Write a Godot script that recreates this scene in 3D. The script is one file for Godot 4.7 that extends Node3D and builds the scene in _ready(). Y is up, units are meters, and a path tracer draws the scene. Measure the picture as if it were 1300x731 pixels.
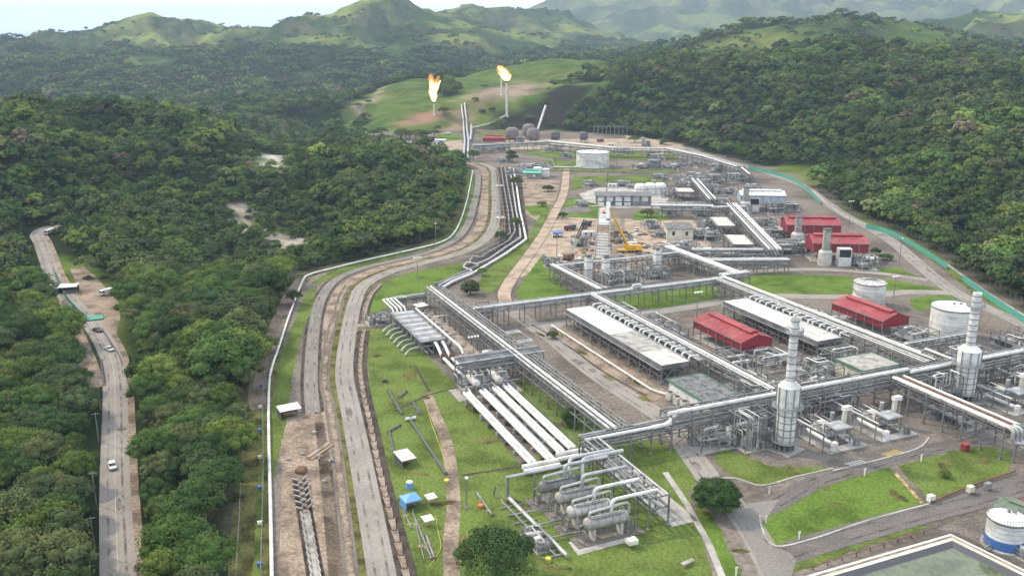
extends Node3D
# A gas plant in a forested valley. Plan axes follow the plant's own grid: +x runs along the cross racks, -z up the valley, y up, metres.

var M := {}                 # materials
var taken := {}             # names in use at top level
var rng := RandomNumberGenerator.new()
var gx := PackedFloat32Array()
var gz := PackedFloat32Array()
var gh := PackedFloat32Array()

func _ready() -> void:
	rng.seed = 77
	view_and_light()
	materials()
	terrain()
	roads()
	lawns()
	forest()
	plant()

func view_and_light() -> void:
	var cam := Camera3D.new()
	cam.name = "camera"
	cam.position = Vector3(0, 105, 0)
	cam.rotation_degrees = Vector3(-15.45, -23.4, 0)
	cam.fov = 34.98
	cam.near = 0.5
	cam.far = 20000.0
	add_child(cam)
	cam.current = true
	var env := Environment.new()
	var sky_mat := ProceduralSkyMaterial.new()
	sky_mat.sky_top_color = Color(0.85, 0.88, 0.92)
	sky_mat.sky_horizon_color = Color(0.93, 0.965, 1.0)
	sky_mat.sky_curve = 0.16
	sky_mat.sky_energy_multiplier = 1.6
	sky_mat.ground_bottom_color = Color(0.35, 0.38, 0.34)
	sky_mat.ground_horizon_color = Color(0.80, 0.84, 0.86)
	sky_mat.ground_curve = 0.05
	sky_mat.sun_angle_max = 20.0
	var cover := NoiseTexture2D.new()
	var cn := FastNoiseLite.new()
	cn.seed = 5
	cn.frequency = 0.006
	cn.fractal_octaves = 5
	cover.width = 1024
	cover.height = 512
	cover.seamless = true
	cover.noise = cn
	cover.color_ramp = ramp([0.0, 0.35, 0.6, 1.0], [Color(0, 0, 0, 1), Color(0.03, 0.035, 0.04, 1), Color(0.3, 0.3, 0.31, 1), Color(0.42, 0.42, 0.42, 1)])
	sky_mat.sky_cover = cover
	sky_mat.sky_cover_modulate = Color(1, 1, 1, 1)
	var sky := Sky.new()
	sky.sky_material = sky_mat
	env.background_mode = Environment.BG_SKY
	env.sky = sky
	env.tonemap_mode = Environment.TONE_MAPPER_LINEAR
	env.tonemap_exposure = 0.75
	env.fog_enabled = true
	env.fog_density = 0.000092
	env.fog_light_color = Color(0.78, 0.87, 0.97)
	env.sdfgi_enabled = true
	env.ssao_enabled = true
	env.ssil_enabled = true
	var we := WorldEnvironment.new()
	we.name = "environment"
	we.environment = env
	add_child(we)
	var sun := DirectionalLight3D.new()
	sun.name = "sun"
	sun.light_energy = 1.6
	sun.light_color = Color(1.0, 0.93, 0.81)
	sun.light_angular_distance = 3.0
	sun.shadow_enabled = true
	add_child(sun)
	sun.look_at_from_position(Vector3(-260, 420, -330), Vector3.ZERO, Vector3.UP)

# ---------------------------------------------------------------- helpers
func ramp(at: Array, cols: Array) -> Gradient:
	var g := Gradient.new()
	g.offsets = PackedFloat32Array(at)
	g.colors = PackedColorArray(cols)
	return g

func srgb(r: float, g: float, b: float) -> Color:
	return Color(r, g, b).linear_to_srgb()

class Geo:
	var v := PackedVector3Array()
	var n := PackedVector3Array()
	var c := PackedColorArray()
	var i := PackedInt32Array()
	var tint := Color(1, 1, 1)
	var coloured := false
	func put(p: Vector3, m: Vector3) -> int:
		v.append(p)
		n.append(m)
		if coloured:
			c.append(tint)
		return v.size() - 1
	func face(a: int, b: int, d: int) -> void:
		if (v[d] - v[a]).cross(v[b] - v[a]).dot(n[a]) < 0.0:
			i.append(a); i.append(d); i.append(b)
		else:
			i.append(a); i.append(b); i.append(d)
	func tri(a: Vector3, b: Vector3, d: Vector3, m: Vector3) -> void:
		var k := put(a, m)
		put(b, m)
		put(d, m)
		face(k, k + 1, k + 2)
	func quad(a: Vector3, b: Vector3, d: Vector3, e: Vector3, hint := Vector3.ZERO) -> void:
		var m := (d - a).cross(b - a).normalized()
		if hint != Vector3.ZERO and m.dot(hint) < 0.0:
			m = -m
		var k := put(a, m)
		put(b, m)
		put(d, m)
		put(e, m)
		face(k, k + 1, k + 2)
		face(k, k + 2, k + 3)
	func quad_up(a: Vector3, b: Vector3, d: Vector3, e: Vector3) -> Geo:
		quad(a, b, d, e, Vector3.UP)
		return self
	func box(mid: Vector3, size: Vector3, b := Basis.IDENTITY) -> Geo:
		var x := b.x * size.x * 0.5
		var y := b.y * size.y * 0.5
		var z := b.z * size.z * 0.5
		quad(mid + x - y - z, mid + x + y - z, mid + x + y + z, mid + x - y + z, x)
		quad(mid - x - y - z, mid - x + y - z, mid - x + y + z, mid - x - y + z, -x)
		quad(mid - x + y - z, mid + x + y - z, mid + x + y + z, mid - x + y + z, y)
		quad(mid - x - y - z, mid + x - y - z, mid + x - y + z, mid - x - y + z, -y)
		quad(mid - x - y + z, mid + x - y + z, mid + x + y + z, mid - x + y + z, z)
		quad(mid - x - y - z, mid + x - y - z, mid + x + y - z, mid - x + y - z, -z)
		return self
	# a box standing on y0
	func block(x0: float, x1: float, y0: float, y1: float, z0: float, z1: float) -> Geo:
		return box(Vector3((x0 + x1) / 2, (y0 + y1) / 2, (z0 + z1) / 2), Vector3(absf(x1 - x0), absf(y1 - y0), absf(z1 - z0)))
	func bar(a: Vector3, b: Vector3, w: float, h := 0.0) -> Geo:
		var d := b - a
		var l := d.length()
		if l < 0.001:
			return self
		d /= l
		var up := Vector3.UP if absf(d.y) < 0.95 else Vector3.RIGHT
		var s := d.cross(up).normalized()
		return box((a + b) / 2, Vector3(w, h if h > 0.0 else w, l), Basis(s, s.cross(-d).normalized(), -d))
	func tube(pts: Array, r: float, sides := 8, capped := true) -> Geo:
		var side := Vector3.ZERO
		var first := -1
		for k in pts.size():
			var p: Vector3 = pts[k]
			var d0: Vector3 = (p - pts[k - 1]).normalized() if k > 0 else (pts[1] - p).normalized()
			var d1: Vector3 = (pts[k + 1] - p).normalized() if k < pts.size() - 1 else d0
			var d := (d0 + d1).normalized()
			if side == Vector3.ZERO:
				side = d.cross(Vector3.UP if absf(d.y) < 0.9 else Vector3.RIGHT).normalized()
			side = (side - d * side.dot(d)).normalized()
			var up := d.cross(side)
			var widen := 1.0 / maxf(0.5, sqrt((1.0 + d0.dot(d1)) / 2.0))
			var start := v.size()
			for s in sides:
				var a := TAU * s / sides
				var m := side * cos(a) + up * sin(a)
				put(p + m * r * widen, m)
			if k > 0:
				for s in sides:
					var t := (s + 1) % sides
					face(first + s, start + s, start + t)
					face(first + s, start + t, first + t)
			if capped and (k == 0 or k == pts.size() - 1):
				var o := -d if k == 0 else d
				var base := v.size()
				put(p, o)
				for s in sides:
					put(v[start + s], o)
				for s in sides:
					face(base, base + 1 + s, base + 1 + (s + 1) % sides)
			first = start
		return self
	# profile: [r, y, r, y ...] turned about an axis through `at`
	func lathe(at: Vector3, prof: Array, sides := 24, b := Basis.IDENTITY, smooth := false) -> Geo:
		var m := prof.size() / 2
		for k in m - 1:
			var r0: float = prof[k * 2]
			var y0: float = prof[k * 2 + 1]
			var r1: float = prof[k * 2 + 2]
			var y1: float = prof[k * 2 + 3]
			var sl := Vector2(y1 - y0, r0 - r1).normalized()
			var n0 := sl
			var n1 := sl
			if smooth:
				if k > 0:
					n0 = (sl + Vector2(y0 - prof[k * 2 - 1], prof[k * 2 - 2] - r0).normalized()).normalized()
				if k < m - 2:
					n1 = (sl + Vector2(prof[k * 2 + 5] - y1, r1 - prof[k * 2 + 4]).normalized()).normalized()
			var s0 := v.size()
			for s in sides:
				var a := TAU * s / sides
				var o := b.x * cos(a) + b.z * sin(a)
				put(at + o * r0 + b.y * y0, (o * n0.x + b.y * n0.y).normalized())
				put(at + o * r1 + b.y * y1, (o * n1.x + b.y * n1.y).normalized())
			for s in sides:
				var t := (s + 1) % sides
				if r1 > 0.0001:
					face(s0 + s * 2, s0 + s * 2 + 1, s0 + t * 2 + 1)
				if r0 > 0.0001:
					face(s0 + s * 2, s0 + t * 2 + 1, s0 + t * 2)
		return self
	# flat polygon of [x, z, x, z ...] at height y, with a skirt down to y - deep
	func sheet(xz: Array, y: float, deep := 0.0) -> Geo:
		var p := PackedVector2Array()
		for k in xz.size() / 2:
			p.append(Vector2(xz[k * 2], xz[k * 2 + 1]))
		var t := Geometry2D.triangulate_polygon(p)
		var base := v.size()
		for q in p:
			put(Vector3(q.x, y, q.y), Vector3.UP)
		for k in t.size() / 3:
			face(base + t[k * 3], base + t[k * 3 + 1], base + t[k * 3 + 2])
		if deep > 0.0:
			var turn := 1.0 if Geometry2D.is_polygon_clockwise(p) else -1.0
			for k in p.size():
				var a := p[k]
				var b := p[(k + 1) % p.size()]
				var o := Vector2(b.y - a.y, a.x - b.x) * turn
				quad(Vector3(a.x, y, a.y), Vector3(b.x, y, b.y), Vector3(b.x, y - deep, b.y), Vector3(a.x, y - deep, a.y), Vector3(-o.x, 0, -o.y))
		return self
	func add(o: Geo, t := Transform3D.IDENTITY) -> Geo:
		var base := v.size()
		for k in o.v.size():
			v.append(t * o.v[k])
			n.append((t.basis * o.n[k]).normalized())
			if coloured:
				c.append(o.c[k] if o.coloured else tint)
		for k in o.i:
			i.append(base + k)
		return self
	func mesh(m: Material) -> ArrayMesh:
		var a := []
		a.resize(Mesh.ARRAY_MAX)
		a[Mesh.ARRAY_VERTEX] = v
		a[Mesh.ARRAY_NORMAL] = n
		if coloured:
			a[Mesh.ARRAY_COLOR] = c
		a[Mesh.ARRAY_INDEX] = i
		var am := ArrayMesh.new()
		am.add_surface_from_arrays(Mesh.PRIMITIVE_TRIANGLES, a)
		am.surface_set_material(0, m)
		return am

func numbered(called: String) -> String:
	if not taken.has(called):
		taken[called] = 0
		return called
	taken[called] += 1
	return "%s_%03d" % [called, taken[called]]

func tag(o: Node, label: String, category: String, group := "", kind := "") -> Node:
	if label: o.set_meta("label", label)
	if category: o.set_meta("category", category)
	if group: o.set_meta("group", group)
	if kind: o.set_meta("kind", kind)
	return o

# a Node3D at a thing's base; its children are its parts
func thing(called: String, label: String, category: String, at := Vector3.ZERO, turn := 0.0, group := "") -> Node3D:
	var o := Node3D.new()
	o.name = numbered(called)
	add_child(o)
	o.position = at
	o.rotation.y = turn
	tag(o, label, category, group)
	return o

func part(called: String, g: Geo, m: Material, parent: Node, label := "") -> MeshInstance3D:
	return shown(called, g.mesh(m), parent, label)

func shown(called: String, mesh: Mesh, parent: Node, label := "") -> MeshInstance3D:
	var o := MeshInstance3D.new()
	if parent == self:
		o.name = numbered(called)
		add_child(o)
	else:
		o.name = called
		parent.add_child(o, true)
	o.mesh = mesh
	if label:
		o.set_meta("label", label)
	return o

func single(called: String, g: Geo, m: Material, label: String, category: String, group := "") -> MeshInstance3D:
	var o := part(called, g, m, self)
	tag(o, label, category, group)
	return o

func setting(called: String, g: Geo, m: Material, label := "", kind := "structure") -> MeshInstance3D:
	var o := part(called, g, m, self)
	tag(o, label, "", "", kind)
	return o

# another of the same kind: parts and sub-parts are copied, meshes shared
func again(o: Node3D, at: Vector3, turn := 0.0, label := "") -> Node3D:
	var r: Node3D = o.duplicate()
	r.name = numbered(String(o.name).rstrip("_0123456789"))
	add_child(r)
	r.position = at
	r.rotation.y = turn
	if label:
		r.set_meta("label", label)
	return r

func pairs(xz: Array) -> Array:
	var out := []
	for k in xz.size() / 2:
		out.append(Vector2(xz[k * 2], xz[k * 2 + 1]))
	return out

# Catmull-Rom through [x, z ...]
func curve(xz: Array, steps := 5) -> Array:
	var p := pairs(xz)
	var out := []
	for k in p.size() - 1:
		var a: Vector2 = p[maxi(k - 1, 0)]
		var d: Vector2 = p[mini(k + 2, p.size() - 1)]
		for s in steps:
			out.append(p[k].cubic_interpolate(p[k + 1], a, d, float(s) / steps))
	out.append(p[-1])
	return out

func offset_line(line: Array, by: float) -> Array:
	var out := []
	for k in line.size():
		var a: Vector2 = line[maxi(k - 1, 0)]
		var b: Vector2 = line[mini(k + 1, line.size() - 1)]
		var d := (b - a).normalized()
		out.append(line[k] + Vector2(-d.y, d.x) * by)
	return out

func ribbon(line: Array, w: float, y: float, deep := 0.0, rise := false) -> Geo:
	var g := Geo.new()
	var l := offset_line(line, w / 2)
	var r := offset_line(line, -w / 2)
	for k in line.size():
		var yl := y + (ground(l[k].x, l[k].y) if rise else 0.0)
		var yr := y + (ground(r[k].x, r[k].y) if rise else 0.0)
		g.put(Vector3(l[k].x, yl, l[k].y), Vector3.UP)
		g.put(Vector3(r[k].x, yr, r[k].y), Vector3.UP)
		if k > 0:
			var b := k * 2
			g.face(b - 2, b - 1, b + 1)
			g.face(b - 2, b + 1, b)
	if deep > 0.0:
		for k in line.size() - 1:
			for e in [l, r]:
				var o: Vector2 = e[k] - line[k]
				g.quad(Vector3(e[k].x, y, e[k].y), Vector3(e[k + 1].x, y, e[k + 1].y), Vector3(e[k + 1].x, y - deep, e[k + 1].y), Vector3(e[k].x, y - deep, e[k].y), Vector3(o.x, 0, o.y))
		for k in [0, line.size() - 1]:
			g.quad(Vector3(l[k].x, y, l[k].y), Vector3(r[k].x, y, r[k].y), Vector3(r[k].x, y - deep, r[k].y), Vector3(l[k].x, y - deep, l[k].y))
	return g

# points along a line every `step` metres, each [point, direction]
func along(line: Array, step: float, start := 0.0) -> Array:
	var out := []
	var left := start
	for k in line.size() - 1:
		var a: Vector2 = line[k]
		var b: Vector2 = line[k + 1]
		var l := a.distance_to(b)
		while left <= l:
			out.append([a.lerp(b, left / maxf(l, 0.001)), (b - a).normalized()])
			left += step
		left -= l
	return out

func near_line(p: Vector2, line: Array) -> float:
	var best := 1e9
	for k in line.size() - 1:
		best = minf(best, p.distance_squared_to(Geometry2D.get_closest_point_to_segment(p, line[k], line[k + 1])))
	return sqrt(best)

func v3(p: Vector2, y := 0.0) -> Vector3:
	return Vector3(p.x, y, p.y)

# ---------------------------------------------------------------- materials
func plain(r: float, g: float, b: float, rough := 0.7, metal := 0.0) -> StandardMaterial3D:
	var m := StandardMaterial3D.new()
	m.albedo_color = srgb(r, g, b)
	m.roughness = rough
	m.metallic = metal
	return m

# base colours are linear; two noise layers of different scale so that repeats do not show
func noise_tex(freq: float, seed_: int, at: Array, cols: Array, size := 512, octaves := 5, kind := FastNoiseLite.TYPE_SIMPLEX_SMOOTH) -> NoiseTexture2D:
	var f := FastNoiseLite.new()
	f.seed = seed_
	f.frequency = freq
	f.noise_type = kind
	f.fractal_octaves = octaves
	f.fractal_gain = 0.6
	var t := NoiseTexture2D.new()
	t.width = size
	t.height = size
	t.seamless = true
	t.noise = f
	t.color_ramp = ramp(at, cols)
	return t

func ground_mat(dark: Array, light: Array, tile: float, big: float, seed_: int, tone := 0.35, rough := 0.95) -> StandardMaterial3D:
	var m := StandardMaterial3D.new()
	var a := srgb(dark[0], dark[1], dark[2])
	var b := srgb(light[0], light[1], light[2])
	m.albedo_texture = noise_tex(0.02, seed_, [0.2, 0.5, 0.8], [a, a.lerp(b, 0.5), b])
	m.uv1_triplanar = true
	m.uv1_world_triplanar = true
	m.uv1_scale = Vector3.ONE / tile
	m.detail_enabled = true
	m.detail_blend_mode = BaseMaterial3D.BLEND_MODE_MUL
	m.detail_uv_layer = BaseMaterial3D.DETAIL_UV_2
	m.detail_albedo = noise_tex(0.008, seed_ + 3, [0.25, 0.5, 0.75], [Color(1 - tone, 1 - tone, 1 - tone), Color(1 - tone * 0.3, 1 - tone * 0.3, 1 - tone * 0.35), Color(1, 1, 1)], 512, 4)
	m.uv2_triplanar = true
	m.uv2_world_triplanar = true
	m.uv2_scale = Vector3.ONE / big
	m.roughness = rough
	if rough > 0.85:
		m.metallic_specular = 0.12
	return m

func leaf_mat(r: float, g: float, b: float) -> StandardMaterial3D:
	var m := plain(r, g, b, 0.75)
	m.vertex_color_use_as_albedo = true
	m.metallic_specular = 0.15
	m.backlight = Color(0.25, 0.32, 0.1)
	m.cull_mode = BaseMaterial3D.CULL_DISABLED
	return m

func materials() -> void:
	M.ground = plain(1, 1, 1, 0.95)
	M.ground.vertex_color_use_as_albedo = true
	M.ground.metallic_specular = 0.1
	var gd := ground_mat([0.62, 0.62, 0.62], [1, 1, 1], 23.0, 210.0, 11, 0.2)
	for k in ["albedo_texture", "uv1_triplanar", "uv1_world_triplanar", "uv1_scale", "detail_enabled", "detail_blend_mode", "detail_uv_layer", "detail_albedo", "uv2_triplanar", "uv2_world_triplanar", "uv2_scale"]:
		M.ground.set(k, gd.get(k))
	M.lawn = ground_mat([0.074, 0.130, 0.022], [0.146, 0.208, 0.044], 13.0, 90.0, 21, 0.2)
	M.rough_lawn = ground_mat([0.080, 0.126, 0.026], [0.162, 0.200, 0.056], 11.0, 75.0, 23, 0.2)
	M.verge = ground_mat([0.085, 0.095, 0.03], [0.20, 0.18, 0.075], 7.0, 40.0, 31, 0.35)
	M.asphalt = ground_mat([0.175, 0.162, 0.15], [0.245, 0.228, 0.212], 9.0, 80.0, 41, 0.08)
	M.dark_asphalt = ground_mat([0.115, 0.105, 0.10], [0.18, 0.165, 0.155], 9.0, 70.0, 43, 0.1)
	M.old_road = ground_mat([0.235, 0.215, 0.195], [0.315, 0.29, 0.265], 10.0, 75.0, 45, 0.08)
	M.dirt = ground_mat([0.22, 0.17, 0.13], [0.385, 0.31, 0.245], 12.0, 60.0, 51, 0.28)
	M.pale_dirt = ground_mat([0.31, 0.24, 0.18], [0.46, 0.375, 0.295], 12.0, 48.0, 55, 0.2)
	M.gravel = ground_mat([0.115, 0.102, 0.09], [0.235, 0.21, 0.186], 8.0, 55.0, 61, 0.15)
	M.concrete = ground_mat([0.33, 0.315, 0.29], [0.48, 0.46, 0.43], 6.0, 40.0, 65, 0.2)
	M.dark_soil = ground_mat([0.05, 0.04, 0.035], [0.12, 0.10, 0.085], 6.0, 30.0, 71, 0.25)
	M.dark_track = ground_mat([0.105, 0.097, 0.09], [0.165, 0.152, 0.142], 5.0, 33.0, 74, 0.25)
	M.track = ground_mat([0.215, 0.198, 0.18], [0.30, 0.277, 0.25], 5.0, 33.0, 73, 0.3)
	M.patch = ground_mat([0.165, 0.15, 0.135], [0.25, 0.225, 0.20], 4.0, 21.0, 75, 0.25)
	M.trunk = plain(0.11, 0.09, 0.07, 0.95)
	M.dead_wood = plain(0.21, 0.19, 0.165, 0.9)
	M.paint_line = plain(0.5, 0.48, 0.42, 0.8)


# ---------------------------------------------------------------- terrain
const PLANT_EDGE := [9.8,-163.9, 18.2,-209, 26.9,-257.5, 40.1,-322.1, 66.6,-411, 109.7,-429.3, 156.6,-460.8, 197.5,-541.2, 261.1,-700.7, 266.3,-774.7, 233.8,-838.9, 222.6,-914.7, 263,-1004.5, 331.8,-1018.5, 415.2,-982.4, 476.6,-942.7, 516.5,-869.6, 523.2,-784.6, 505.7,-708.3, 498,-629.2, 480.4,-558.5, 446.5,-485.9, 411.3,-422.5, 398.5,-381.4, 380.5,-336.8, 354.1,-289.7, 322.9,-233.3, 303.2,-185.6, 159.4,-88.6, 64.1,-129.9]
const HIGHWAY := [-8.5,-163.8, -8.6,-180.4, -8.7,-225, -8,-295, -9.8,-330.7, -15.4,-366.4, -23.1,-399.8, -31.3,-442.7, -36.2,-485.2, -41.1,-527.3, -44.5,-554.5, -39.9,-571.1, -27.9,-575.6]

# crest lines [x, y, z, ...] with the width of their flanks
var crests := [
	[[652,58,-1125, 682,71,-1083, 704,77,-1033, 718,73,-937, 734,84,-885, 772,88,-825, 791,85,-764, 795,76,-686, 788,64,-616, 750,52,-498], 470.0],
	[[925,64,-1660, 979,83,-1570, 1036,106,-1472, 1073,123,-1383, 1092,132,-1303, 1154,141,-1249, 1212,128,-1192, 1241,101,-1088, 1258,86,-988, 1328,89,-892], 520.0],
	[[-556,55,-2948, -377,74,-2976, -262,88,-2989, -160,101,-2946, -113,111,-2898, -58,113,-2899, 15,131,-2900, 106,159,-2898, 162,125,-2946, 237,151,-3041, 320,126,-2983, 404,121,-2872, 455,128,-2712, 520,148,-2700, 591,160,-2635, 672,194,-2615, 761,215,-2590, 827,182,-2570, 873,158,-2502, 933,132,-2427, 1033,109,-2386, 1109,89,-2296, 1177,67,-2206], 900.0],
	[[1093,163,-3325, 1164,187,-3248, 1221,205,-3173, 1325,194,-3131, 1407,202,-3095, 1440,158,-2969, 1474,123,-2840, 1530,88,-2696], 700.0],
	[[2532,214,-5987, 2776,316,-5877, 3149,442,-5572, 3607,517,-5165, 4342,488,-4837, 4803,418,-4379, 5315,476,-3742, 5835,512,-2864], 2300.0],
	[[2041,103,-2060, 2039,123,-1919, 2021,146,-1791, 2074,164,-1728, 2138,158,-1649, 2260,168,-1478], 700.0],
	[[-124,56,-638, -98,51,-734, -64,49,-787, -16,49,-800, 36,46,-789, 56,43,-758, 68,38,-717], 185.0],
	[[138,11,-889, 175,25,-883, 214,27,-874, 234,14,-775, 240,6,-689], 165.0],
	[[316,10,-1384, 357,24,-1354, 413,38,-1338, 467,45,-1351, 531,49,-1349, 584,59,-1349, 653,69,-1351, 714,66,-1319, 748,59,-1266], 330.0],
	[[-50,62,-2199, 181,72,-2293, 338,75,-2275, 489,87,-2196], 500.0],
]

var on_crest := 0.0

func crest_height(p: Vector2) -> float:
	var h := 0.0
	on_crest = 0.0
	for c in crests:
		var pts: Array = c[0]
		var w: float = c[1]
		var best := 1e9
		var top := 0.0
		for k in pts.size() / 3 - 1:
			var a := Vector2(pts[k * 3], pts[k * 3 + 2])
			var b := Vector2(pts[k * 3 + 3], pts[k * 3 + 5])
			var q := Geometry2D.get_closest_point_to_segment(p, a, b)
			var d := p.distance_to(q)
			if d < best:
				best = d
				top = lerpf(pts[k * 3 + 1], pts[k * 3 + 4], a.distance_to(q) / maxf(a.distance_to(b), 0.1))
		if best < w:
			var t := 1.0 - best / w
			on_crest = maxf(on_crest, t)
			var e := top * (0.55 * t + 0.45 * t * t * (3.0 - 2.0 * t))
			var s := minf(60.0, 0.35 * minf(h, e)) # smooth union where flanks meet
			h = maxf(h, e) + (s * 0.25 * (1.0 - clampf(absf(h - e) / maxf(s, 0.01), 0, 1)) if s > 0.01 else 0.0)
	return h

var ravine := []

func outside_plant(p: Vector2, edge: PackedVector2Array, line: Array) -> float:
	if Geometry2D.is_point_in_polygon(p, edge):
		return 0.0
	var best := 1e9
	for k in edge.size():
		best = minf(best, p.distance_squared_to(Geometry2D.get_closest_point_to_segment(p, edge[k], edge[(k + 1) % edge.size()])))
	return minf(sqrt(best), maxf(0.0, near_line(p, line) - 10.0))

func spaced(points: Array, steps: Array) -> PackedFloat32Array:
	var out := PackedFloat32Array()
	for k in steps.size():
		var a: float = points[k]
		while a < points[k + 1] - 0.001:
			out.append(a)
			a += steps[k]
	out.append(points[-1])
	return out

func terrain() -> void:
	gx = spaced([-9000, -4000, -2000, -700, -300, 1000, 2200, 4200, 7200, 16000], [1000, 250, 60, 20, 10, 20, 60, 250, 1000])
	gz = spaced([-16000, -8000, -4600, -3200, -1800, -1350, 0, 300, 3000], [1000, 170, 40, 26, 14, 10, 60, 700])
	var edge := PackedVector2Array(pairs(PLANT_EDGE))
	var line := pairs(HIGHWAY)
	var rough := FastNoiseLite.new()
	rough.seed = 3
	rough.frequency = 0.0028
	rough.fractal_octaves = 5
	var gully := FastNoiseLite.new()
	gully.seed = 9
	gully.frequency = 0.0042
	gully.fractal_type = FastNoiseLite.FRACTAL_RIDGED
	gully.fractal_octaves = 4
	var patch := FastNoiseLite.new()
	patch.seed = 14
	patch.frequency = 0.004
	patch.fractal_octaves = 4
	ravine = pairs([60, -440, 84, -515, 80, -555, 68, -590, 84, -650, 112, -725, 150, -850, 215, -1050, 260, -1180])
	for z in bare:
		z.append(PackedVector2Array(pairs(z[0])))
	var g := Geo.new()
	g.coloured = true
	var w := gx.size()
	gh.resize(w * gz.size())
	for r in gz.size():
		for k in w:
			var p := Vector2(gx[k], gz[r])
			var o := outside_plant(p, edge, line)
			var h := 0.0
			if o > 0.0:
				h = crest_height(p)
				var far := clampf((p.length() - 1500.0) / 1500.0, 0, 1)
				var calm := 1.0 - 0.8 * smoothstep(0.6, 1.0, on_crest)
				h += calm * h * (0.16 * rough.get_noise_2d(p.x, p.y) + far * 0.5 * (gully.get_noise_2d(p.x, p.y) - 0.2)) * smoothstep(0.0, 60.0, h)
				h += calm * far * smoothstep(10.0, 80.0, h) * (26.0 * rough.get_noise_2d(p.x * 3.1, p.y * 3.1) + 9.0 * rough.get_noise_2d(p.x * 8.0, p.y * 8.0))
				if p.x > -40.0 and p.x < 330.0 and p.y > -1200.0:
					var rd := near_line(p, ravine)
					h -= 16.0 * exp(-rd * rd / 5200.0)
				h += (3.0 + 5.0 * (1.0 - far)) * rough.get_noise_2d(p.x * 3.0, p.y * 3.0)
				h *= smoothstep(0.0, 1.0, o / 75.0)
				h = maxf(h, -13.0)
			gh[r * w + k] = h
	for r in gz.size():
		for k in w:
			var p := Vector2(gx[k], gz[r])
			var k0 := maxi(k - 1, 0)
			var k1 := mini(k + 1, w - 1)
			var r0 := maxi(r - 1, 0)
			var r1 := mini(r + 1, gz.size() - 1)
			var m := Vector3(-(gh[r * w + k1] - gh[r * w + k0]) / (gx[k1] - gx[k0]), 1, -(gh[r1 * w + k] - gh[r0 * w + k]) / (gz[r1] - gz[r0])).normalized()
			var h := gh[r * w + k]
			var col := Color(0.225, 0.195, 0.165)
			if not Geometry2D.is_point_in_polygon(p, edge):
				var woody := wooded(p, h)
				var dry_sunlit := clampf(0.5 + 0.9 * patch.get_noise_2d(p.x, p.y), 0, 1)
				var grassy := Color(0.085, 0.15, 0.03).lerp(Color(0.19, 0.22, 0.06), dry_sunlit * dry_sunlit)
				if p.length() > 1700.0:
					grassy = Color(0.05, 0.092, 0.028).lerp(Color(0.26, 0.31, 0.085), smoothstep(0.45, 0.95, dry_sunlit + 0.2 * gully.get_noise_2d(p.x * 2.0, p.y * 2.0)))  # far grass colour also carries painted sunlit and cloud-shadowed patches
				elif h > 4.0 and p.x < 800.0:
					# grazing terraces: dry benches between green risers
					var st := sin(h * 1.5 + 3.0 * patch.get_noise_2d(p.x * 3.0, p.y * 3.0))
					grassy = grassy.lerp(Color(0.21, 0.19, 0.085), 0.3 * smoothstep(0.2, 1.0, st)).lerp(Color(0.06, 0.115, 0.02), 0.5 * smoothstep(0.3, 1.0, -st))
				col = grassy.lerp(Color(0.03, 0.046, 0.016), clampf(woody * 1.3, 0, 1))
				if p.x > -250.0 and p.x < 620.0 and p.y > -1450.0:
					col = shade_bare(p, col, patch.get_noise_2d(p.x * 9.0, p.y * 9.0))
				if m.y < 0.88 and h > 60.0:
					col = col.lerp(Color(0.22, 0.185, 0.13), clampf((0.88 - m.y) * 4.0, 0, 0.4))
			g.tint = col
			g.put(Vector3(p.x, h, p.y), m)
	for r in gz.size() - 1:
		for k in w - 1:
			var a := r * w + k
			g.i.append_array(PackedInt32Array([a, a + 1, a + w + 1, a, a + w + 1, a + w]))
	setting("ground", g, M.ground, "valley floor rising into forested hills")

func ground(x: float, z: float) -> float:
	var k := clampi(gx.bsearch(x) - 1, 0, gx.size() - 2)
	var r := clampi(gz.bsearch(z) - 1, 0, gz.size() - 2)
	var w := gx.size()
	var t := clampf((x - gx[k]) / (gx[k + 1] - gx[k]), 0, 1)
	var u := clampf((z - gz[r]) / (gz[r + 1] - gz[r]), 0, 1)
	var a := r * w + k
	if t > u:
		return gh[a] + (gh[a + 1] - gh[a]) * t + (gh[a + w + 1] - gh[a + 1]) * u
	return gh[a] + (gh[a + w] - gh[a]) * u + (gh[a + w + 1] - gh[a + w]) * t

# ---------------------------------------------------------------- where trees grow
const GRASS_HILL := [253, -1134, 307, -1275, 353, -1340, 418, -1370, 520, -1400, 600, -1430, 680, -1400, 740, -1330, 680, -1200, 622, -1023, 577, -996, 538, -964, 491, -967, 455, -916, 343, -895, 257, -984, 234, -1025]
const STREAM := [
	[75, -476, 93, -480, 99, -538, 92, -560, 80, -560, 73, -520],
	[60, -552, 73, -556, 77, -600, 64, -608],
	[92, -664, 110, -670, 124, -736, 106, -742],
	[-30, -562, -18, -562, -16, -596, -28, -598],
]
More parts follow.
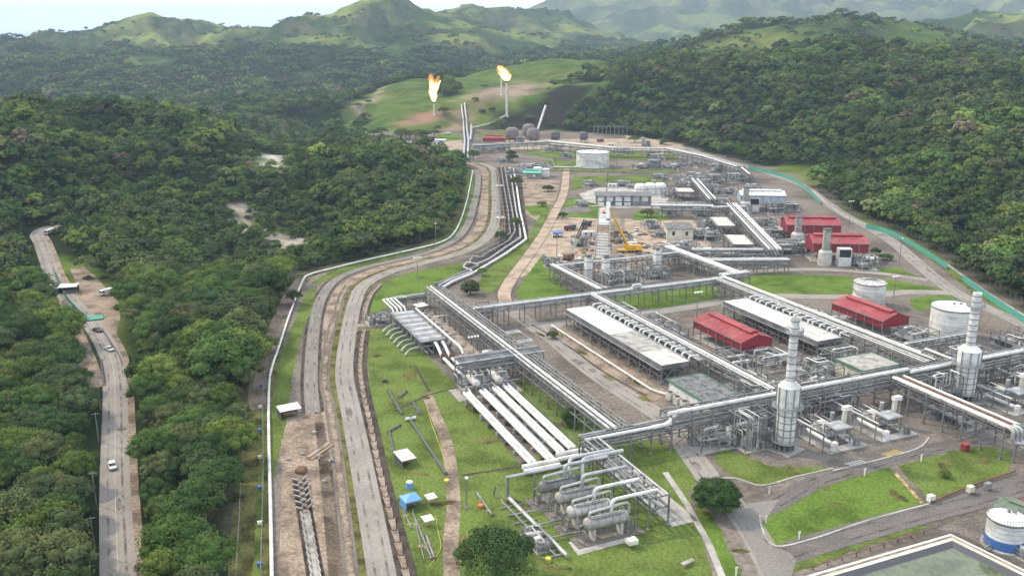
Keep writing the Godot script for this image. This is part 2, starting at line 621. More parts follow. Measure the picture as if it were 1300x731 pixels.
# clumps of trees on the open hill
const HILL_WOODS := [
	[470, -1340, 444, -1322, 412, -1200, 402, -1130, 424, -1146, 456, -1240],
	[470, -1002, 500, -1032, 540, -1068, 566, -1068, 530, -1046, 484, -1014],
	[560, -1090, 600, -1070, 622, -1023, 590, -1010, 556, -1050],
	[262, -1100, 290, -1130, 300, -1160, 276, -1150],
]
const CLEARINGS := STREAM + [
	[485.8,-618.7, 503.6,-595.7, 502.8,-548.9, 478.8,-509.1, 455.1,-511.6, 469.2,-563.4],
	[419.9,-365, 405.7,-331.9, 394.8,-313.2, 383.7,-310.7, 399.3,-338.7],
	[-36.9,-507.6, -30,-497.1, -20.4,-478.4, -11.9,-457.8, -6.2,-424.6, 0.1,-394.8, -1.4,-360.4, -4.2,-331.9, -4.4,-302.5, -7.6,-307.8, -16.9,-372.5, -31.3,-458.1],
	[-40.6,-462.1, -30.2,-390.8, -23.6,-343.9, -19.2,-306.6, -13.1,-281.2, -10.4,-309, -12.8,-335.6, -22.9,-392.3, -31.9,-443],
]
# bare ground on the hill and by the stream: outline, colour, softness of the edge
var bare := [
	[[388, -985, 424, -1016, 452, -1016, 479, -1016, 535, -1054, 540, -1010, 520, -975, 494, -960, 470, -950, 445, -935], Color(0.036, 0.028, 0.026), 10.0],
	[[401, -1086, 442, -1120, 500, -1190, 545, -1210, 516, -1086, 477, -1049, 442, -1046, 407, -1049], Color(0.33, 0.255, 0.195), 16.0],
	[[311, -1065, 341, -1076, 369, -1064, 369, -1047, 345, -1044, 309, -1045], Color(0.36, 0.215, 0.15), 8.0],
	[[323, -919, 366, -1038, 370, -1060, 395, -1053, 395, -1031, 356, -909], Color(0.34, 0.265, 0.17), 10.0],
	[[291, -1206, 339, -1287, 395, -1410, 408, -1400, 352, -1290, 297, -1178], Color(0.36, 0.30, 0.22), 6.0],
	[STREAM[0], Color(0.52, 0.46, 0.39), 12.0], [STREAM[1], Color(0.46, 0.40, 0.34), 12.0], [STREAM[2], Color(0.62, 0.58, 0.53), 12.0], [STREAM[3], Color(0.36, 0.31, 0.27), 10.0],
]

func shade_bare(p: Vector2, col: Color, n: float) -> Color:
	for z in bare:
		var poly: PackedVector2Array = z[3]
		var d := 1e9
		for k in poly.size():
			d = minf(d, p.distance_squared_to(Geometry2D.get_closest_point_to_segment(p, poly[k], poly[(k + 1) % poly.size()])))
		d = sqrt(d) * (1.0 if Geometry2D.is_point_in_polygon(p, poly) else -1.0)
		var t := clampf(0.5 + (d + n * 1.6 * z[2]) / z[2], 0.0, 1.0)
		if t > 0.0:
			col = col.lerp(z[1], t * 0.92)
	return col
var wood_noise: FastNoiseLite
var clear_polys := []
var hill_polys := []

func wooded(p: Vector2, h: float) -> float:
	if wood_noise == null:
		wood_noise = FastNoiseLite.new()
		wood_noise.seed = 8
		wood_noise.frequency = 0.0035
		wood_noise.fractal_octaves = 4
		for c in CLEARINGS + [GRASS_HILL]:
			clear_polys.append(PackedVector2Array(pairs(c)))
		for c in HILL_WOODS:
			hill_polys.append(PackedVector2Array(pairs(c)))
	for c in hill_polys:
		if Geometry2D.is_point_in_polygon(p, c):
			return 1.0
	for c in clear_polys:
		if Geometry2D.is_point_in_polygon(p, c):
			return 0.0
	var d := p.length()
	var n := wood_noise.get_noise_2d(p.x, p.y)
	if d < 1480.0 and p.x > -400.0:
		return 1.0
	# higher slopes far away are pasture with woods in the folds
	var lim := 97.0 if p.x > p.y * -0.45 and d < 2400.0 else 66.0
	return clampf(0.62 - (h - lim) / 50.0 + n * 1.7, 0.09, 1.0)

# ---------------------------------------------------------------- roads and yards
func inner_line() -> Array:
	return curve([38.8,-151.4, 40.3,-159.2, 48.4,-206.2, 54.9,-245.3, 60,-274.6, 69.4,-309.4, 82.8,-352.7, 93.4,-378.6, 110.4,-396.8, 131.1,-407.7, 153.6,-419.5, 173.8,-440.5, 195,-476.7, 219.2,-531.8, 244.7,-595, 279.5,-682.8, 284.6,-721.6, 279.5,-745.9], 5)

func roads() -> void:
	var hw := curve(HIGHWAY, 6)
	setting("road", ribbon(hw, 6.9, 0.05), M.old_road, "two lane public highway through the forest")
	setting("highway_shoulder", ribbon(offset_line(hw.slice(0, 60), 4.2), 2.2, 0.03), M.dirt, "dirt shoulder beside the highway")
	var mark := ribbon(hw, 0.13, 0.07)
	setting("road_marking", mark, plain(0.38, 0.355, 0.29, 0.8), "worn pale centre line of the highway")
	var outer := curve([44.4,-247.4, 48.4,-270.6, 56,-305.8, 65,-342.6, 73,-368.4, 83.6,-391.5, 98.1,-406.9, 118.1,-416.8, 139.6,-427.4, 161.7,-449.9, 182.9,-486.9, 205.8,-537.6, 232.9,-600.1, 258.3,-663.6], 5)
	setting("roadside_gutter", ribbon(outer, 6.4, 0.045), M.dark_soil, "dark open gutters along the outer road")
	setting("roadside_gutter", ribbon(offset_line(inner_line(), -0.6), 9.0, 0.05), M.verge, "rough verge along the inner road")
	setting("road", ribbon(outer, 4.3, 0.06), M.asphalt, "grey outer perimeter road beside the drain")
	var inner := inner_line()
	setting("road", ribbon(inner, 5.8, 0.07), M.old_road, "pale inner perimeter road beside the pipe bundle")
	var pale := curve([337.4,-667.6, 283.3,-563.6, 241.2,-493.3, 207.6,-438.8, 173.5,-387.6, 155.2,-360.5, 143.2,-339.3, 137.9,-320.4, 136.9,-302.7, 137.1,-283, 134.8,-255.1, 134.1,-232.1, 135,-213.9, 134.6,-199.9, 128.8,-179.7, 124.2,-163.1, 122,-150.9, 118,-138.8, 113.2,-127.6, 110,-120.6], 5)
	setting("roadside_gutter", ribbon(pale.slice(0, 36), 6.3, 0.055), M.dark_soil, "dark gutters along the dirt track")
	setting("road", ribbon(pale.slice(0, 36), 5.6, 0.06), M.pale_dirt, "pale dirt track from the tanks to the middle rack")
	setting("road", ribbon(pale.slice(35, pale.size()), 6.6, 0.065), M.old_road, "concrete service road between the left rack and the coolers")
	setting("road", ribbon(curve([122.2,-149.7, 132.3,-151.2, 146.5,-155.6, 158.8,-157, 171.2,-157.8, 185.5,-158.6, 204.5,-157.8, 231,-157], 5), 5.6, 0.08), M.dark_asphalt, "grey road in front of the compressors")
	setting("road", ribbon(curve([116,-133.6, 120.8,-133.2, 129.6,-133.8, 143,-134, 158.7,-134.3, 174.9,-134, 198.4,-134.5], 5), 7.2, 0.085), M.dark_asphalt, "grey road along the pond")
	setting("road", ribbon(curve([300.5,-206.5, 309.1,-229.3, 314.6,-249.9, 323.5,-273.4, 343.6,-307.2, 367,-344.6, 385.5,-379.9, 401.4,-418.5, 423.8,-462, 454.7,-519.5, 469.1,-567.9, 479.8,-616.1, 492.1,-683, 512.3,-759.8], 5), 7.0, 0.06), M.old_road, "perimeter road along the green fence")
	setting("road", ribbon(curve([325.6,-286.8, 315.1,-305, 292.7,-322.7, 265.3,-329.7, 248.8,-327.5, 236.3,-325.5], 5), 5.4, 0.07), M.old_road, "road along the oval lawn")
	setting("road", ribbon(curve([318.3,-267.5, 301.5,-276.1, 281.7,-278.1, 262.7,-285, 247,-293.1, 226.7,-295.4, 206.7,-294.2, 191.5,-293.6, 163.7,-294.4, 140.4,-294.7], 5), 6.8, 0.075), M.old_road, "cross road behind the coolers")
	setting("road", ribbon(pairs([76.4,-323.5, 84,-321.3, 91.4,-320.2]), 4.0, 0.06), M.old_road, "short concrete spur to the manifold")
	setting("road", Geo.new().sheet([124.1,-162.3, 124.5,-154.2, 134.6,-152.7, 128.3,-148.2, 122.8,-144.6, 118.8,-138.4, 121.4,-133, 120.8,-130.3, 112,-122.6, 110.6,-127.6, 114.5,-136.9, 118.3,-146.5, 119.4,-154.8], 0.098), M.asphalt, "worn junction of the service road and the grey roads")
	wear(hw, 6.9, 0.056, 1, "public highway")
	wear(outer, 4.3, 0.066, 2, "outer perimeter road")
	wear(inner, 5.4, 0.076, 3, "inner perimeter road")
	wear(pale.slice(35, pale.size()), 6.6, 0.071, 5, "concrete service road")
	wear(curve([132.3,-151.2, 146.5,-155.6, 158.8,-157, 171.2,-157.8, 185.5,-158.6, 204.5,-157.8, 231,-157], 5), 5.6, 0.086, 6, "road before the compressors", true)
	wear(curve([120.8,-133.2, 129.6,-133.8, 143,-134, 158.7,-134.3, 174.9,-134, 198.4,-134.5], 5), 7.2, 0.091, 7, "road along the pond", true)
	wear(curve([300.5,-206.5, 309.1,-229.3, 314.6,-249.9, 323.5,-273.4, 343.6,-307.2, 367,-344.6, 385.5,-379.9, 401.4,-418.5, 423.8,-462, 454.7,-519.5], 5), 7.0, 0.066, 8, "fence perimeter road")
	setting("path", ribbon(curve([79,-248.2, 76.5,-232.9, 73.3,-214.1, 68.4,-196.2, 63.5,-181, 57.1,-165.1, 52.5,-151.2], 5), 3.3, 0.075), M.dirt, "worn dirt track across the lawn")
	setting("path", ribbon(pairs([117.4,-175, 113.3,-159.4, 107.9,-143.1, 102.8,-130.9]), 1.5, 0.09), M.concrete, "concrete footpath beside the round tree")
	# bare strips
	setting("dirt_strip", Geo.new().sheet([52.4,-268.9, 46.7,-246.4, 39,-191.6, 31.9,-154.4, 19.6,-159.7, 29.7,-212.9, 31.7,-232, 34.7,-244.9, 41.4,-246.2, 48,-261.6], 0.04), M.dirt, "churned earth of the drain works")
	setting("dirt_strip", ribbon(offset_line(inner, -7.0), 7.0, 0.04), M.dirt, "bare earth between the two perimeter roads")
	setting("fire_break", ribbon(curve([13.6,-156.8, 23.2,-215.7, 32.6,-268.2, 44.8,-320, 56.9,-363.9, 71.4,-402.8, 87,-415, 117.3,-427.8, 145.3,-444.5, 164.7,-468.5, 191.9,-525.9, 228.6,-617.3, 264.9,-709.1], 5), 8.5, 0.045), M.verge, "mown fire break inside the outer fence")
	setting("dirt_strip", ribbon(curve([29.9,-256.2, 39.4,-299.8, 49.5,-338.3, 60.8,-374.9, 70.6,-400.1], 5), 5.5, 0.06), M.dirt, "brown track on the fire break")
	setting("construction_yard", Geo.new().sheet([217.3,-457.4, 240.7,-482.6, 307.9,-443, 290.7,-402.8, 272.6,-373.7, 241.3,-365.2, 198.7,-358.6, 185.3,-380.8, 161.3,-363.9, 182.3,-399.7], 0.035), M.pale_dirt, "pale bare ground of the crane yard")
	setting("bare_ground", Geo.new().sheet([275.7,-629.7, 306.9,-616.2, 258.3,-527.3, 222.1,-467.5, 226.1,-505.4], 0.03), M.dirt, "bare ground beside the dirt track")
	setting("bare_ground", Geo.new().sheet([306.2,-821, 372.4,-881.3, 469.9,-855.5, 534.7,-827.4, 510.9,-760.4, 459.8,-691, 436.5,-778.4, 340.7,-806.1], 0.03), M.pale_dirt, "pale ground around the ball tanks")
	setting("bare_ground", Geo.new().sheet([525.6,-902.3, 567.5,-903.4, 559.5,-833.6, 499.2,-737.5, 485.4,-743.5, 485.2,-816.5], 0.045), M.pale_dirt, "cleared earth at the forest edge")
	setting("bare_ground", Geo.new().sheet([247.4,-904, 331.1,-899.1, 307.6,-820.4, 223.8,-830.2], 0.04), M.pale_dirt, "bare ground beside the white building")
	setting("yard", Geo.new().sheet([-25.4,-462, -19.4,-461, -13.9,-439.7, -5.4,-390.9, -5.1,-370.7, -7.1,-344.4, -11.9,-362.7, -17.1,-387.4], 0.04), M.dirt, "roadside works yard")
	setting("bank", Geo.new().sheet([-25.6,-405.9, -18.3,-359.3, -13.8,-325.3, -10.4,-293.9, -15.4,-293.2, -20.1,-324.6, -25.2,-360.2, -29.4,-397.6], 0.05), M.dirt, "bare cut bank beside the highway")

# wheel tracks, patches and stains on the surface of a road
func wear(line: Array, w: float, y: float, seed_: int, label: String, dark := false) -> void:
	var r := RandomNumberGenerator.new()
	r.seed = seed_
	var g := Geo.new()
	for s in [-0.24, 0.24]:
		g.add(ribbon(offset_line(line, w * s), 0.55, y))
	setting("wheel_track", g, M.dark_track if dark else M.track, label + ", two wheel tracks")
	var q := Geo.new()
	for e in along(line, 9.0, 3.0):
		if r.randf() < 0.16:
			var d: Vector2 = e[1]
			var n := Vector2(-d.y, d.x)
			var c: Vector2 = e[0] + n * r.randf_range(-w * 0.3, w * 0.3)
			var l := r.randf_range(0.8, 4.5)
			var b := r.randf_range(0.5, w * 0.3)
			var xz := []
			for k in 9:
				var a := TAU * k / 9.0
				var o := d * cos(a) * l * r.randf_range(0.7, 1.1) + n * sin(a) * b * r.randf_range(0.7, 1.1)
				xz.append_array([c.x + o.x, c.y + o.y])
			q.sheet(xz, y + 0.004)
	setting("road_patch", q, M.dark_track if dark else M.patch, label + ", stains and patches", "stuff")

# an outline whose edge wanders by a few decimetres
func frayed(xz: Array, n: FastNoiseLite) -> Array:
	var p := pairs(xz)
	var out := []
	for k in p.size():
		var a: Vector2 = p[k]
		var b: Vector2 = p[(k + 1) % p.size()]
		var s := maxi(1, int(a.distance_to(b) / 1.6))
		var m := (b - a).orthogonal().normalized()
		for j in s:
			var q := a.lerp(b, float(j) / s)
			if j > 0:
				q += m * n.get_noise_2d(q.x, q.y) * 0.9
			out.append_array([q.x, q.y])
	return out

func blot(at: Vector2, r0: float, r1: float, turn: float, seed_: int, y: float) -> Geo:
	var r := RandomNumberGenerator.new()
	r.seed = seed_
	var xz := []
	for k in 14:
		var a := TAU * k / 14.0
		var o := Vector2(cos(a) * r0, sin(a) * r1).rotated(turn) * r.randf_range(0.6, 1.15)
		xz.append_array([at.x + o.x, at.y + o.y])
	return Geo.new().sheet(xz, y)

func lawns() -> void:
	var k := 0.0
	var fray := FastNoiseLite.new()
	fray.seed = 4
	fray.frequency = 0.35
	for a in [
		["long lawn left of the white slug pipes", [77.9,-317.6, 88.4,-315.2, 90.5,-310.1, 89.8,-265.6, 89.7,-243.5, 85.8,-193.3, 74.3,-176.3, 71.2,-144.6, 43.1,-149.5, 51.1,-186.3, 56.6,-221.3, 66.3,-268.1]],
		["lawn between the slug pipes and the left rack", [103.2,-244.7, 111.7,-246.9, 115.4,-213, 115.5,-193.1, 102.7,-193.4, 103.4,-205.4]],
		["lawn under the vessels", [71.8,-190.2, 81.2,-192.5, 106.1,-199.9, 120,-196.6, 126.3,-190, 121.2,-173.3, 101.5,-132.7, 97.9,-125.8, 59.9,-142.3, 65.7,-164.9]],
		["narrow lawn beside the footpath", [114.6,-158.9, 115.6,-152.5, 106.7,-129.2, 103.9,-123.2, 99.7,-125]],
		["lawn left of the round tree", [122.9,-186.2, 133,-190.4, 125.5,-171.5, 118.6,-164.6, 114.8,-165]],
		["lawn in front of the round stack", [137,-183.3, 139.4,-179.1, 144,-167.2, 157.6,-160.4, 145.4,-160.1, 135.1,-159.7, 131.6,-165.2, 132.1,-173.3]],
		["sloping lawn between the two right roads", [125.3,-148.3, 130.1,-151.4, 144.6,-153.4, 157.9,-154.7, 171.4,-155.4, 164.7,-137.2, 146.3,-137.4, 131.1,-136.6, 122.4,-135.2, 120.3,-137.8]],
		["right lawn under the pipe rack", [173.2,-154.6, 184.8,-155.4, 202.6,-154.9, 207.7,-149.5, 196.3,-140.8, 166.6,-138]],
		["lawn strip along the pond", [119.8,-130.1, 130.5,-130, 154.9,-130.7, 157.9,-129.3, 132.4,-128.5, 122.6,-126.9, 116.7,-127]],
		["oval lawn by the far red hall", [250.9,-325.1, 270.8,-322.6, 293.6,-309.7, 311.2,-294.5, 320.9,-273.1, 297.5,-276.5, 272.2,-286.1, 247,-295.7, 239.4,-307]],
		["triangular lawn beside the fence road", [306.2,-318.5, 331,-309.4, 326.3,-291, 313.2,-301.2]],
		["lawn inside the tank bund", [294.9,-267.2, 304.3,-268.2, 318.4,-264.8, 307.2,-256.8, 285.8,-252.9, 285.5,-256.5]],
		["lawn along the middle cross rack", [181.3,-326.8, 206.7,-323.9, 234.7,-320.3, 221.6,-296.4, 193.3,-296.4, 172.5,-305.4]],
		["lawn right of the dirt road", [190.9,-401.5, 186.6,-378.5, 172.3,-344.5, 172.2,-330.7, 145.5,-328.1, 149.2,-340.7, 165.1,-365.3]],
		["lawn left of the dirt road", [243.3,-512.4, 251.4,-517.9, 217.3,-457.4, 185.8,-411.2, 152.7,-361.6, 140.1,-344.6, 135.1,-354.9, 154.8,-385.6, 185.7,-423, 203,-445.2]],
		["small lawn by the pipe bundle", [234.9,-525, 252,-523.7, 235.5,-495.8, 227.2,-493.9]],
		["lawn beside the inner road", [92.7,-365.1, 99.8,-378.7, 118.3,-391.8, 147.9,-398.7, 137.9,-380.2, 127,-372.8, 115.6,-355.2, 97.2,-345.2, 82.8,-332.7]],
		["lawn west of the office block", [280,-544, 281.4,-504.9, 260,-469, 241.8,-484.8, 263.9,-524.8]],
		["lawn behind the office block", [322.9,-626.7, 393.3,-605.2, 371.8,-567.3, 331.1,-589, 299.1,-571.5, 290.3,-567.9]],
		["lawn south of the office block", [291.9,-482.6, 312.7,-479.4, 295.1,-448.5, 275.5,-457]],
		["grass round the storage tank", [341.1,-719.2, 369.4,-707, 349.8,-662.3, 415.7,-623.8, 404.8,-609.5, 330.8,-646.2, 316.3,-666.9]],
		["grass behind the storage tank", [349.5,-788.9, 423.4,-770.3, 472.3,-710, 450.9,-677.4, 351.9,-725.9]],
		["grass verge inside the white pipe", [45.6,-284.8, 35.5,-241.6, 26.8,-209.6, 31.5,-243.4, 40.4,-287, 55,-336, 67.6,-376, 74.5,-386.8, 66.4,-353.7, 56.4,-324.9]],
		["long grass verge of the white pipe", [76,-389, 92,-404.7, 119.5,-421.5, 149.8,-438.6, 175,-471, 205.4,-537.8, 255.5,-664.9, 257.1,-682.8, 199.8,-540.2, 166.3,-467.8, 142.3,-441.8, 113.3,-427.7, 85.7,-409, 72.5,-390.5]],
		["strip between pipe and fence", [16.6,-161, 25.5,-214.7, 32.4,-255.1, 41.4,-294.7, 40,-295.3, 31.6,-255.5, 24.3,-215.3, 14.9,-161.7]],
		["lawn strip below the perimeter fence", [417.3,-446.1, 397.2,-404.4, 381.7,-359, 354.2,-307.7, 325,-260.6, 307.4,-224.6, 305.2,-213.2, 313.6,-229.5, 338.8,-272.4, 371.3,-323.4, 400.2,-383, 424.8,-436.8]],
		["grass between the flare lines", [329,-968.8, 353,-958.4, 330.3,-899.5, 304.5,-894.7]],
		["grass beside the ball tanks", [369.8,-951.1, 414.6,-969.5, 378.4,-878.7, 346,-876.8]],
	]:
		var lm := setting("lawn", Geo.new().sheet(frayed(a[1], fray), 0.05 + k), M.rough_lawn if ("left" in a[0] or "strip" in a[0] or "verge" in a[0] or "under" in a[0] or "behind" in a[0] or "round" in a[0]) else M.lawn, a[0])
		k += 0.0002
	# worn earth in the grass
	var bl := Geo.new()
	var worn := pairs([71.5,-251.4, 77.8,-245.3, 87.6,-231.2, 83.8,-209.5, 76.8,-175.2, 59.9,-163.9, 60.9,-182.1, 60.7,-199.5, 73,-148.4, 107.3,-154.2, 96,-227.6, 104.8,-211.6, 110.9,-197.8, 142.4,-176.3, 147.7,-162.8, 144.9,-145.8, 155,-141.4, 148.6,-152.5, 161.2,-142.8, 184.9,-150.5, 196,-148.1, 112.2,-137.9, 293.4,-294.9, 256.8,-307.9, 172.3,-362.2, 158.7,-375.9, 132,-387.4, 106.2,-375.9, 78.7,-264.2, 73.8,-289.1, 267.6,-510.9, 351,-588.7, 370.5,-327.5, 328.1,-263.3, 380,-368.6])
	var n := 0
	for a in worn:
		bl.add(blot(a, rng.randf_range(1.2, 4.5), rng.randf_range(0.8, 2.4), rng.randf() * TAU, 50 + n, 0.082))
		n += 1
	setting("bare_patch", bl, M.verge, "worn thin patches in the lawns", "stuff")
	setting("dirt_strip", Geo.new().sheet(frayed([133.5, -300, 146.5, -298, 147.0, -216, 136.0, -212, 132.0, -240], fray), 0.06), M.dirt, "bare brown strip between the service road and the near cooler")
	setting("dirt_strip", ribbon(curve([137, -298, 138.5, -270, 137.5, -245, 139.5, -220], 5), 0.8, 0.068), M.dark_soil, "dark trench in the bare strip")
	for q in [[135, -286], [140, -262], [136.5, -238], [143, -230], [141, -282], [138, -218]]:
		setting("weed_patch", blot(Vector2(q[0], q[1]), 3.4, 1.3, 1.5, int(q[0] * 7 + q[1]), 0.072), M.verge, "weeds on the bare strip")
	for a in [
		["gravel yard of the manifold", [84.2,-308.9, 97.8,-347.4, 122.6,-360.3, 124.4,-335.9, 121.6,-277.4, 108.6,-257.5, 91.8,-271.2, 89.4,-291.3]],
		["gravel under the coolers", [147.3,-309.3, 165,-313.4, 177.5,-313, 171.8,-194.8, 140.3,-187.2, 142.6,-213.9]],
		["gravel yard of the near red hall", [189.7,-275.5, 240.9,-285.5, 235.5,-219.2, 204,-194.1, 175.7,-199.6]],
		["concrete apron of the round stack", [143,-183.9, 152.3,-184.2, 182.5,-178, 167.8,-160.3, 154.9,-159.7, 145.5,-167.5, 141.4,-176.7]],
		["compressor yard", [170,-189.3, 210.6,-191.2, 198.6,-168.1, 190.5,-163.3, 169.4,-159.1, 163.8,-169.6]],
		["gravel of the right yards", [240.7,-264.3, 280.4,-251.7, 287.3,-205.7, 229,-157.9, 196.3,-160.8, 216.2,-203.2]],
	]:
		setting("yard", Geo.new().sheet(a[1], 0.03 + k), M.gravel, a[0])
		k += 0.0002


# ---------------------------------------------------------------- trees
# crowns: leaf-sized faces on the lobes of a dome, denser clumps inside
func crown(seed_: int, wide: float, tall: float, lobes: int, leaves: int, leaf: float, core := true) -> Geo:
	var r := RandomNumberGenerator.new()
	r.seed = seed_
	var g := Geo.new()
	g.coloured = true
	for k in lobes:
		var a := TAU * (k * 0.618 + r.randf() * 0.12)
		var q := sqrt((k + 0.5) / lobes)
		var lift := sqrt(maxf(0.0, 1.0 - q * q * 0.92))
		var mid := Vector3(cos(a) * q * wide * 0.40 * r.randf_range(0.82, 1.12), tall * (0.28 + 0.46 * lift * r.randf_range(0.75, 1.1)), sin(a) * q * wide * 0.40 * r.randf_range(0.82, 1.12))
		var size := wide * r.randf_range(0.12, 0.19) * minf(1.0, sqrt(26.0 / lobes) + 0.12)
		var tone := r.randf_range(0.55, 1.45)
		var warm := r.randf_range(-0.1, 0.16)
		var col := Color(tone * (1.0 + warm), tone, tone * (1.0 - warm))
		if core and k % 5 != 0:
			g.tint = col
			g.add(lump(r, size * 0.74), Transform3D(Basis.from_scale(Vector3(1.0, 0.72, 1.0)), mid))
		for l in leaves:
			var d := Vector3(r.randfn(), absf(r.randfn()) * 0.9 - 0.25, r.randfn()).normalized()
			var p := mid + d * Vector3(1.0, 0.74, 1.0) * size * r.randf_range(0.7, 1.12)
			var up := (d * 0.75 + Vector3(r.randf() - 0.5, r.randf() * 0.9, r.randf() - 0.5)).normalized()
			var s := up.cross(Vector3(r.randfn(), r.randfn(), r.randfn())).normalized() * leaf * r.randf_range(0.6, 1.3)
			var t := s.cross(up).normalized() * leaf * r.randf_range(0.45, 0.95)
			var m := (d + up * 0.6 + Vector3(0, 0.25, 0)).normalized()
			g.tint = col * r.randf_range(0.62, 1.4)
			var b := g.put(p - s, m)
			g.put(p + t * 0.8, m)
			g.put(p + s, m)
			g.put(p - t, m)
			g.face(b, b + 1, b + 2)
			g.face(b, b + 2, b + 3)
	return g

func lump(r: RandomNumberGenerator, size: float) -> Geo:
	var g := Geo.new()
	var rings := 3
	var sides := 6
	var rows := []
	for k in rings + 1:
		var row := []
		var ph := PI * k / rings
		for s in sides:
			var a := TAU * (s + 0.5 * (k % 2)) / sides
			var d := Vector3(sin(ph) * cos(a), cos(ph), sin(ph) * sin(a))
			row.append(g.put(d * size * r.randf_range(0.8, 1.15), d))
		rows.append(row)
	for k in rings:
		for s in sides:
			var t := (s + 1) % sides
			g.face(rows[k][s], rows[k + 1][s], rows[k + 1][t])
			g.face(rows[k][s], rows[k + 1][t], rows[k][t])
	return g

func trunk_shape(seed_: int, tall: float, r0: float, reach: float) -> Geo:
	var r := RandomNumberGenerator.new()
	r.seed = seed_
	var g := Geo.new()
	var fork := Vector3(r.randf_range(-0.4, 0.4), tall * 0.42, r.randf_range(-0.4, 0.4))
	g.tube([Vector3(0, -0.6, 0), Vector3(0.05, tall * 0.2, 0), fork], r0, 7)
	for k in 5:
		var a := TAU * k / 5.0 + r.randf() * 0.6
		var e := fork + Vector3(cos(a) * reach, tall * r.randf_range(0.2, 0.38), sin(a) * reach)
		g.tube([fork - Vector3(0, 0.2, 0), fork.lerp(e, 0.5) + Vector3(0, 0.5, 0), e], r0 * 0.45, 5)
	return g

const TINTS := [[0.066, 0.118, 0.027], [0.094, 0.142, 0.030], [0.054, 0.098, 0.029], [0.122, 0.168, 0.034], [0.072, 0.102, 0.039], [0.105, 0.126, 0.046], [0.045, 0.084, 0.023]]

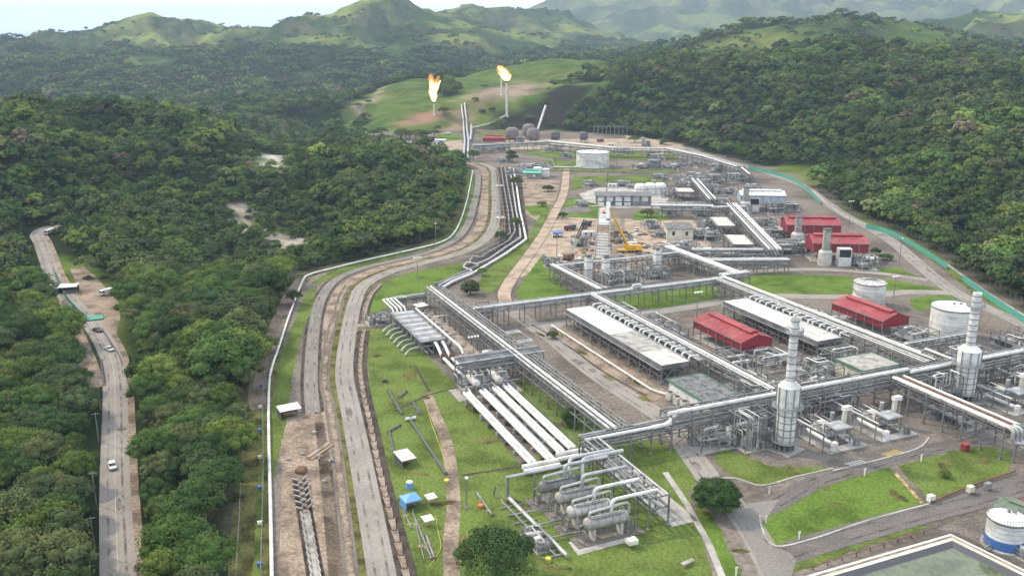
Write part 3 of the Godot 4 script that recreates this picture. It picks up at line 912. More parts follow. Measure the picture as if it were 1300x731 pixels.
func forest() -> void:
	var edge := PackedVector2Array(pairs(PLANT_EDGE))
	var hw := curve(HIGHWAY, 3)
	var leaf := leaf_mat(1, 1, 1)
	M.leaf = leaf
	var tinted := []
	for t in TINTS:
		tinted.append(leaf_mat(t[0], t[1], t[2]))
	M.tinted = tinted
	var near_crowns := []
	var near_trunks := []
	for k in 8:
		near_crowns.append(crown(100 + k, [11.0, 13.0, 10.0, 14.5, 9.5, 12.0, 11.5, 8.5][k], [11.0, 10.5, 12.0, 11.0, 11.0, 12.5, 9.5, 10.0][k], [36, 44, 32, 48, 30, 38, 38, 28][k], 84, 0.25).mesh(leaf))
		near_trunks.append(trunk_shape(200 + k, 10.5, 0.3, 2.6).mesh(M.trunk))
	var mid := []
	for k in 6:
		mid.append(crown(300 + k, [10.5, 12.0, 9.5, 13.0, 9.0, 11.0][k], [10.5, 10.0, 12.5, 10.5, 11.0, 12.0][k], [13, 15, 12, 16, 11, 14][k], 22, 0.62).mesh(leaf))
	var far := []
	for k in 4:
		far.append(crown(400 + k, [15.0, 18.0, 13.0, 20.0][k], [11.0, 12.0, 11.5, 12.0][k], [7, 8, 6, 9][k], 5, 1.9).mesh(leaf))
	var lots := []                                   # [transform, colour] per mesh
	for k in mid.size() + far.size() + 8:
		lots.append([])
	var singles := []
	var low := []                                    # undergrowth between the trunks
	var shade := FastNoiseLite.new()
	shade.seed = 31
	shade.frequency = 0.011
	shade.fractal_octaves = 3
	var bands := [[0.0, 620.0, 5.6], [620.0, 1500.0, 7.2], [1500.0, 2600.0, 12.5], [2600.0, 4300.0, 20.0]]
	var face := Vector2(sin(deg_to_rad(23.4)), -cos(deg_to_rad(23.4)))
	for b in bands.size():
		var step: float = bands[b][2]
		var reach: float = bands[b][1]
		var nx := int(reach * 2.0 / step)
		var nz := int((reach + 60.0) / step)
		for r in nz:
			for k in nx:
				var p := Vector2(-reach + (k + rng.randf()) * step, 60.0 - (r + rng.randf()) * step)
				var d := p.length()
				if d < bands[b][0] or d >= reach or d < 120.0:
					continue
				if absf(face.angle_to(p)) > 0.68 + 30.0 / d:
					continue
				if Geometry2D.is_point_in_polygon(p, edge):
					continue
				if p.y > -185.0 and p.x > 8.0:
					continue
				if d < 650.0 and p.x < 130.0 and near_line(p, hw) < (7.4 if p.y > -300.0 else 11.5):
					continue
				var h := ground(p.x, p.y)
				var wd := wooded(p, h)
				if wd < 0.5 and p.x < 140.0 and d < 800.0 and rng.randf() < 0.16:
					wd = 1.0
				if wd < 0.999 and rng.randf() > wd * (1.0 if wd > 0.5 else 0.7):
					continue
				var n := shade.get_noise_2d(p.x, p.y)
				var size := rng.randf_range(0.72, 1.18) * (1.0 + n * 0.4)
				var u := rng.randf()
				if p.x > -40.0 and p.x < 330.0 and d < 1250.0 and near_line(p, ravine) < 34.0:
					size *= 0.62
				size *= 1.42 if u < 0.09 else (0.66 if u > 0.78 else 1.0)
				if d < 1100.0 and rng.randf() < 0.8:
					var s := rng.randf_range(0.35, 0.55)
					var lp := Vector2(p.x + rng.randf_range(-2.5, 2.5), p.y + rng.randf_range(-2.5, 2.5))
					if near_line(lp, hw) > 6.0 and not Geometry2D.is_point_in_polygon(lp, edge):
						var g0 := rng.randf_range(0.8, 1.2)
						low.append([Transform3D(Basis(Vector3.UP, rng.randf() * TAU) * Basis.from_scale(Vector3(s * 1.2, s * 0.7, s * 1.2)), Vector3(lp.x, ground(lp.x, lp.y) - 0.9, lp.y)), Color(0.07 * g0, 0.118 * g0, 0.028 * g0)])
				if d < 620.0 and p.x < 300.0 and p.x < 60.0 - p.y * 0.5:
					singles.append([d, p, h, size])
					continue
				var t: Array = TINTS[rng.randi() % TINTS.size()]
				var bright := rng.randf_range(0.75, 1.25) * (1.0 + n * 0.8)  # broad tone by stand, also painting sunny and clouded patches into the canopy
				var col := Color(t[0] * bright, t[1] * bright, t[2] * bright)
				if rng.randf() < 0.03:
					col = Color(0.14, 0.12, 0.075) * bright
				var basis := Basis(Vector3.UP, rng.randf() * TAU) * Basis.from_scale(Vector3(size, size * rng.randf_range(0.85, 1.2), size))
				if b < 2:
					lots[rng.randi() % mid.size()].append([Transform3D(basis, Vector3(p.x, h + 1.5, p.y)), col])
				else:
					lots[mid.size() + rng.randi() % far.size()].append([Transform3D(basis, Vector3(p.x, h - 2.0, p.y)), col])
	singles.sort_custom(func(a, b): return a[0] < b[0])
	# the nearest trees one by one, the rest of the near wood with the woods beyond
	for k in singles.size():
		var s: Array = singles[k]
		var p: Vector2 = s[1]
		var v := k % 8
		if k < 290:
			var side := near_side(p, hw)
			var tone := rng.randi() % tinted.size()
			var shape: String = ["tall", "broad", "low"][0 if s[3] > 1.25 else (2 if s[3] < 0.8 else 1)]
			var o := thing("forest_tree", "%s %s forest tree %s" % [shape, ["mid green", "bright green", "deep green", "yellow green", "grey green", "olive green", "dark green"][tone], ["left of the highway", "between the highway and the fire break"][side]], "tree", Vector3(p.x, s[2], p.y), rng.randf() * TAU, ["forest trees left of the highway", "forest trees right of the highway"][side])
			o.scale = Vector3(s[3], s[3] * rng.randf_range(0.9, 1.15), s[3])
			var c := shown("crown", near_crowns[v], o)
			c.position.y = 1.8
			c.set_surface_override_material(0, tinted[tone])
			shown("trunk", near_trunks[v], o)
		else:
			var t: Array = TINTS[rng.randi() % TINTS.size()]
			var bright := rng.randf_range(0.75, 1.25)
			lots[(mid.size() + far.size() + rng.randi() % 8) if s[0] < 420.0 else rng.randi() % mid.size()].append([Transform3D(Basis(Vector3.UP, rng.randf() * TAU) * Basis.from_scale(Vector3.ONE * s[3]), Vector3(p.x, s[2] + 1.5, p.y)), Color(t[0] * bright, t[1] * bright, t[2] * bright)])
	# bare grey trees standing in the wood
	for k in 6:
		var s: Array = singles[60 + k * 37]
		var p: Vector2 = s[1]
		var o := thing("dead_tree", "bare pale dead tree standing among the near forest", "tree", Vector3(p.x + 2.0, s[2], p.y + 2.0), k * 1.1, "bare trees in the near forest")
		part("trunk", trunk_shape(700 + k, 15.0, 0.28, 3.4), M.dead_wood, o)
	lots.append(low)
	var total := 0
	for k in lots.size():
		var mm := MultiMesh.new()
		mm.transform_format = MultiMesh.TRANSFORM_3D
		mm.use_colors = true
		mm.mesh = mid[k] if k < mid.size() else (far[k - mid.size()] if k < mid.size() + far.size() else near_crowns[k - mid.size() - far.size()] if k < lots.size() - 1 else mid[0])
		mm.instance_count = lots[k].size()
		for j in lots[k].size():
			mm.set_instance_transform(j, lots[k][j][0])
			mm.set_instance_color(j, lots[k][j][1])
		total += lots[k].size()
		var o := MultiMeshInstance3D.new()
		o.name = numbered("forest" if k < lots.size() - 1 else "undergrowth")
		o.multimesh = mm
		add_child(o)
		tag(o, "low undergrowth between the forest trunks" if k == lots.size() - 1 else "dense forest on the valley floor and hillsides" if k < mid.size() or k >= mid.size() + far.size() else "distant woods on the mountain slopes", "forest", "", "stuff")
	print("trees ", total, " singles ", singles.size())

func near_side(p: Vector2, hw: Array) -> int:
	var best := 1e9
	var side := 0
	for k in hw.size() - 1:
		var q := Geometry2D.get_closest_point_to_segment(p, hw[k], hw[k + 1])
		if p.distance_squared_to(q) < best:
			best = p.distance_squared_to(q)
			side = 1 if (hw[k + 1] - hw[k]).cross(p - hw[k]) > 0.0 else 0
	return side


# ---------------------------------------------------------------- plant: builders
func plant_materials() -> void:
	M.steel = ground_mat([0.15, 0.15, 0.148], [0.245, 0.248, 0.245], 7.0, 31.0, 101, 0.25, 0.65)
	M.dark_steel = plain(0.085, 0.088, 0.09, 0.7, 0.1)
	M.galv = ground_mat([0.19, 0.188, 0.18], [0.32, 0.325, 0.32], 6.0, 27.0, 102, 0.28, 0.55)
	M.clad = ground_mat([0.36, 0.365, 0.37], [0.50, 0.505, 0.51], 5.0, 20.0, 81, 0.2, 0.42)
	M.clad.metallic = 0.25
	M.white = ground_mat([0.60, 0.59, 0.565], [0.78, 0.775, 0.755], 6.0, 22.0, 83, 0.2, 0.55)
	M.dirty_white = ground_mat([0.44, 0.42, 0.38], [0.62, 0.605, 0.57], 4.0, 18.0, 85, 0.18, 0.7)
	M.stained = ground_mat([0.30, 0.285, 0.26], [0.42, 0.40, 0.37], 4.0, 16.0, 87, 0.25, 0.8)
	M.cream = ground_mat([0.55, 0.53, 0.42], [0.72, 0.70, 0.58], 4.0, 15.0, 88, 0.15, 0.8)
	M.red_roof = ground_mat([0.27, 0.04, 0.045], [0.38, 0.078, 0.08], 5.0, 24.0, 89, 0.22, 0.65)
	M.red_wall = ground_mat([0.225, 0.014, 0.028], [0.275, 0.024, 0.04], 4.0, 14.0, 90, 0.1, 0.55)
	M.red_faded = ground_mat([0.30, 0.06, 0.062], [0.42, 0.12, 0.115], 4.0, 18.0, 98, 0.25, 0.7)
	M.red_deep = ground_mat([0.27, 0.032, 0.038], [0.33, 0.048, 0.052], 4.0, 18.0, 99, 0.12, 0.5)
	for k in ["red_roof", "red_faded", "red_deep"]:   # rain streaks run down the slope
		M[k].uv1_scale = Vector3(1 / 26.0, 1 / 26.0, 1 / 3.0)
	M.pink_roof = plain(0.62, 0.24, 0.25, 0.55)
	M.grey_roof = ground_mat([0.11, 0.11, 0.115], [0.25, 0.25, 0.255], 3.0, 12.0, 91, 0.35, 0.85)
	M.rust = ground_mat([0.13, 0.06, 0.035], [0.27, 0.15, 0.09], 2.0, 9.0, 92, 0.3, 0.85)
	M.green_paint = plain(0.07, 0.17, 0.10, 0.7)
	M.faded_green = ground_mat([0.10, 0.15, 0.10], [0.19, 0.23, 0.17], 3.0, 11.0, 105, 0.2, 0.8)
	M.turquoise = plain(0.05, 0.27, 0.215, 0.8)
	M.blue = plain(0.04, 0.13, 0.36, 0.5)
	M.light_blue = plain(0.12, 0.30, 0.62, 0.6)
	M.yellow = plain(0.72, 0.40, 0.03, 0.5)
	M.bright_yellow = plain(0.50, 0.46, 0.05, 0.7)
	M.orange = plain(0.62, 0.14, 0.03, 0.6)
	M.maroon = plain(0.20, 0.02, 0.03, 0.6)
	M.black = plain(0.02, 0.02, 0.022, 0.6)
	M.rubber = plain(0.025, 0.025, 0.025, 0.9)
	M.glass = plain(0.03, 0.04, 0.05, 0.12)
	M.grate = plain(0.24, 0.25, 0.26, 0.6, 0.2)
	M.rusty_grey = ground_mat([0.15, 0.135, 0.12], [0.27, 0.25, 0.23], 6.0, 23.0, 103, 0.3, 0.8)
	M.slab = M.concrete
	M.pink_concrete = ground_mat([0.28, 0.225, 0.18], [0.40, 0.33, 0.275], 3.0, 20.0, 93, 0.25, 0.9)
	M.wood = plain(0.30, 0.20, 0.12, 0.9)

# corners rounded off with radius r
func bend(pts: Array, r: float) -> Array:
	var out := [pts[0]]
	for k in range(1, pts.size() - 1):
		var p: Vector3 = pts[k]
		var a: Vector3 = pts[k - 1] - p
		var b: Vector3 = pts[k + 1] - p
		var q := minf(r, minf(a.length(), b.length()) * 0.49)
		var s := p + a.normalized() * q
		var e := p + b.normalized() * q
		for t in 5:
			var f := t / 4.0
			out.append(s.lerp(p, f).lerp(p.lerp(e, f), f))
	out.append(pts[-1])
	return out

func pipe(parent: Node, pts: Array, r: float, m: Material, sides := 8, called := "pipe") -> MeshInstance3D:
	return part(called, Geo.new().tube(bend(pts, r * 3.0), r, sides), m, parent)

func heading(a: Vector2, b: Vector2) -> float:
	return atan2(-(b.y - a.y), b.x - a.x)

# steel bents every `bay` metres; pipes are [offset across, tier, radius, material name]
func rack(label: String, a: Vector2, b: Vector2, w: float, tiers: Array, bay: float, pipes: Array, group := "") -> Node3D:
	var o := thing("pipe_rack", label, "pipe rack", v3(a), heading(a, b), group)
	var l := a.distance_to(b)
	var n := maxi(1, roundi(l / bay))
	var top: float = tiers[-1]
	var col := Geo.new().block(-0.17, 0.17, 0, top + 0.15, -0.17, 0.17).block(-0.4, 0.4, 0, 0.35, -0.4, 0.4).mesh(M.steel)
	var beam := Geo.new().box(Vector3.ZERO, Vector3(0.26, 0.32, w + 0.3)).mesh(M.steel)
	for k in n + 1:
		var x := l * k / n
		for s in [-0.5, 0.5]:
			shown("column", col, o).position = Vector3(x, 0, w * s)
		for t in tiers:
			shown("beam", beam, o).position = Vector3(x, t, 0)
	for t in tiers:
		for s in [-0.5, 0.5]:
			part("girder", Geo.new().bar(Vector3(0, t - 0.06, w * s), Vector3(l, t - 0.06, w * s), 0.2, 0.3), M.steel, o)
	var br := Geo.new()
	for k in range(0, n, 4):
		for s in [-0.5, 0.5]:
			var x0 := l * k / n
			var x1 := l * (k + 1) / n
			br.bar(Vector3(x0, 0.6, w * s + 0.02), Vector3(x1, tiers[0] - 0.3, w * s + 0.02), 0.14)
	part("brace", br, M.steel, o)
	for p in pipes:
		var y: float = tiers[p[1]] + 0.18 + p[2]
		var z: float = p[0]
		var pts := [Vector3(-0.6, y, z), Vector3(l + 0.6, y, z)]
		if p.size() > 4: # expansion loop half way
			var m: float = l * p[4]
			pts = [Vector3(-0.6, y, z), Vector3(m - 2, y, z), Vector3(m - 2, y + 1.6, z), Vector3(m + 2, y + 1.6, z), Vector3(m + 2, y, z), Vector3(l + 0.6, y, z)]
		var g := Geo.new().tube(bend(pts, p[2] * 3.0), p[2], 8)
		var at: float = 3.0 + fmod(absf(z) * 7.3, 6.0)
		while at < l:
			if p.size() < 5:
				g.tube([Vector3(at - 0.09, y, z), Vector3(at + 0.09, y, z)], p[2] * 1.28, 8)
			at += 7.0 + fmod(absf(z) * 5.1 + at, 9.0)
		part("pipe", g, M[p[3]], o)
	return o

func handrail(o: Node, pts: Array, h := 1.1, step := 2.0) -> void:
	var g := Geo.new()
	for y in [h * 0.5, h]:
		for k in pts.size() - 1:
			g.bar(pts[k] + Vector3(0, y, 0), pts[k + 1] + Vector3(0, y, 0), 0.06)
	for k in pts.size() - 1:
		var n := maxi(1, int(pts[k].distance_to(pts[k + 1]) / step))
		for s in n + 1:
			var p: Vector3 = pts[k].lerp(pts[k + 1], float(s) / n)
			g.bar(p, p + Vector3(0, h, 0), 0.06)
	part("handrail", g, M.galv, o)

# bank of fan coolers on braced legs; local x across, z along
func cooler(label: String, x0: float, x1: float, z0: float, z1: float, h: float, bays: int, looks: Array, loops := true) -> Node3D:
	var o := thing("air_cooler", label, "air cooler", Vector3(x0, 0, z0))
	var w := x1 - x0
	var l := z1 - z0
	var b := l / bays
	var leg := Geo.new().block(-0.18, 0.18, 0, h - 1.4, -0.18, 0.18).block(-0.4, 0.4, 0, 0.3, -0.4, 0.4).mesh(M.steel)
	for k in bays + 1:
		for s in [0.25, w * 0.5, w - 0.25]:
			shown("leg", leg, o).position = Vector3(s, 0, minf(maxf(b * k, 0.2), l - 0.2))
	var y0 := 0.4
	var y1 := h - 1.5
	var ym := y1 * 0.52
	var br := Geo.new()
	br.bar(Vector3(0, y0, 0), Vector3(0, ym, b / 2), 0.17).bar(Vector3(0, ym, b / 2), Vector3(0, y0, b), 0.17)
	br.bar(Vector3(0, y1, 0), Vector3(0, ym, b / 2), 0.17).bar(Vector3(0, ym, b / 2), Vector3(0, y1, b), 0.17).bar(Vector3(0, ym, 0), Vector3(0, ym, b), 0.17)
	var brace := br.mesh(M.galv)
	for k in bays:
		for s in [0.25, w - 0.25]:
			shown("brace", brace, o).position = Vector3(s, 0, b * k)
	var eb := Geo.new()
	for z in [0.2, l - 0.2]:
		for s in [0.0, 0.5]:
			eb.bar(Vector3(0.3 + s * w, y1, z), Vector3(w * (s + 0.25), ym, z), 0.17).bar(Vector3(w * (s + 0.25), ym, z), Vector3(w * (s + 0.5) - 0.3, y1, z), 0.17)
			eb.bar(Vector3(0.3 + s * w, y0, z), Vector3(w * (s + 0.25), ym, z), 0.17).bar(Vector3(w * (s + 0.25), ym, z), Vector3(w * (s + 0.5) - 0.3, y0, z), 0.17)
	part("end_brace", eb, M.galv, o)
	part("plenum", Geo.new().block(0, w, h - 1.4, h - 0.12, 0, l), M.steel, o)
	var rib := Geo.new()
	for k in bays * 6 + 1:
		for s in [-0.05, w + 0.05]:
			rib.block(s - 0.06, s + 0.06, h - 1.4, h - 0.1, l * k / (bays * 6) - 0.06, l * k / (bays * 6) + 0.06)
	part("plenum_rib", rib, M.galv, o)
	var ring := Geo.new().lathe(Vector3.ZERO, [1.9, -0.9, 1.9, 0, 1.7, 0, 1.7, -0.9], 16).mesh(M.dark_steel)
	for k in bays:
		for s in [0.27, 0.73]:
			shown("fan_ring", ring, o).position = Vector3(w * s, h - 1.4, b * (k + 0.5))
	for k in bays:
		part("roof_panel", Geo.new().block(0.15, w - 0.15, h - 0.12, h + 0.04, b * k + 0.06, b * (k + 1) - 0.06), M[looks[k]], o)
	part("roof_edge", Geo.new().block(-0.12, 0.13, h - 0.3, h + 0.07, -0.1, l + 0.1).block(w - 0.13, w + 0.12, h - 0.3, h + 0.07, -0.1, l + 0.1).block(0.13, w - 0.13, h - 0.3, h + 0.07, -0.1, 0.0).block(0.13, w - 0.13, h - 0.3, h + 0.07, l, l + 0.1), M.steel, o)
	part("walkway", Geo.new().block(-1.0, -0.14, h - 1.5, h - 1.4, 0, l), M.grate, o)
	handrail(o, [Vector3(-0.95, h - 1.4, 0), Vector3(-0.95, h - 1.4, l)])
	if loops:
		var lp := Geo.new().tube(bend([Vector3(-0.4, h - 1.0, 0), Vector3(-0.4, h + 1.1, 0), Vector3(3.2, h + 1.1, 0), Vector3(3.2, h - 0.6, 0)], 0.6), 0.3, 8).mesh(M.white)
		for k in bays * 2:
			shown("header_pipe", lp, o).position = Vector3(w + 0.9, 0, (k + 0.5 + 0.18 * sin(k * 2.1)) * l / (bays * 2))
		part("header_box", Geo.new().block(w + 0.1, w + 0.6, h - 1.3, h + 0.1, 0.3, l - 0.3), M.galv, o)
		for x in [w + 4.1, w + 5.2]:
			pipe(o, [Vector3(x, h - 0.5, 0), Vector3(x, h - 0.5, l)], 0.36, M.clad)
		var sup := Geo.new().block(-0.12, 0.12, 0, h - 1.0, -0.12, 0.12).mesh(M.steel)
		for k in bays + 1:
			shown("support", sup, o).position = Vector3(w + 4.7, 0, l * k / bays)
	return o

# hall with a gable roof, ridge vent, red cladding above an open base; local x across, z along
func hall(label: String, at: Vector3, turn: float, w: float, l: float, eave: float, rise: float, skirt: float, roof_m: Material, wall_m: Material, group := "", bays := 6, light_panels := []) -> Node3D:
	var o := thing("industrial_hall", label, "hall", at, turn, group)
	var y := eave
	var over := 0.5
	for s in [-1.0, 1.0]:
		for k in bays:
			var z0 := -over + (l + 2 * over) * k / bays + 0.01
			var z1 := -over + (l + 2 * over) * (k + 1) / bays - 0.01
			var g := Geo.new()
			var e := Vector3(w / 2 + s * (w / 2 + over), y - rise * over / (w / 2), 0)
			var rg := Vector3(w / 2 + s * 0.02, y + rise, 0)
			var nn := Vector3(s * rise, w / 2, 0).normalized() * 0.12
			for q in [nn, Vector3.ZERO]:
				g.quad(e + q + Vector3(0, 0, z0), rg + q + Vector3(0, 0, z0), rg + q + Vector3(0, 0, z1), e + q + Vector3(0, 0, z1), nn if q != Vector3.ZERO else -nn)
			g.quad(e + Vector3(0, 0, z0), e + nn + Vector3(0, 0, z0), e + nn + Vector3(0, 0, z1), e + Vector3(0, 0, z1), Vector3(s, 0, 0))
			for z in [z0, z1]:
				g.quad(e + Vector3(0, 0, z), e + nn + Vector3(0, 0, z), rg + nn + Vector3(0, 0, z), rg + Vector3(0, 0, z), Vector3(0, 0, z - l / 2))
			var ribs := int((z1 - z0) / 0.9)
			for r in ribs:
				var zr := z0 + (r + 0.5) * (z1 - z0) / ribs
				g.bar(e + nn * 1.2 + Vector3(0, 0, zr), rg + nn * 1.2 + Vector3(0, 0, zr), 0.09, 0.07)
			part("roof_panel", g, M.pink_roof if (k in light_panels and s > 0) else ([roof_m, M.red_faded, M.red_deep][(k * 7 + int(s) + label.length()) % 3] if roof_m == M.red_roof else roof_m), o)
	# ridge ventilator
	var v := Geo.new()
	var rw := w * 0.14
	v.quad(Vector3(w / 2 - rw, y + rise + 0.35, 1.5), Vector3(w / 2, y + rise + 0.95, 1.5), Vector3(w / 2, y + rise + 0.95, l - 1.5), Vector3(w / 2 - rw, y + rise + 0.35, l - 1.5), Vector3(-1, 1, 0))
	v.quad(Vector3(w / 2 + rw, y + rise + 0.35, 1.5), Vector3(w / 2, y + rise + 0.95, 1.5), Vector3(w / 2, y + rise + 0.95, l - 1.5), Vector3(w / 2 + rw, y + rise + 0.35, l - 1.5), Vector3(1, 1, 0))
	part("ridge_cap", v, roof_m, o)
	var vs := Geo.new().block(w / 2 - rw * 0.85, w / 2 + rw * 0.85, y + rise - 0.5, y + rise + 0.36, 1.7, l - 1.7)
	for z in [1.5, l - 1.5]:
		vs.tri(Vector3(w / 2 - rw, y + rise + 0.35, z), Vector3(w / 2, y + rise + 0.95, z), Vector3(w / 2 + rw, y + rise + 0.35, z), Vector3(0, 0, z - l / 2))
	part("ridge_vent", vs, wall_m, o)
	# cladding
	for s in [0.0, 1.0]:
		var x: float = w * s
		for k in bays:
			var g := Geo.new().block(x - 0.06, x + 0.06, y - skirt, y - 0.02, l * k / bays + 0.02, l * (k + 1) / bays - 0.02)
			for r in 5:
				var zr := l * (k + (r + 0.5) / 5.0) / bays
				g.block(x - 0.1, x + 0.1, y - skirt, y - 0.05, zr - 0.04, zr + 0.04)
			part("wall_panel", g, wall_m, o)
	for z in [0.0, l]:
		var g := Geo.new().block(0.07, w - 0.07, y - skirt, y, z - 0.06, z + 0.06)
		for zz in [z - 0.06, z + 0.06]:
			g.tri(Vector3(0, y, zz), Vector3(w / 2, y + rise - 0.02, zz), Vector3(w, y, zz), Vector3(0, 0, zz - z))
		for r in int(w / 0.9):
			var xr := 0.5 + r * 0.9
			g.block(xr - 0.04, xr + 0.04, y - skirt, y + rise * (1.0 - absf(xr - w / 2) / (w / 2)) - 0.1, z - 0.1, z + 0.1)
		part("gable_wall", g, wall_m, o)
	var post := Geo.new().block(-0.14, 0.14, 0, y, -0.14, 0.14).mesh(M.galv)
	for k in bays + 1:
		for x in [-0.16, w + 0.16]:
			shown("post", post, o).position = Vector3(x, 0, l * k / bays)
	for x in [-0.62, w + 0.62]:
		part("gutter", Geo.new().block(x - 0.1, x + 0.1, y - rise * over / (w / 2) - 0.16, y - rise * over / (w / 2) + 0.02, -over, l + over), M.galv, o)
	part("gable_door", Geo.new().block(w * 0.5 - 1.6, w * 0.5 + 1.6, 0.25, minf(3.4, y - skirt), l + 0.08, l + 0.16), M.galv, o)
	part("floor_slab", Geo.new().block(-0.6, w + 0.6, 0, 0.25, -0.6, l + 0.6), M.concrete, o)
	return o

func tank(label: String, at: Vector3, r: float, h: float, cone: float, body: Material, stair_from: float, stair_m: Material, category := "tank") -> Node3D:
	var o := thing("storage_tank", label, category, at)
	part("ring_base", Geo.new().lathe(Vector3.ZERO, [r + 0.7, 0.0, r + 0.7, 0.35, 0, 0.35], 32), M.concrete, o)
	part("shell", Geo.new().lathe(Vector3.ZERO, [r, 0.35, r, h], 40), body, o)
	part("roof", Geo.new().lathe(Vector3.ZERO, [r + 0.12, h - 0.05, r + 0.12, h + 0.06, 0.001, h + cone], 40), body, o)
	var seams := Geo.new()
	for k in 5:
		seams.lathe(Vector3.ZERO, [r + 0.01, h * (k + 1) / 6.0, r + 0.045, h * (k + 1) / 6.0 + 0.02, r + 0.045, h * (k + 1) / 6.0 + 0.06, r + 0.01, h * (k + 1) / 6.0 + 0.08], 40)
	part("shell_seam", seams, M.galv, o)
	part("top_curb", Geo.new().lathe(Vector3.ZERO, [r + 0.13, h - 0.35, r + 0.2, h - 0.35, r + 0.2, h + 0.12, r + 0.13, h + 0.12], 40), M.galv, o)
	# stair round the shell
	var st := Geo.new()
	var rail := []
	var n := int(h / 0.32)
	for k in n:
		var a := stair_from + k * 0.9 / r
		var y := 0.4 + (h - 0.4) * k / n
		var d := Vector3(cos(a), 0, sin(a))
		st.box(d * (r + 0.55) + Vector3(0, y, 0), Vector3(0.95, 0.06, 0.3), Basis(d, Vector3.UP, d.cross(Vector3.UP)))
		if k % 2 == 0:
			rail.append(d * (r + 1.02) + Vector3(0, y + 1.05, 0))
			st.bar(d * (r + 1.02) + Vector3(0, y, 0), d * (r + 1.02) + Vector3(0, y + 1.05, 0), 0.06)
	part("stair", st, stair_m, o)
	part("stair_rail", Geo.new().tube(rail, 0.06, 5), stair_m, o)
	var rr := Geo.new()
	for k in 40:
		var a := TAU * k / 40
		var b := TAU * (k + 1) / 40
		var d := Vector3(cos(a), 0, sin(a)) * (r - 0.1)
		rr.bar(d + Vector3(0, h, 0), d + Vector3(0, h + 1.0, 0), 0.05)
		rr.bar(d + Vector3(0, h + 1.0, 0), Vector3(cos(b), 0, sin(b)) * (r - 0.1) + Vector3(0, h + 1.0, 0), 0.05)
	part("roof_rail", rr, stair_m, o)
	part("roof_hatch", Geo.new().lathe(Vector3(r * 0.45, h + cone * 0.5, 0), [0.5, 0, 0.5, 0.6, 0, 0.6], 10).lathe(Vector3(0, h + cone - 0.1, 0), [0.35, 0, 0.35, 0.7, 0.6, 0.75, 0, 1.0], 10), M.galv, o)
	part("outlet_pipe", Geo.new().tube(bend([Vector3(-r, 1.0, 0), Vector3(-r - 1.6, 1.0, 0), Vector3(-r - 1.6, 0.2, 0)], 0.4), 0.22, 8), M.galv, o)
	return o

# lying pressure vessel with dished ends on saddles; along local x
func vessel_shape(l: float, r: float) -> Geo:
	var prof := []
	for k in 7:
		var a := PI / 2 * k / 6
		prof.append_array([r * sin(a), -l / 2 - r * 0.5 * cos(a)])
	for k in 7:
		var a := PI / 2 * (1.0 - k / 6.0)
		prof.append_array([r * sin(a), l / 2 + r * 0.5 * cos(a)])
	return Geo.new().lathe(Vector3.ZERO, prof, 20, Basis(Vector3(0, 0, 1), Vector3(1, 0, 0), Vector3(0, 1, 0)), true)

func standing_shape(h: float, r: float) -> Geo:
	var prof := [r * 0.8, 0.0, r * 0.8, 0.5, r, 0.6, r, h - r * 0.5]
	for k in 5:
		var a := PI / 2 * (1.0 - (k + 1) / 5.0)
		prof.append_array([maxf(r * sin(a), 0.001), h - r * 0.5 + r * 0.5 * cos(a)])
	return Geo.new().lathe(Vector3.ZERO, prof, 16)

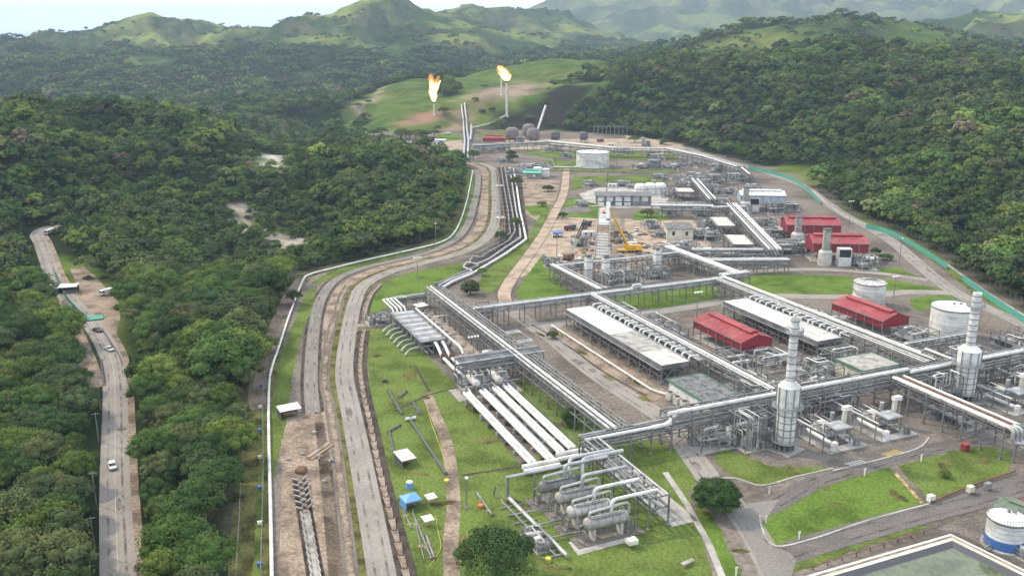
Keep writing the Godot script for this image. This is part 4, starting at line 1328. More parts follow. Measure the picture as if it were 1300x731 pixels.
# packed process equipment in a steel frame: drums, columns, looped pipes, cabinets
func unit(label: String, at: Vector2, w: float, d: float, h: float, seed_: int, turn := 0.0, look := "galv", category := "process unit") -> Node3D:
	var r := RandomNumberGenerator.new()
	r.seed = seed_
	var o := thing("process_unit", label, category, v3(at), turn)
	part("slab", Geo.new().block(-w / 2 - 0.5, w / 2 + 0.5, 0.0, 0.2, -d / 2 - 0.5, d / 2 + 0.5), M.concrete, o)
	var nx := maxi(1, roundi(w / 5.0))
	var nz := maxi(1, roundi(d / 5.0))
	var col := Geo.new().block(-0.13, 0.13, 0.2, h, -0.13, 0.13).mesh(M.steel)
	for a in nx + 1:
		for b in nz + 1:
			shown("column", col, o).position = Vector3(-w / 2 + w * a / nx, 0, -d / 2 + d * b / nz)
	for y in [h * 0.5, h]:
		for a in nx + 1:
			part("beam", Geo.new().bar(Vector3(-w / 2 + w * a / nx, y, -d / 2), Vector3(-w / 2 + w * a / nx, y, d / 2), 0.22), M.steel, o)
		for b in nz + 1:
			part("beam", Geo.new().bar(Vector3(-w / 2, y - 0.02, -d / 2 + d * b / nz), Vector3(w / 2, y - 0.02, -d / 2 + d * b / nz), 0.2), M.steel, o)
	var x0 := -w / 2 + w * float(r.randi() % nx) / nx
	part("platform", Geo.new().block(x0 + 0.2, x0 + w / nx - 0.2, h * 0.5 + 0.13, h * 0.5 + 0.2, -d / 2 + 0.3, d / 2 - 0.3), M.grate, o)
	handrail(o, [Vector3(x0 + 0.2, h * 0.5 + 0.2, d / 2 - 0.3), Vector3(x0 + w / nx - 0.2, h * 0.5 + 0.2, d / 2 - 0.3)])
	for k in r.randi_range(1, 2) + int(w * d / 90.0):
		var l := r.randf_range(3.0, minf(w * 0.7, 7.0))
		var rad := r.randf_range(0.45, 0.85)
		var p := Vector3(r.randf_range(-w / 2 + l / 2, w / 2 - l / 2), 1.2 + rad + (h * 0.5 if r.randf() < 0.35 else 0.0), r.randf_range(-d / 2 + 1, d / 2 - 1))
		var m := part("drum", vessel_shape(l, rad), M[["white", "clad", "dirty_white", look][r.randi() % 4]], o)
		m.position = p
		for s in [-0.3, 0.3]:
			part("saddle", Geo.new().block(p.x + l * s - 0.15, p.x + l * s + 0.15, 0.2, p.y - rad * 0.6, p.z - rad * 0.7, p.z + rad * 0.7), M.steel, o)
	for k in r.randi_range(1, 3) + int(w * d / 120.0):
		var hh := r.randf_range(h * 0.6, h * 1.15)
		var m := part("column_vessel", standing_shape(hh, r.randf_range(0.4, 0.8)), M[["white", "clad", "dirty_white", "galv"][r.randi() % 4]], o)
		m.position = Vector3(r.randf_range(-w / 2 + 1, w / 2 - 1), 0.2, r.randf_range(-d / 2 + 1, d / 2 - 1))
	for k in 7 + int(w * d / 16.0):
		var a := Vector3(r.randf_range(-w / 2, w / 2), r.randf_range(0.5, 1.6), r.randf_range(-d / 2, d / 2))
		var b := Vector3(r.randf_range(-w / 2, w / 2), r.randf_range(0.5, 1.6), r.randf_range(-d / 2, d / 2))
		var y := h * (0.55 if r.randf() < 0.5 else 1.0) + r.randf_range(0.2, 0.7)
		pipe(o, [a, Vector3(a.x, y, a.z), Vector3(b.x, y, a.z), Vector3(b.x, y, b.z), b], r.randf_range(0.1, 0.26), M[["clad", "galv", "galv", "white", "steel"][r.randi() % 5]], 6)
	for k in r.randi_range(1, 3):
		var p := Vector3(r.randf_range(-w / 2, w / 2), 0, r.randf_range(-d / 2, d / 2))
		part("cabinet", Geo.new().block(p.x - 0.6, p.x + 0.6, 0.2, 2.1, p.z - 0.4, p.z + 0.4).block(p.x - 0.7, p.x + 0.7, 2.1, 2.2, p.z - 0.5, p.z + 0.5), M[["white", "galv", "dirty_white"][r.randi() % 3]], o)
	for k in 6:
		var p := Vector3(r.randf_range(-w / 2, w / 2), 0, r.randf_range(-d / 2, d / 2))
		part("valve", Geo.new().tube([p + Vector3(0, 0.2, 0), p + Vector3(0, 1.3, 0)], 0.16, 6).lathe(p + Vector3(0, 1.3, 0), [0.35, 0, 0.35, 0.08, 0, 0.08], 8).tube([p + Vector3(-0.6, 0.8, 0), p + Vector3(0.6, 0.8, 0)], 0.22, 6), M[["rust", "galv", "dark_steel"][r.randi() % 3]], o)
	return o

func flat_house(label: String, at: Vector3, turn: float, w: float, d: float, h: float, wall: Material, roof: Material, trim: Material, windows := 4, doors := 1) -> Node3D:
	var o := thing("plant_building", label, "building", at, turn)
	part("wall", Geo.new().block(-w / 2, w / 2, 0, h, -d / 2, d / 2), wall, o)
	var rf := part("roof", Geo.new().block(-w / 2 - 0.35, w / 2 + 0.35, h + 0.003, h + 0.22, -d / 2 - 0.35, d / 2 + 0.35), roof, o)
	part("fascia", Geo.new().block(-w / 2 - 0.55, w / 2 + 0.55, h - 0.3, h + 0.42, d / 2 + 0.36, d / 2 + 0.55).block(-w / 2 - 0.55, w / 2 + 0.55, h - 0.3, h + 0.42, -d / 2 - 0.55, -d / 2 - 0.36).block(-w / 2 - 0.55, -w / 2 - 0.36, h - 0.3, h + 0.42, -d / 2 - 0.36, d / 2 + 0.36).block(w / 2 + 0.36, w / 2 + 0.55, h - 0.3, h + 0.42, -d / 2 - 0.36, d / 2 + 0.36), trim, o)
	for k in windows:
		var x := -w / 2 + w * (k + 0.5) / windows
		var win := part("window", Geo.new().block(x - 0.75, x + 0.75, h * 0.38, h * 0.74, d / 2 - 0.05, d / 2 + 0.05), M.galv, o)
		part("pane", Geo.new().block(x - 0.65, x + 0.65, h * 0.38 + 0.08, h * 0.74 - 0.08, d / 2 + 0.01, d / 2 + 0.07), M.glass, win)
	for k in doors:
		var z := -d / 2 + d * (k + 0.5) / doors
		part("door", Geo.new().block(-w / 2 - 0.06, -w / 2 + 0.05, 0, 2.3, z - 0.6, z + 0.6), M.dark_steel, o)
	part("cooling_box", Geo.new().block(-w / 2 - 0.75, -w / 2 - 0.05, 0.6, 1.6, d * 0.2, d * 0.2 + 1.0), M.white, o)
	return o

func car(label: String, at: Vector3, turn: float, paint: Material, pickup := false, group := "") -> Node3D:
	var o := thing("parked_car" if not pickup else "pickup_truck", label, "car" if not pickup else "pickup truck", at, turn, group)
	var g := Geo.new()
	var l := 2.15
	var prof := [[-l, 0.45], [-l, 0.85], [-1.2, 0.98], [-0.75, 0.98], [1.0, 0.98], [1.9, 0.95], [l, 0.8], [l, 0.45]]
	for k in prof.size():
		var a: Array = prof[k]
		var b: Array = prof[(k + 1) % prof.size()]
		g.quad(Vector3(a[0], a[1], -0.88), Vector3(b[0], b[1], -0.88), Vector3(b[0], b[1], 0.88), Vector3(a[0], a[1], 0.88), Vector3((a[0] + b[0]) / 2, a[1] + b[1] - 1.4, 0))
	for s in [-0.88, 0.88]:
		for k in range(1, prof.size() - 1):
			g.tri(Vector3(prof[0][0], prof[0][1], s), Vector3(prof[k][0], prof[k][1], s), Vector3(prof[k + 1][0], prof[k + 1][1], s), Vector3(0, 0, s))
	part("body", g, paint, o)
	var x1 := 1.5 if not pickup else 0.55
	var cab := Geo.new()
	var lo := [Vector3(-1.15, 0.98, 0.8), Vector3(x1, 0.98, 0.8)]
	var hi := [Vector3(-0.5, 1.5, 0.66), Vector3(x1 - 0.35, 1.5, 0.66)]
	var fl := Vector3(1, 1, -1)
	cab.quad(lo[0], lo[1], hi[1], hi[0], Vector3(0, 0, 1))
	cab.quad(lo[0] * fl, lo[1] * fl, hi[1] * fl, hi[0] * fl, Vector3(0, 0, -1))
	cab.quad(lo[0], hi[0], hi[0] * fl, lo[0] * fl, Vector3(-1, 0.5, 0))
	cab.quad(lo[1], hi[1], hi[1] * fl, lo[1] * fl, Vector3(1, 0.5, 0))
	part("window", cab, M.glass, o)
	part("roof", Geo.new().block(-0.52, x1 - 0.33, 1.5, 1.56, -0.68, 0.68), paint, o)
	if pickup:
		part("cargo_bed", Geo.new().block(0.7, 2.1, 0.985, 1.15, -0.85, -0.75).block(0.7, 2.1, 0.985, 1.15, 0.75, 0.85).block(2.0, 2.1, 0.985, 1.15, -0.75, 0.75), paint, o)
	var wh := Geo.new().tube([Vector3(0, 0, -0.11), Vector3(0, 0, 0.11)], 0.34, 12).mesh(M.rubber)
	for x in [-1.35, 1.35]:
		for z in [-0.8, 0.8]:
			shown("wheel", wh, o).position = Vector3(x, 0.34, z)
	return o

func truck(label: String, at: Vector3, turn: float, cab_m: Material, box_m: Material) -> Node3D:
	var o := thing("truck", label, "truck", at, turn)
	part("chassis", Geo.new().block(-3.6, 3.4, 0.7, 0.95, -0.5, 0.5), M.dark_steel, o)
	part("cab", Geo.new().block(-3.7, -2.0, 0.75, 2.5, -1.1, 1.1).block(-3.5, -2.1, 2.5, 2.62, -1.0, 1.0), cab_m, o)
	part("windscreen", Geo.new().block(-3.74, -3.69, 1.6, 2.35, -0.95, 0.95).block(-3.4, -2.4, 1.65, 2.3, -1.13, -1.09).block(-3.4, -2.4, 1.65, 2.3, 1.09, 1.13), M.glass, o)
	part("box_body", Geo.new().block(-1.8, 3.6, 1.0, 2.7, -1.15, 1.15), box_m, o)
	var wh := Geo.new().tube([Vector3(0, 0, -0.16), Vector3(0, 0, 0.16)], 0.48, 12).mesh(M.rubber)
	for x in [-2.8, 1.3, 2.5]:
		for z in [-0.95, 0.95]:
			shown("wheel", wh, o).position = Vector3(x, 0.48, z)
	return o

func lamp_post(label: String, at: Vector2, h: float, heads: int) -> Node3D:
	var o := thing("light_mast", label, "lamp post", v3(at))
	part("pole", Geo.new().lathe(Vector3.ZERO, [0.5, 0, 0.5, 0.3, 0.22, 0.3, 0.12, h], 10), M.galv, o)
	part("crossarm", Geo.new().bar(Vector3(-1.6, h, 0), Vector3(1.6, h, 0), 0.14), M.galv, o)
	for k in heads:
		var x: float = -1.5 + 3.0 * k / maxf(1, heads - 1) if heads > 1 else 0.0
		part("lamp_head", Geo.new().box(Vector3(x, h + 0.25, 0.3), Vector3(0.6, 0.3, 0.7), Basis(Vector3.RIGHT, 0.4)), M.white, o)
	return o

func shelter(label: String, at: Vector2, turn: float, w: float, d: float, h: float, roof: Material, category := "shelter", walls: Material = null, pyramid := false) -> Node3D:
	var o := thing("shelter", label, category, v3(at), turn)
	for x in [-1, 1]:
		for z in [-1, 1]:
			part("post", Geo.new().bar(Vector3(x * (w / 2 - 0.15), 0, z * (d / 2 - 0.15)), Vector3(x * (w / 2 - 0.15), h, z * (d / 2 - 0.15)), 0.1), M.galv, o)
	var g := Geo.new()
	if pyramid:
		var c := [Vector3(-w / 2, h, -d / 2), Vector3(w / 2, h, -d / 2), Vector3(w / 2, h, d / 2), Vector3(-w / 2, h, d / 2)]
		for k in 4:
			var a: Vector3 = c[k]
			var b: Vector3 = c[(k + 1) % 4]
			var t := Vector3(0, h + w * 0.24, 0)
			var m := (b - a).cross(t - a).normalized()
			g.tri(a, b, t, m if m.y > 0 else -m)
			g.quad(a, b, b - Vector3(0, 0.3, 0), a - Vector3(0, 0.3, 0), (a + b) * Vector3(1, 0, 1))
	else:
		g.box(Vector3(0, h + 0.1, 0), Vector3(w, 0.14, d), Basis(Vector3.RIGHT, 0.06))
	part("roof", g, roof, o)
	if walls:
		part("wall", Geo.new().block(-w / 2 + 0.2, w / 2 - 0.2, 0.05, h - 0.3, -d / 2 + 0.1, -d / 2 + 0.16).block(-w / 2 + 0.1, -w / 2 + 0.16, 0.05, h - 0.3, -d / 2 + 0.2, d / 2 - 0.2), walls, o)
	part("table", Geo.new().block(-w * 0.3, w * 0.3, 0.7, 0.78, -d * 0.2, d * 0.2).block(-w * 0.25, -w * 0.2, 0, 0.7, -0.1, 0.1).block(w * 0.2, w * 0.25, 0, 0.7, -0.1, 0.1), M.wood, o)
	return o

func lone_tree(called: String, label: String, at: Vector2, wide: float, tall: float, seed_: int, tone: int, lobes := 46, full := false) -> Node3D:
	var o := thing(called, label, "tree" if tall > 4.0 else "bush", v3(at, ground(at.x, at.y)))
	var shape := crown(seed_, wide, tall * 0.86, lobes, 190, minf(0.24, wide * 0.014 + 0.05), wide < 12.0)
	if full:                                      # foliage down to the ground
		shape.add(crown(seed_ + 1, wide * 0.96, tall * 0.5, lobes, 130, 0.2))
	var c := part("crown", shape, M.tinted[tone], o)
	c.position.y = tall * 0.06
	part("trunk", trunk_shape(seed_ + 7, tall * 0.8, wide * 0.028, wide * 0.2), M.trunk, o)
	return o


# ---------------------------------------------------------------- plant: what stands where
func plant() -> void:
	plant_materials()
	racks()
	coolers_and_halls()
	tanks()
	stacks()
	slug_catcher()
	manifold()
	vessels()
	process_blocks()
	crane_yard()
	north_block()
	flare_field()
	fences_and_lines()
	drains()
	pond()
	lawn_things()
	highway_things()
	masts()
	lone_trees()

func racks() -> void:
	rack("long left pipe rack between the manifold yard and the service road", Vector2(112, -337), Vector2(112, -189), 8.0, [4.6, 7.2], 5.6, [[-3.2, 0, 0.25, "galv"], [-2.3, 0, 0.3, "steel"], [-1.2, 0, 0.2, "galv"], [0.2, 0, 0.3, "galv"], [1.6, 0, 0.22, "steel"], [-3.0, 1, 0.2, "galv"], [-1.7, 1, 0.24, "steel"], [-0.4, 1, 0.2, "galv"], [1.5, 1, 0.46, "white"], [3.1, 1, 0.4, "clad"]])
	rack("pipe rack right of the near cooler bank", Vector2(166, -303), Vector2(166, -191), 5.0, [4.8, 7.0], 6.2, [[-1.9, 0, 0.25, "galv"], [-0.7, 0, 0.32, "clad"], [0.6, 0, 0.22, "galv"], [-1.8, 1, 0.3, "galv"], [-0.8, 1, 0.2, "galv"], [0.4, 1, 0.48, "white"], [1.7, 1, 0.34, "clad"]])
	rack("pipe rack right of the far cooler bank", Vector2(226, -304), Vector2(226, -194), 6.4, [4.8, 7.2], 6.2, [[-2.6, 0, 0.25, "galv"], [-1.2, 0, 0.32, "clad"], [0.3, 0, 0.22, "galv"], [1.8, 0, 0.26, "galv"], [-2.6, 1, 0.4, "white"], [-1.3, 1, 0.36, "clad"], [0.2, 1, 0.24, "galv"], [1.4, 1, 0.3, "clad"], [2.6, 1, 0.2, "white"]])
	rack("cross rack over the service road behind the coolers", Vector2(116, -304), Vector2(228, -304), 4.6, [5.4, 7.0], 6.6, [[-1.7, 0, 0.28, "galv"], [-0.6, 0, 0.34, "galv"], [0.7, 0, 0.3, "clad"], [1.7, 0, 0.2, "galv"], [-1.6, 1, 0.26, "clad"], [-0.5, 1, 0.2, "galv"], [1.2, 1, 0.46, "white", 0.62]])
	rack("front cross rack from the vessels to the round stack", Vector2(126, -188.5), Vector2(208, -188.5), 6.0, [4.6, 6.8, 9.0], 6.4, [[-2.2, 0, 0.26, "galv"], [-0.9, 0, 0.32, "galv"], [0.5, 0, 0.24, "clad"], [2.0, 0, 0.3, "galv"], [-2.0, 1, 0.3, "clad"], [-0.6, 1, 0.24, "galv"], [0.9, 1, 0.3, "galv"], [2.2, 1, 0.26, "galv"], [-2.0, 2, 0.24, "galv"], [-0.6, 2, 0.2, "steel"], [1.7, 2, 0.6, "white"]])
	rack("front cross rack right of the compressors", Vector2(208.6, -186), Vector2(292, -186), 6.0, [4.6, 7.0, 9.0], 6.4, [[-2.2, 0, 0.26, "galv"], [-0.9, 0, 0.32, "clad"], [0.6, 0, 0.24, "galv"], [-2.0, 1, 0.3, "galv"], [0.3, 1, 0.3, "galv"], [1.9, 1, 0.26, "galv"], [1.2, 2, 0.6, "white"], [-0.9, 2, 0.34, "clad"], [-2.4, 2, 0.24, "galv"]])
	rack("low front cross rack between the left rack and the road", Vector2(101, -187.5), Vector2(125.5, -187.5), 5.0, [4.4, 6.6], 6.0, [[-1.6, 0, 0.3, "galv"], [0, 0, 0.36, "clad"], [1.5, 0, 0.3, "galv"], [-1.7, 1, 0.32, "clad"], [-0.5, 1, 0.3, "galv"], [1.6, 1, 0.46, "white"]])
	# the raised bend where the front rack climbs over the road
	var e := thing("pipe_bend", "white pipe climbing over the service road into the front rack", "pipe", Vector3(122, 0, -187))
	pipe(e, [Vector3(-2, 7.3, 1.2), Vector3(3.2, 7.3, 1.2), Vector3(5.6, 9.8, -0.0), Vector3(9, 9.8, 0.0)], 0.6, M.white, 10)
	rack("pipe rack beside the four lying vessels", Vector2(101.5, -184.5), Vector2(101.5, -153), 5.0, [4.8, 7.6], 5.2, [[-1.8, 0, 0.3, "galv"], [0, 0, 0.4, "clad"], [1.5, 0, 0.3, "clad"], [-1.8, 1, 0.26, "clad"], [-0.4, 1, 0.2, "steel"], [1.7, 1, 0.28, "galv"]])
	rack("right front pipe rack with big pipes ending in a drop", Vector2(203, -184), Vector2(203, -147), 5.4, [6.0, 8.4], 6.0, [[-1.9, 0, 0.26, "galv"], [-0.6, 0, 0.3, "rust"], [0.8, 0, 0.26, "galv"], [-2.0, 1, 0.4, "white"], [-0.9, 1, 0.26, "rust"], [0.1, 1, 0.26, "rust"], [1.0, 1, 0.4, "clad"], [2.1, 1, 0.5, "white"]])
	var dr := thing("pipe_drop", "group of four pipes bending down to the lower right rack", "pipe", Vector3(203, 0, -146))
	for k in 4:
		var x := -2.2 + k * 1.3
		pipe(dr, [Vector3(x, 9.0, -1.0), Vector3(x, 9.0, 1.2 + k * 0.2), Vector3(x, 5.4, 1.2 + k * 0.2), Vector3(x + 3.5, 5.4, 3.0 + k * 1.1), Vector3(x + 30, 5.4, 3.0 + k * 1.1)], [0.5, 0.4, 0.42, 0.3][k], [M.clad, M.clad, M.clad, M.green_paint][k], 10)
	rack("low rack running off the right edge above the pond road", Vector2(202, -141.5), Vector2(236, -141.5), 6.0, [4.6], 6.0, [[-2.6, 0, 0.2, "galv"]])
	rack("thin rack from the far cooler rack to the white tanks", Vector2(229.5, -214), Vector2(266, -214), 3.0, [3.0, 5.2], 6.0, [[-0.9, 0, 0.2, "galv"], [0.6, 0, 0.24, "clad"], [-0.7, 1, 0.2, "clad"], [0.7, 1, 0.26, "white"]])
	rack("pipe rack behind the right stack", Vector2(229.5, -199), Vector2(229.5, -189.5), 4.0, [4.0, 6.4, 8.6], 4.5, [[-1.2, 0, 0.3, "clad"], [0.8, 0, 0.3, "galv"], [-1.0, 1, 0.3, "galv"], [1.0, 1, 0.3, "clad"], [0, 2, 0.4, "white"]])
	# crane yard racks
	rack("pipe rack turning down from the crane yard", Vector2(173, -352), Vector2(173, -309), 5.0, [5.0, 7.0], 5.4, [[-1.8, 0, 0.3, "clad"], [0, 0, 0.3, "galv"], [1.5, 0, 0.26, "galv"], [-1.8, 1, 0.26, "clad"], [-0.6, 1, 0.2, "galv"], [0.9, 1, 0.44, "white"], [2.0, 1, 0.36, "clad"]])
	rack("front rack of the crane yard with two box ducts", Vector2(173, -351), Vector2(236, -351), 4.6, [4.6, 7.0], 6.0, [[-1.5, 0, 0.3, "galv"], [0, 0, 0.26, "galv"], [1.4, 0, 0.3, "clad"], [-1.5, 1, 0.3, "galv"], [0.9, 1, 0.36, "white"], [0, 1, 0.24, "clad"]])
	rack("pipe rack dropping onto the middle cross rack", Vector2(238, -362), Vector2(238, -309), 5.4, [5.0, 7.2], 5.4, [[-1.8, 0, 0.3, "clad"], [0, 0, 0.3, "galv"], [1.5, 0, 0.26, "galv"], [-2.0, 1, 0.3, "white"], [-0.8, 1, 0.4, "white"], [0.7, 1, 0.46, "white"], [1.9, 1, 0.3, "clad"]])
	rack("short rack joining the crane yard to the far cooler rack", Vector2(229, -306.5), Vector2(242, -306.5), 4.4, [5.2, 7.4], 4.4, [[-1.2, 0, 0.3, "clad"], [0.8, 0, 0.3, "galv"], [-0.9, 1, 0.44, "white"], [0.9, 1, 0.4, "white"]])
	rack("small square rack over the road beside the left rack", Vector2(121, -308), Vector2(121, -299), 5.0, [5.0, 8.0], 4.5, [[-1.4, 0, 0.26, "galv"], [1.0, 0, 0.3, "galv"]])
	# loop beside the left rack top
	var lp := thing("expansion_loop", "white square pipe loops above the left rack near the collector", "pipe", Vector3(115, 0, -262))
	for k in 3:
		pipe(lp, [Vector3(-1.5, 7.9, 6 - k), Vector3(-1.5, 9.2, 6 - k), Vector3(3.2, 9.2, 6 - k), Vector3(3.2, 9.2, -6 + k), Vector3(-1.5, 9.2, -6 + k), Vector3(-1.5, 7.9, -6 + k)], 0.26, M.clad)

func coolers_and_halls() -> void:
	cooler("long air cooler with a half white, half grey streaked roof", 148.2, 158.5, -292, -225.8, 6.5, 10, ["white", "white", "white", "white", "white", "stained", "stained", "stained", "dirty_white", "dirty_white"])
	cooler("long air cooler with a clean white roof beside the red hall", 208.6, 219.2, -277, -225, 6.5, 8, ["white", "white", "white", "white", "white", "dirty_white", "dirty_white", "dirty_white"])
	var gp := thing("ground_pipe", "white pipe along the foot of the near cooler", "pipe")
	pipe(gp, [Vector3(142.5, 0.9, -292), Vector3(142.5, 0.9, -222), Vector3(145, 0.9, -216), Vector3(150, 0.9, -216)], 0.34, M.white)
	for k in 14:
		part("support", Geo.new().block(142.2, 142.8, 0, 0.6, -290 + k * 5.2, -289.7 + k * 5.2), M.concrete, gp)
	hall("red hall between the two long coolers", Vector3(184.6, 0, -261.5), 0, 12.6, 27.5, 6.6, 2.0, 2.9, M.red_roof, M.red_wall, "red halls")
	hall("red hall in front of the white domed tank", Vector3(246.5, 0, -259.5), 0, 12.2, 25.5, 6.4, 2.0, 2.9, M.red_roof, M.red_wall, "red halls")
	hall("nearer of the two red halls by the fence, with pale roof sheets", Vector3(302.6, 0, -335.2), deg_to_rad(62), 15, 26, 9.2, 2.6, 4.6, M.red_roof, M.red_wall, "red halls", 6, [0, 2, 5])
	hall("farther red hall by the fence, without pale sheets", Vector3(321.3, 0, -376.7), deg_to_rad(62), 15, 28, 9.0, 2.6, 4.8, M.red_roof, M.red_wall, "red halls")
	hall("pale blue hall with a white roof behind the red halls", Vector3(352, 0, -456.6), deg_to_rad(62), 15, 27, 10.0, 1.8, 5.0, M.white, plain(0.36, 0.42, 0.50, 0.5), "")
	for a in [["white intake box before the nearer fence-side red hall", Vector2(310.9, -323), 8.0], ["white intake box before the pale blue hall", Vector2(359.6, -453.3), 8.0]]:
		var b := thing("intake_box", a[0], "intake filter", v3(a[1]), deg_to_rad(-28))
		part("housing", Geo.new().block(-3.0, 3.0, 0, 4.2, -2.4, 2.0).block(-3.0, -2.7, 4.2, a[2], -2.4, 2.0).block(2.7, 3.0, 4.2, a[2], -2.4, 2.0).block(-3.0, 3.0, a[2], a[2] + 0.3, -2.4, 2.0), M.white, b)
		part("louvre", Geo.new().block(-2.7, 2.7, 4.2, a[2], -1.2, 1.2), M.black, b)
	for a in [["grey exhaust stack before the nearer fence-side red hall", Vector2(303.8, -327.8), 17.0], ["grey exhaust stack before the farther fence-side red hall", Vector2(319, -365.3), 15.0], ["grey exhaust stack before the pale blue hall", Vector2(351.4, -451.2), 15.5]]:
		var b := thing("exhaust_stack", a[0], "exhaust stack", v3(a[1]), deg_to_rad(-28))
		part("base_drum", Geo.new().lathe(Vector3.ZERO, [3.2, 0, 3.2, 6.2, 2.2, 7.4], 20), M.dirty_white, b)
		part("chimney", Geo.new().block(-1.5, 1.5, 7.0, a[2], -1.5, 1.5), M.stained, b)
		part("cap", Geo.new().block(-1.7, 1.7, a[2], a[2] + 0.5, -1.7, 1.7), M.dark_steel, b)
		handrail(b, [Vector3(-2, 7.4, 2), Vector3(2, 7.4, 2)])
		part("ladder", Geo.new().bar(Vector3(1.6, 7, 1.2), Vector3(1.6, a[2], 1.2), 0.1).bar(Vector3(1.6, 7, 0.6), Vector3(1.6, a[2], 0.6), 0.1), M.galv, b)
	# electrical houses
	flat_house("white switch house with dark roof and green edge by the front rack", Vector3(151.6, 0, -207.5), 0, 11.5, 20.5, 5.0, M.white, M.grey_roof, M.green_paint)
	flat_house("cream switch house with pale roof and green edge by the right rack", Vector3(212.3, 0, -206), 0, 14.5, 11.5, 5.0, M.cream, M.stained, M.green_paint)
	for k in 5:
		var u := thing("cooling_unit", "cooling unit left of the white switch house, %s" % ["nearest the front rack", "second from the front rack", "in the middle", "second from the cooler", "nearest the cooler"][k], "cooling unit", Vector3(144.4, 0, -199.5 - k * 3.8), 0, "cooling units beside the white switch house")
		part("casing", Geo.new().block(-0.8, 0.8, 0.15, 2.4, -1.2, 1.2), M.dirty_white, u)
		part("fan", Geo.new().lathe(Vector3(0, 2.4, 0), [0.7, 0, 0.7, 0.25, 0.55, 0.25, 0.55, 0.05, 0, 0.05], 14), M.dark_steel, u)
		part("duct", Geo.new().block(0.8, 1.6, 0.9, 1.7, -0.5, 0.5), M.galv, u)

func tanks() -> void:
	var a := tank("white domed tank with diagonal stair behind the red hall", Vector3(273, 0, -268), 6.2, 9.6, 1.0, M.white, 0.6, M.steel)
	var rib := Geo.new()
	for k in 12:
		var d := Vector3(cos(TAU * k / 12), 0, sin(TAU * k / 12))
		rib.bar(d * 6.1 + Vector3(0, 9.75, 0), d * 0.5 + Vector3(0, 10.75, 0), 0.16)
	part("roof_rib", rib, M.galv, a)
	tank("big white tank with turquoise ladder beside the right stack", Vector3(269, 0, -224), 7.4, 11.8, 0.7, M.white, 3.3, M.turquoise)
	var b := tank("white tank with a blue band at its foot by the pond", Vector3(165.5, 0, -117.5), 3.9, 6.6, 1.3, M.white, 3.0, M.galv)
	part("blue_band", Geo.new().lathe(Vector3.ZERO, [3.93, 0.4, 3.93, 2.5], 40), M.blue, b)
	tank("largest white tank in the middle of the far grass yard", Vector3(363, 0, -670), 13.6, 12.2, 0.9, M.white, 0.9, M.steel)
	tank("small grey tank right of the largest white tank", Vector3(404, 0, -640), 5.6, 7.0, 0.5, M.steel, 1.6, M.dark_steel)
	# ball tanks on legs
	var label := ["leftmost grey ball tank behind the red shed", "rear grey ball tank of the close pair", "front grey ball tank of the close pair", "small dark ball tank at the end of the row", "farthest dark ball tank by the forest edge"]
	var at := [Vector3(371.3, 0, -858), Vector3(401.9, 0, -884.9), Vector3(388.2, 0, -843.1), Vector3(411.7, 0, -840.6), Vector3(438.2, 0, -829.1)]
	var rr := [6.6, 6.6, 6.6, 4.8, 4.4]
	for k in 5:
		var r: float = rr[k]
		var o := thing("drum_tank", label[k], "tank", at[k], deg_to_rad(-20), "grey drum tanks in a row")
		part("shell", Geo.new().lathe(Vector3(0, r + 2.5, 0), [0.001, -r, r * 0.55, -r * 0.93, r * 0.88, -r * 0.75, r, -r * 0.45, r, r * 0.45, r * 0.88, r * 0.75, r * 0.55, r * 0.93, 0.001, r], 24, Basis.IDENTITY, true), M.rusty_grey if k < 3 else M.dark_steel, o)
		for s in 6:
			var d := Vector3(cos(TAU * s / 6), 0, sin(TAU * s / 6)) * r * 0.8
			part("leg", Geo.new().bar(d, d + Vector3(0, r * 0.9 + 1, 0), 0.5), M.galv, o)
		part("band", Geo.new().lathe(Vector3(0, r + 2.5, 0), [r + 0.02, -0.3, r + 0.16, -0.3, r + 0.16, 0.3, r + 0.02, 0.3], 24), M.galv, o)

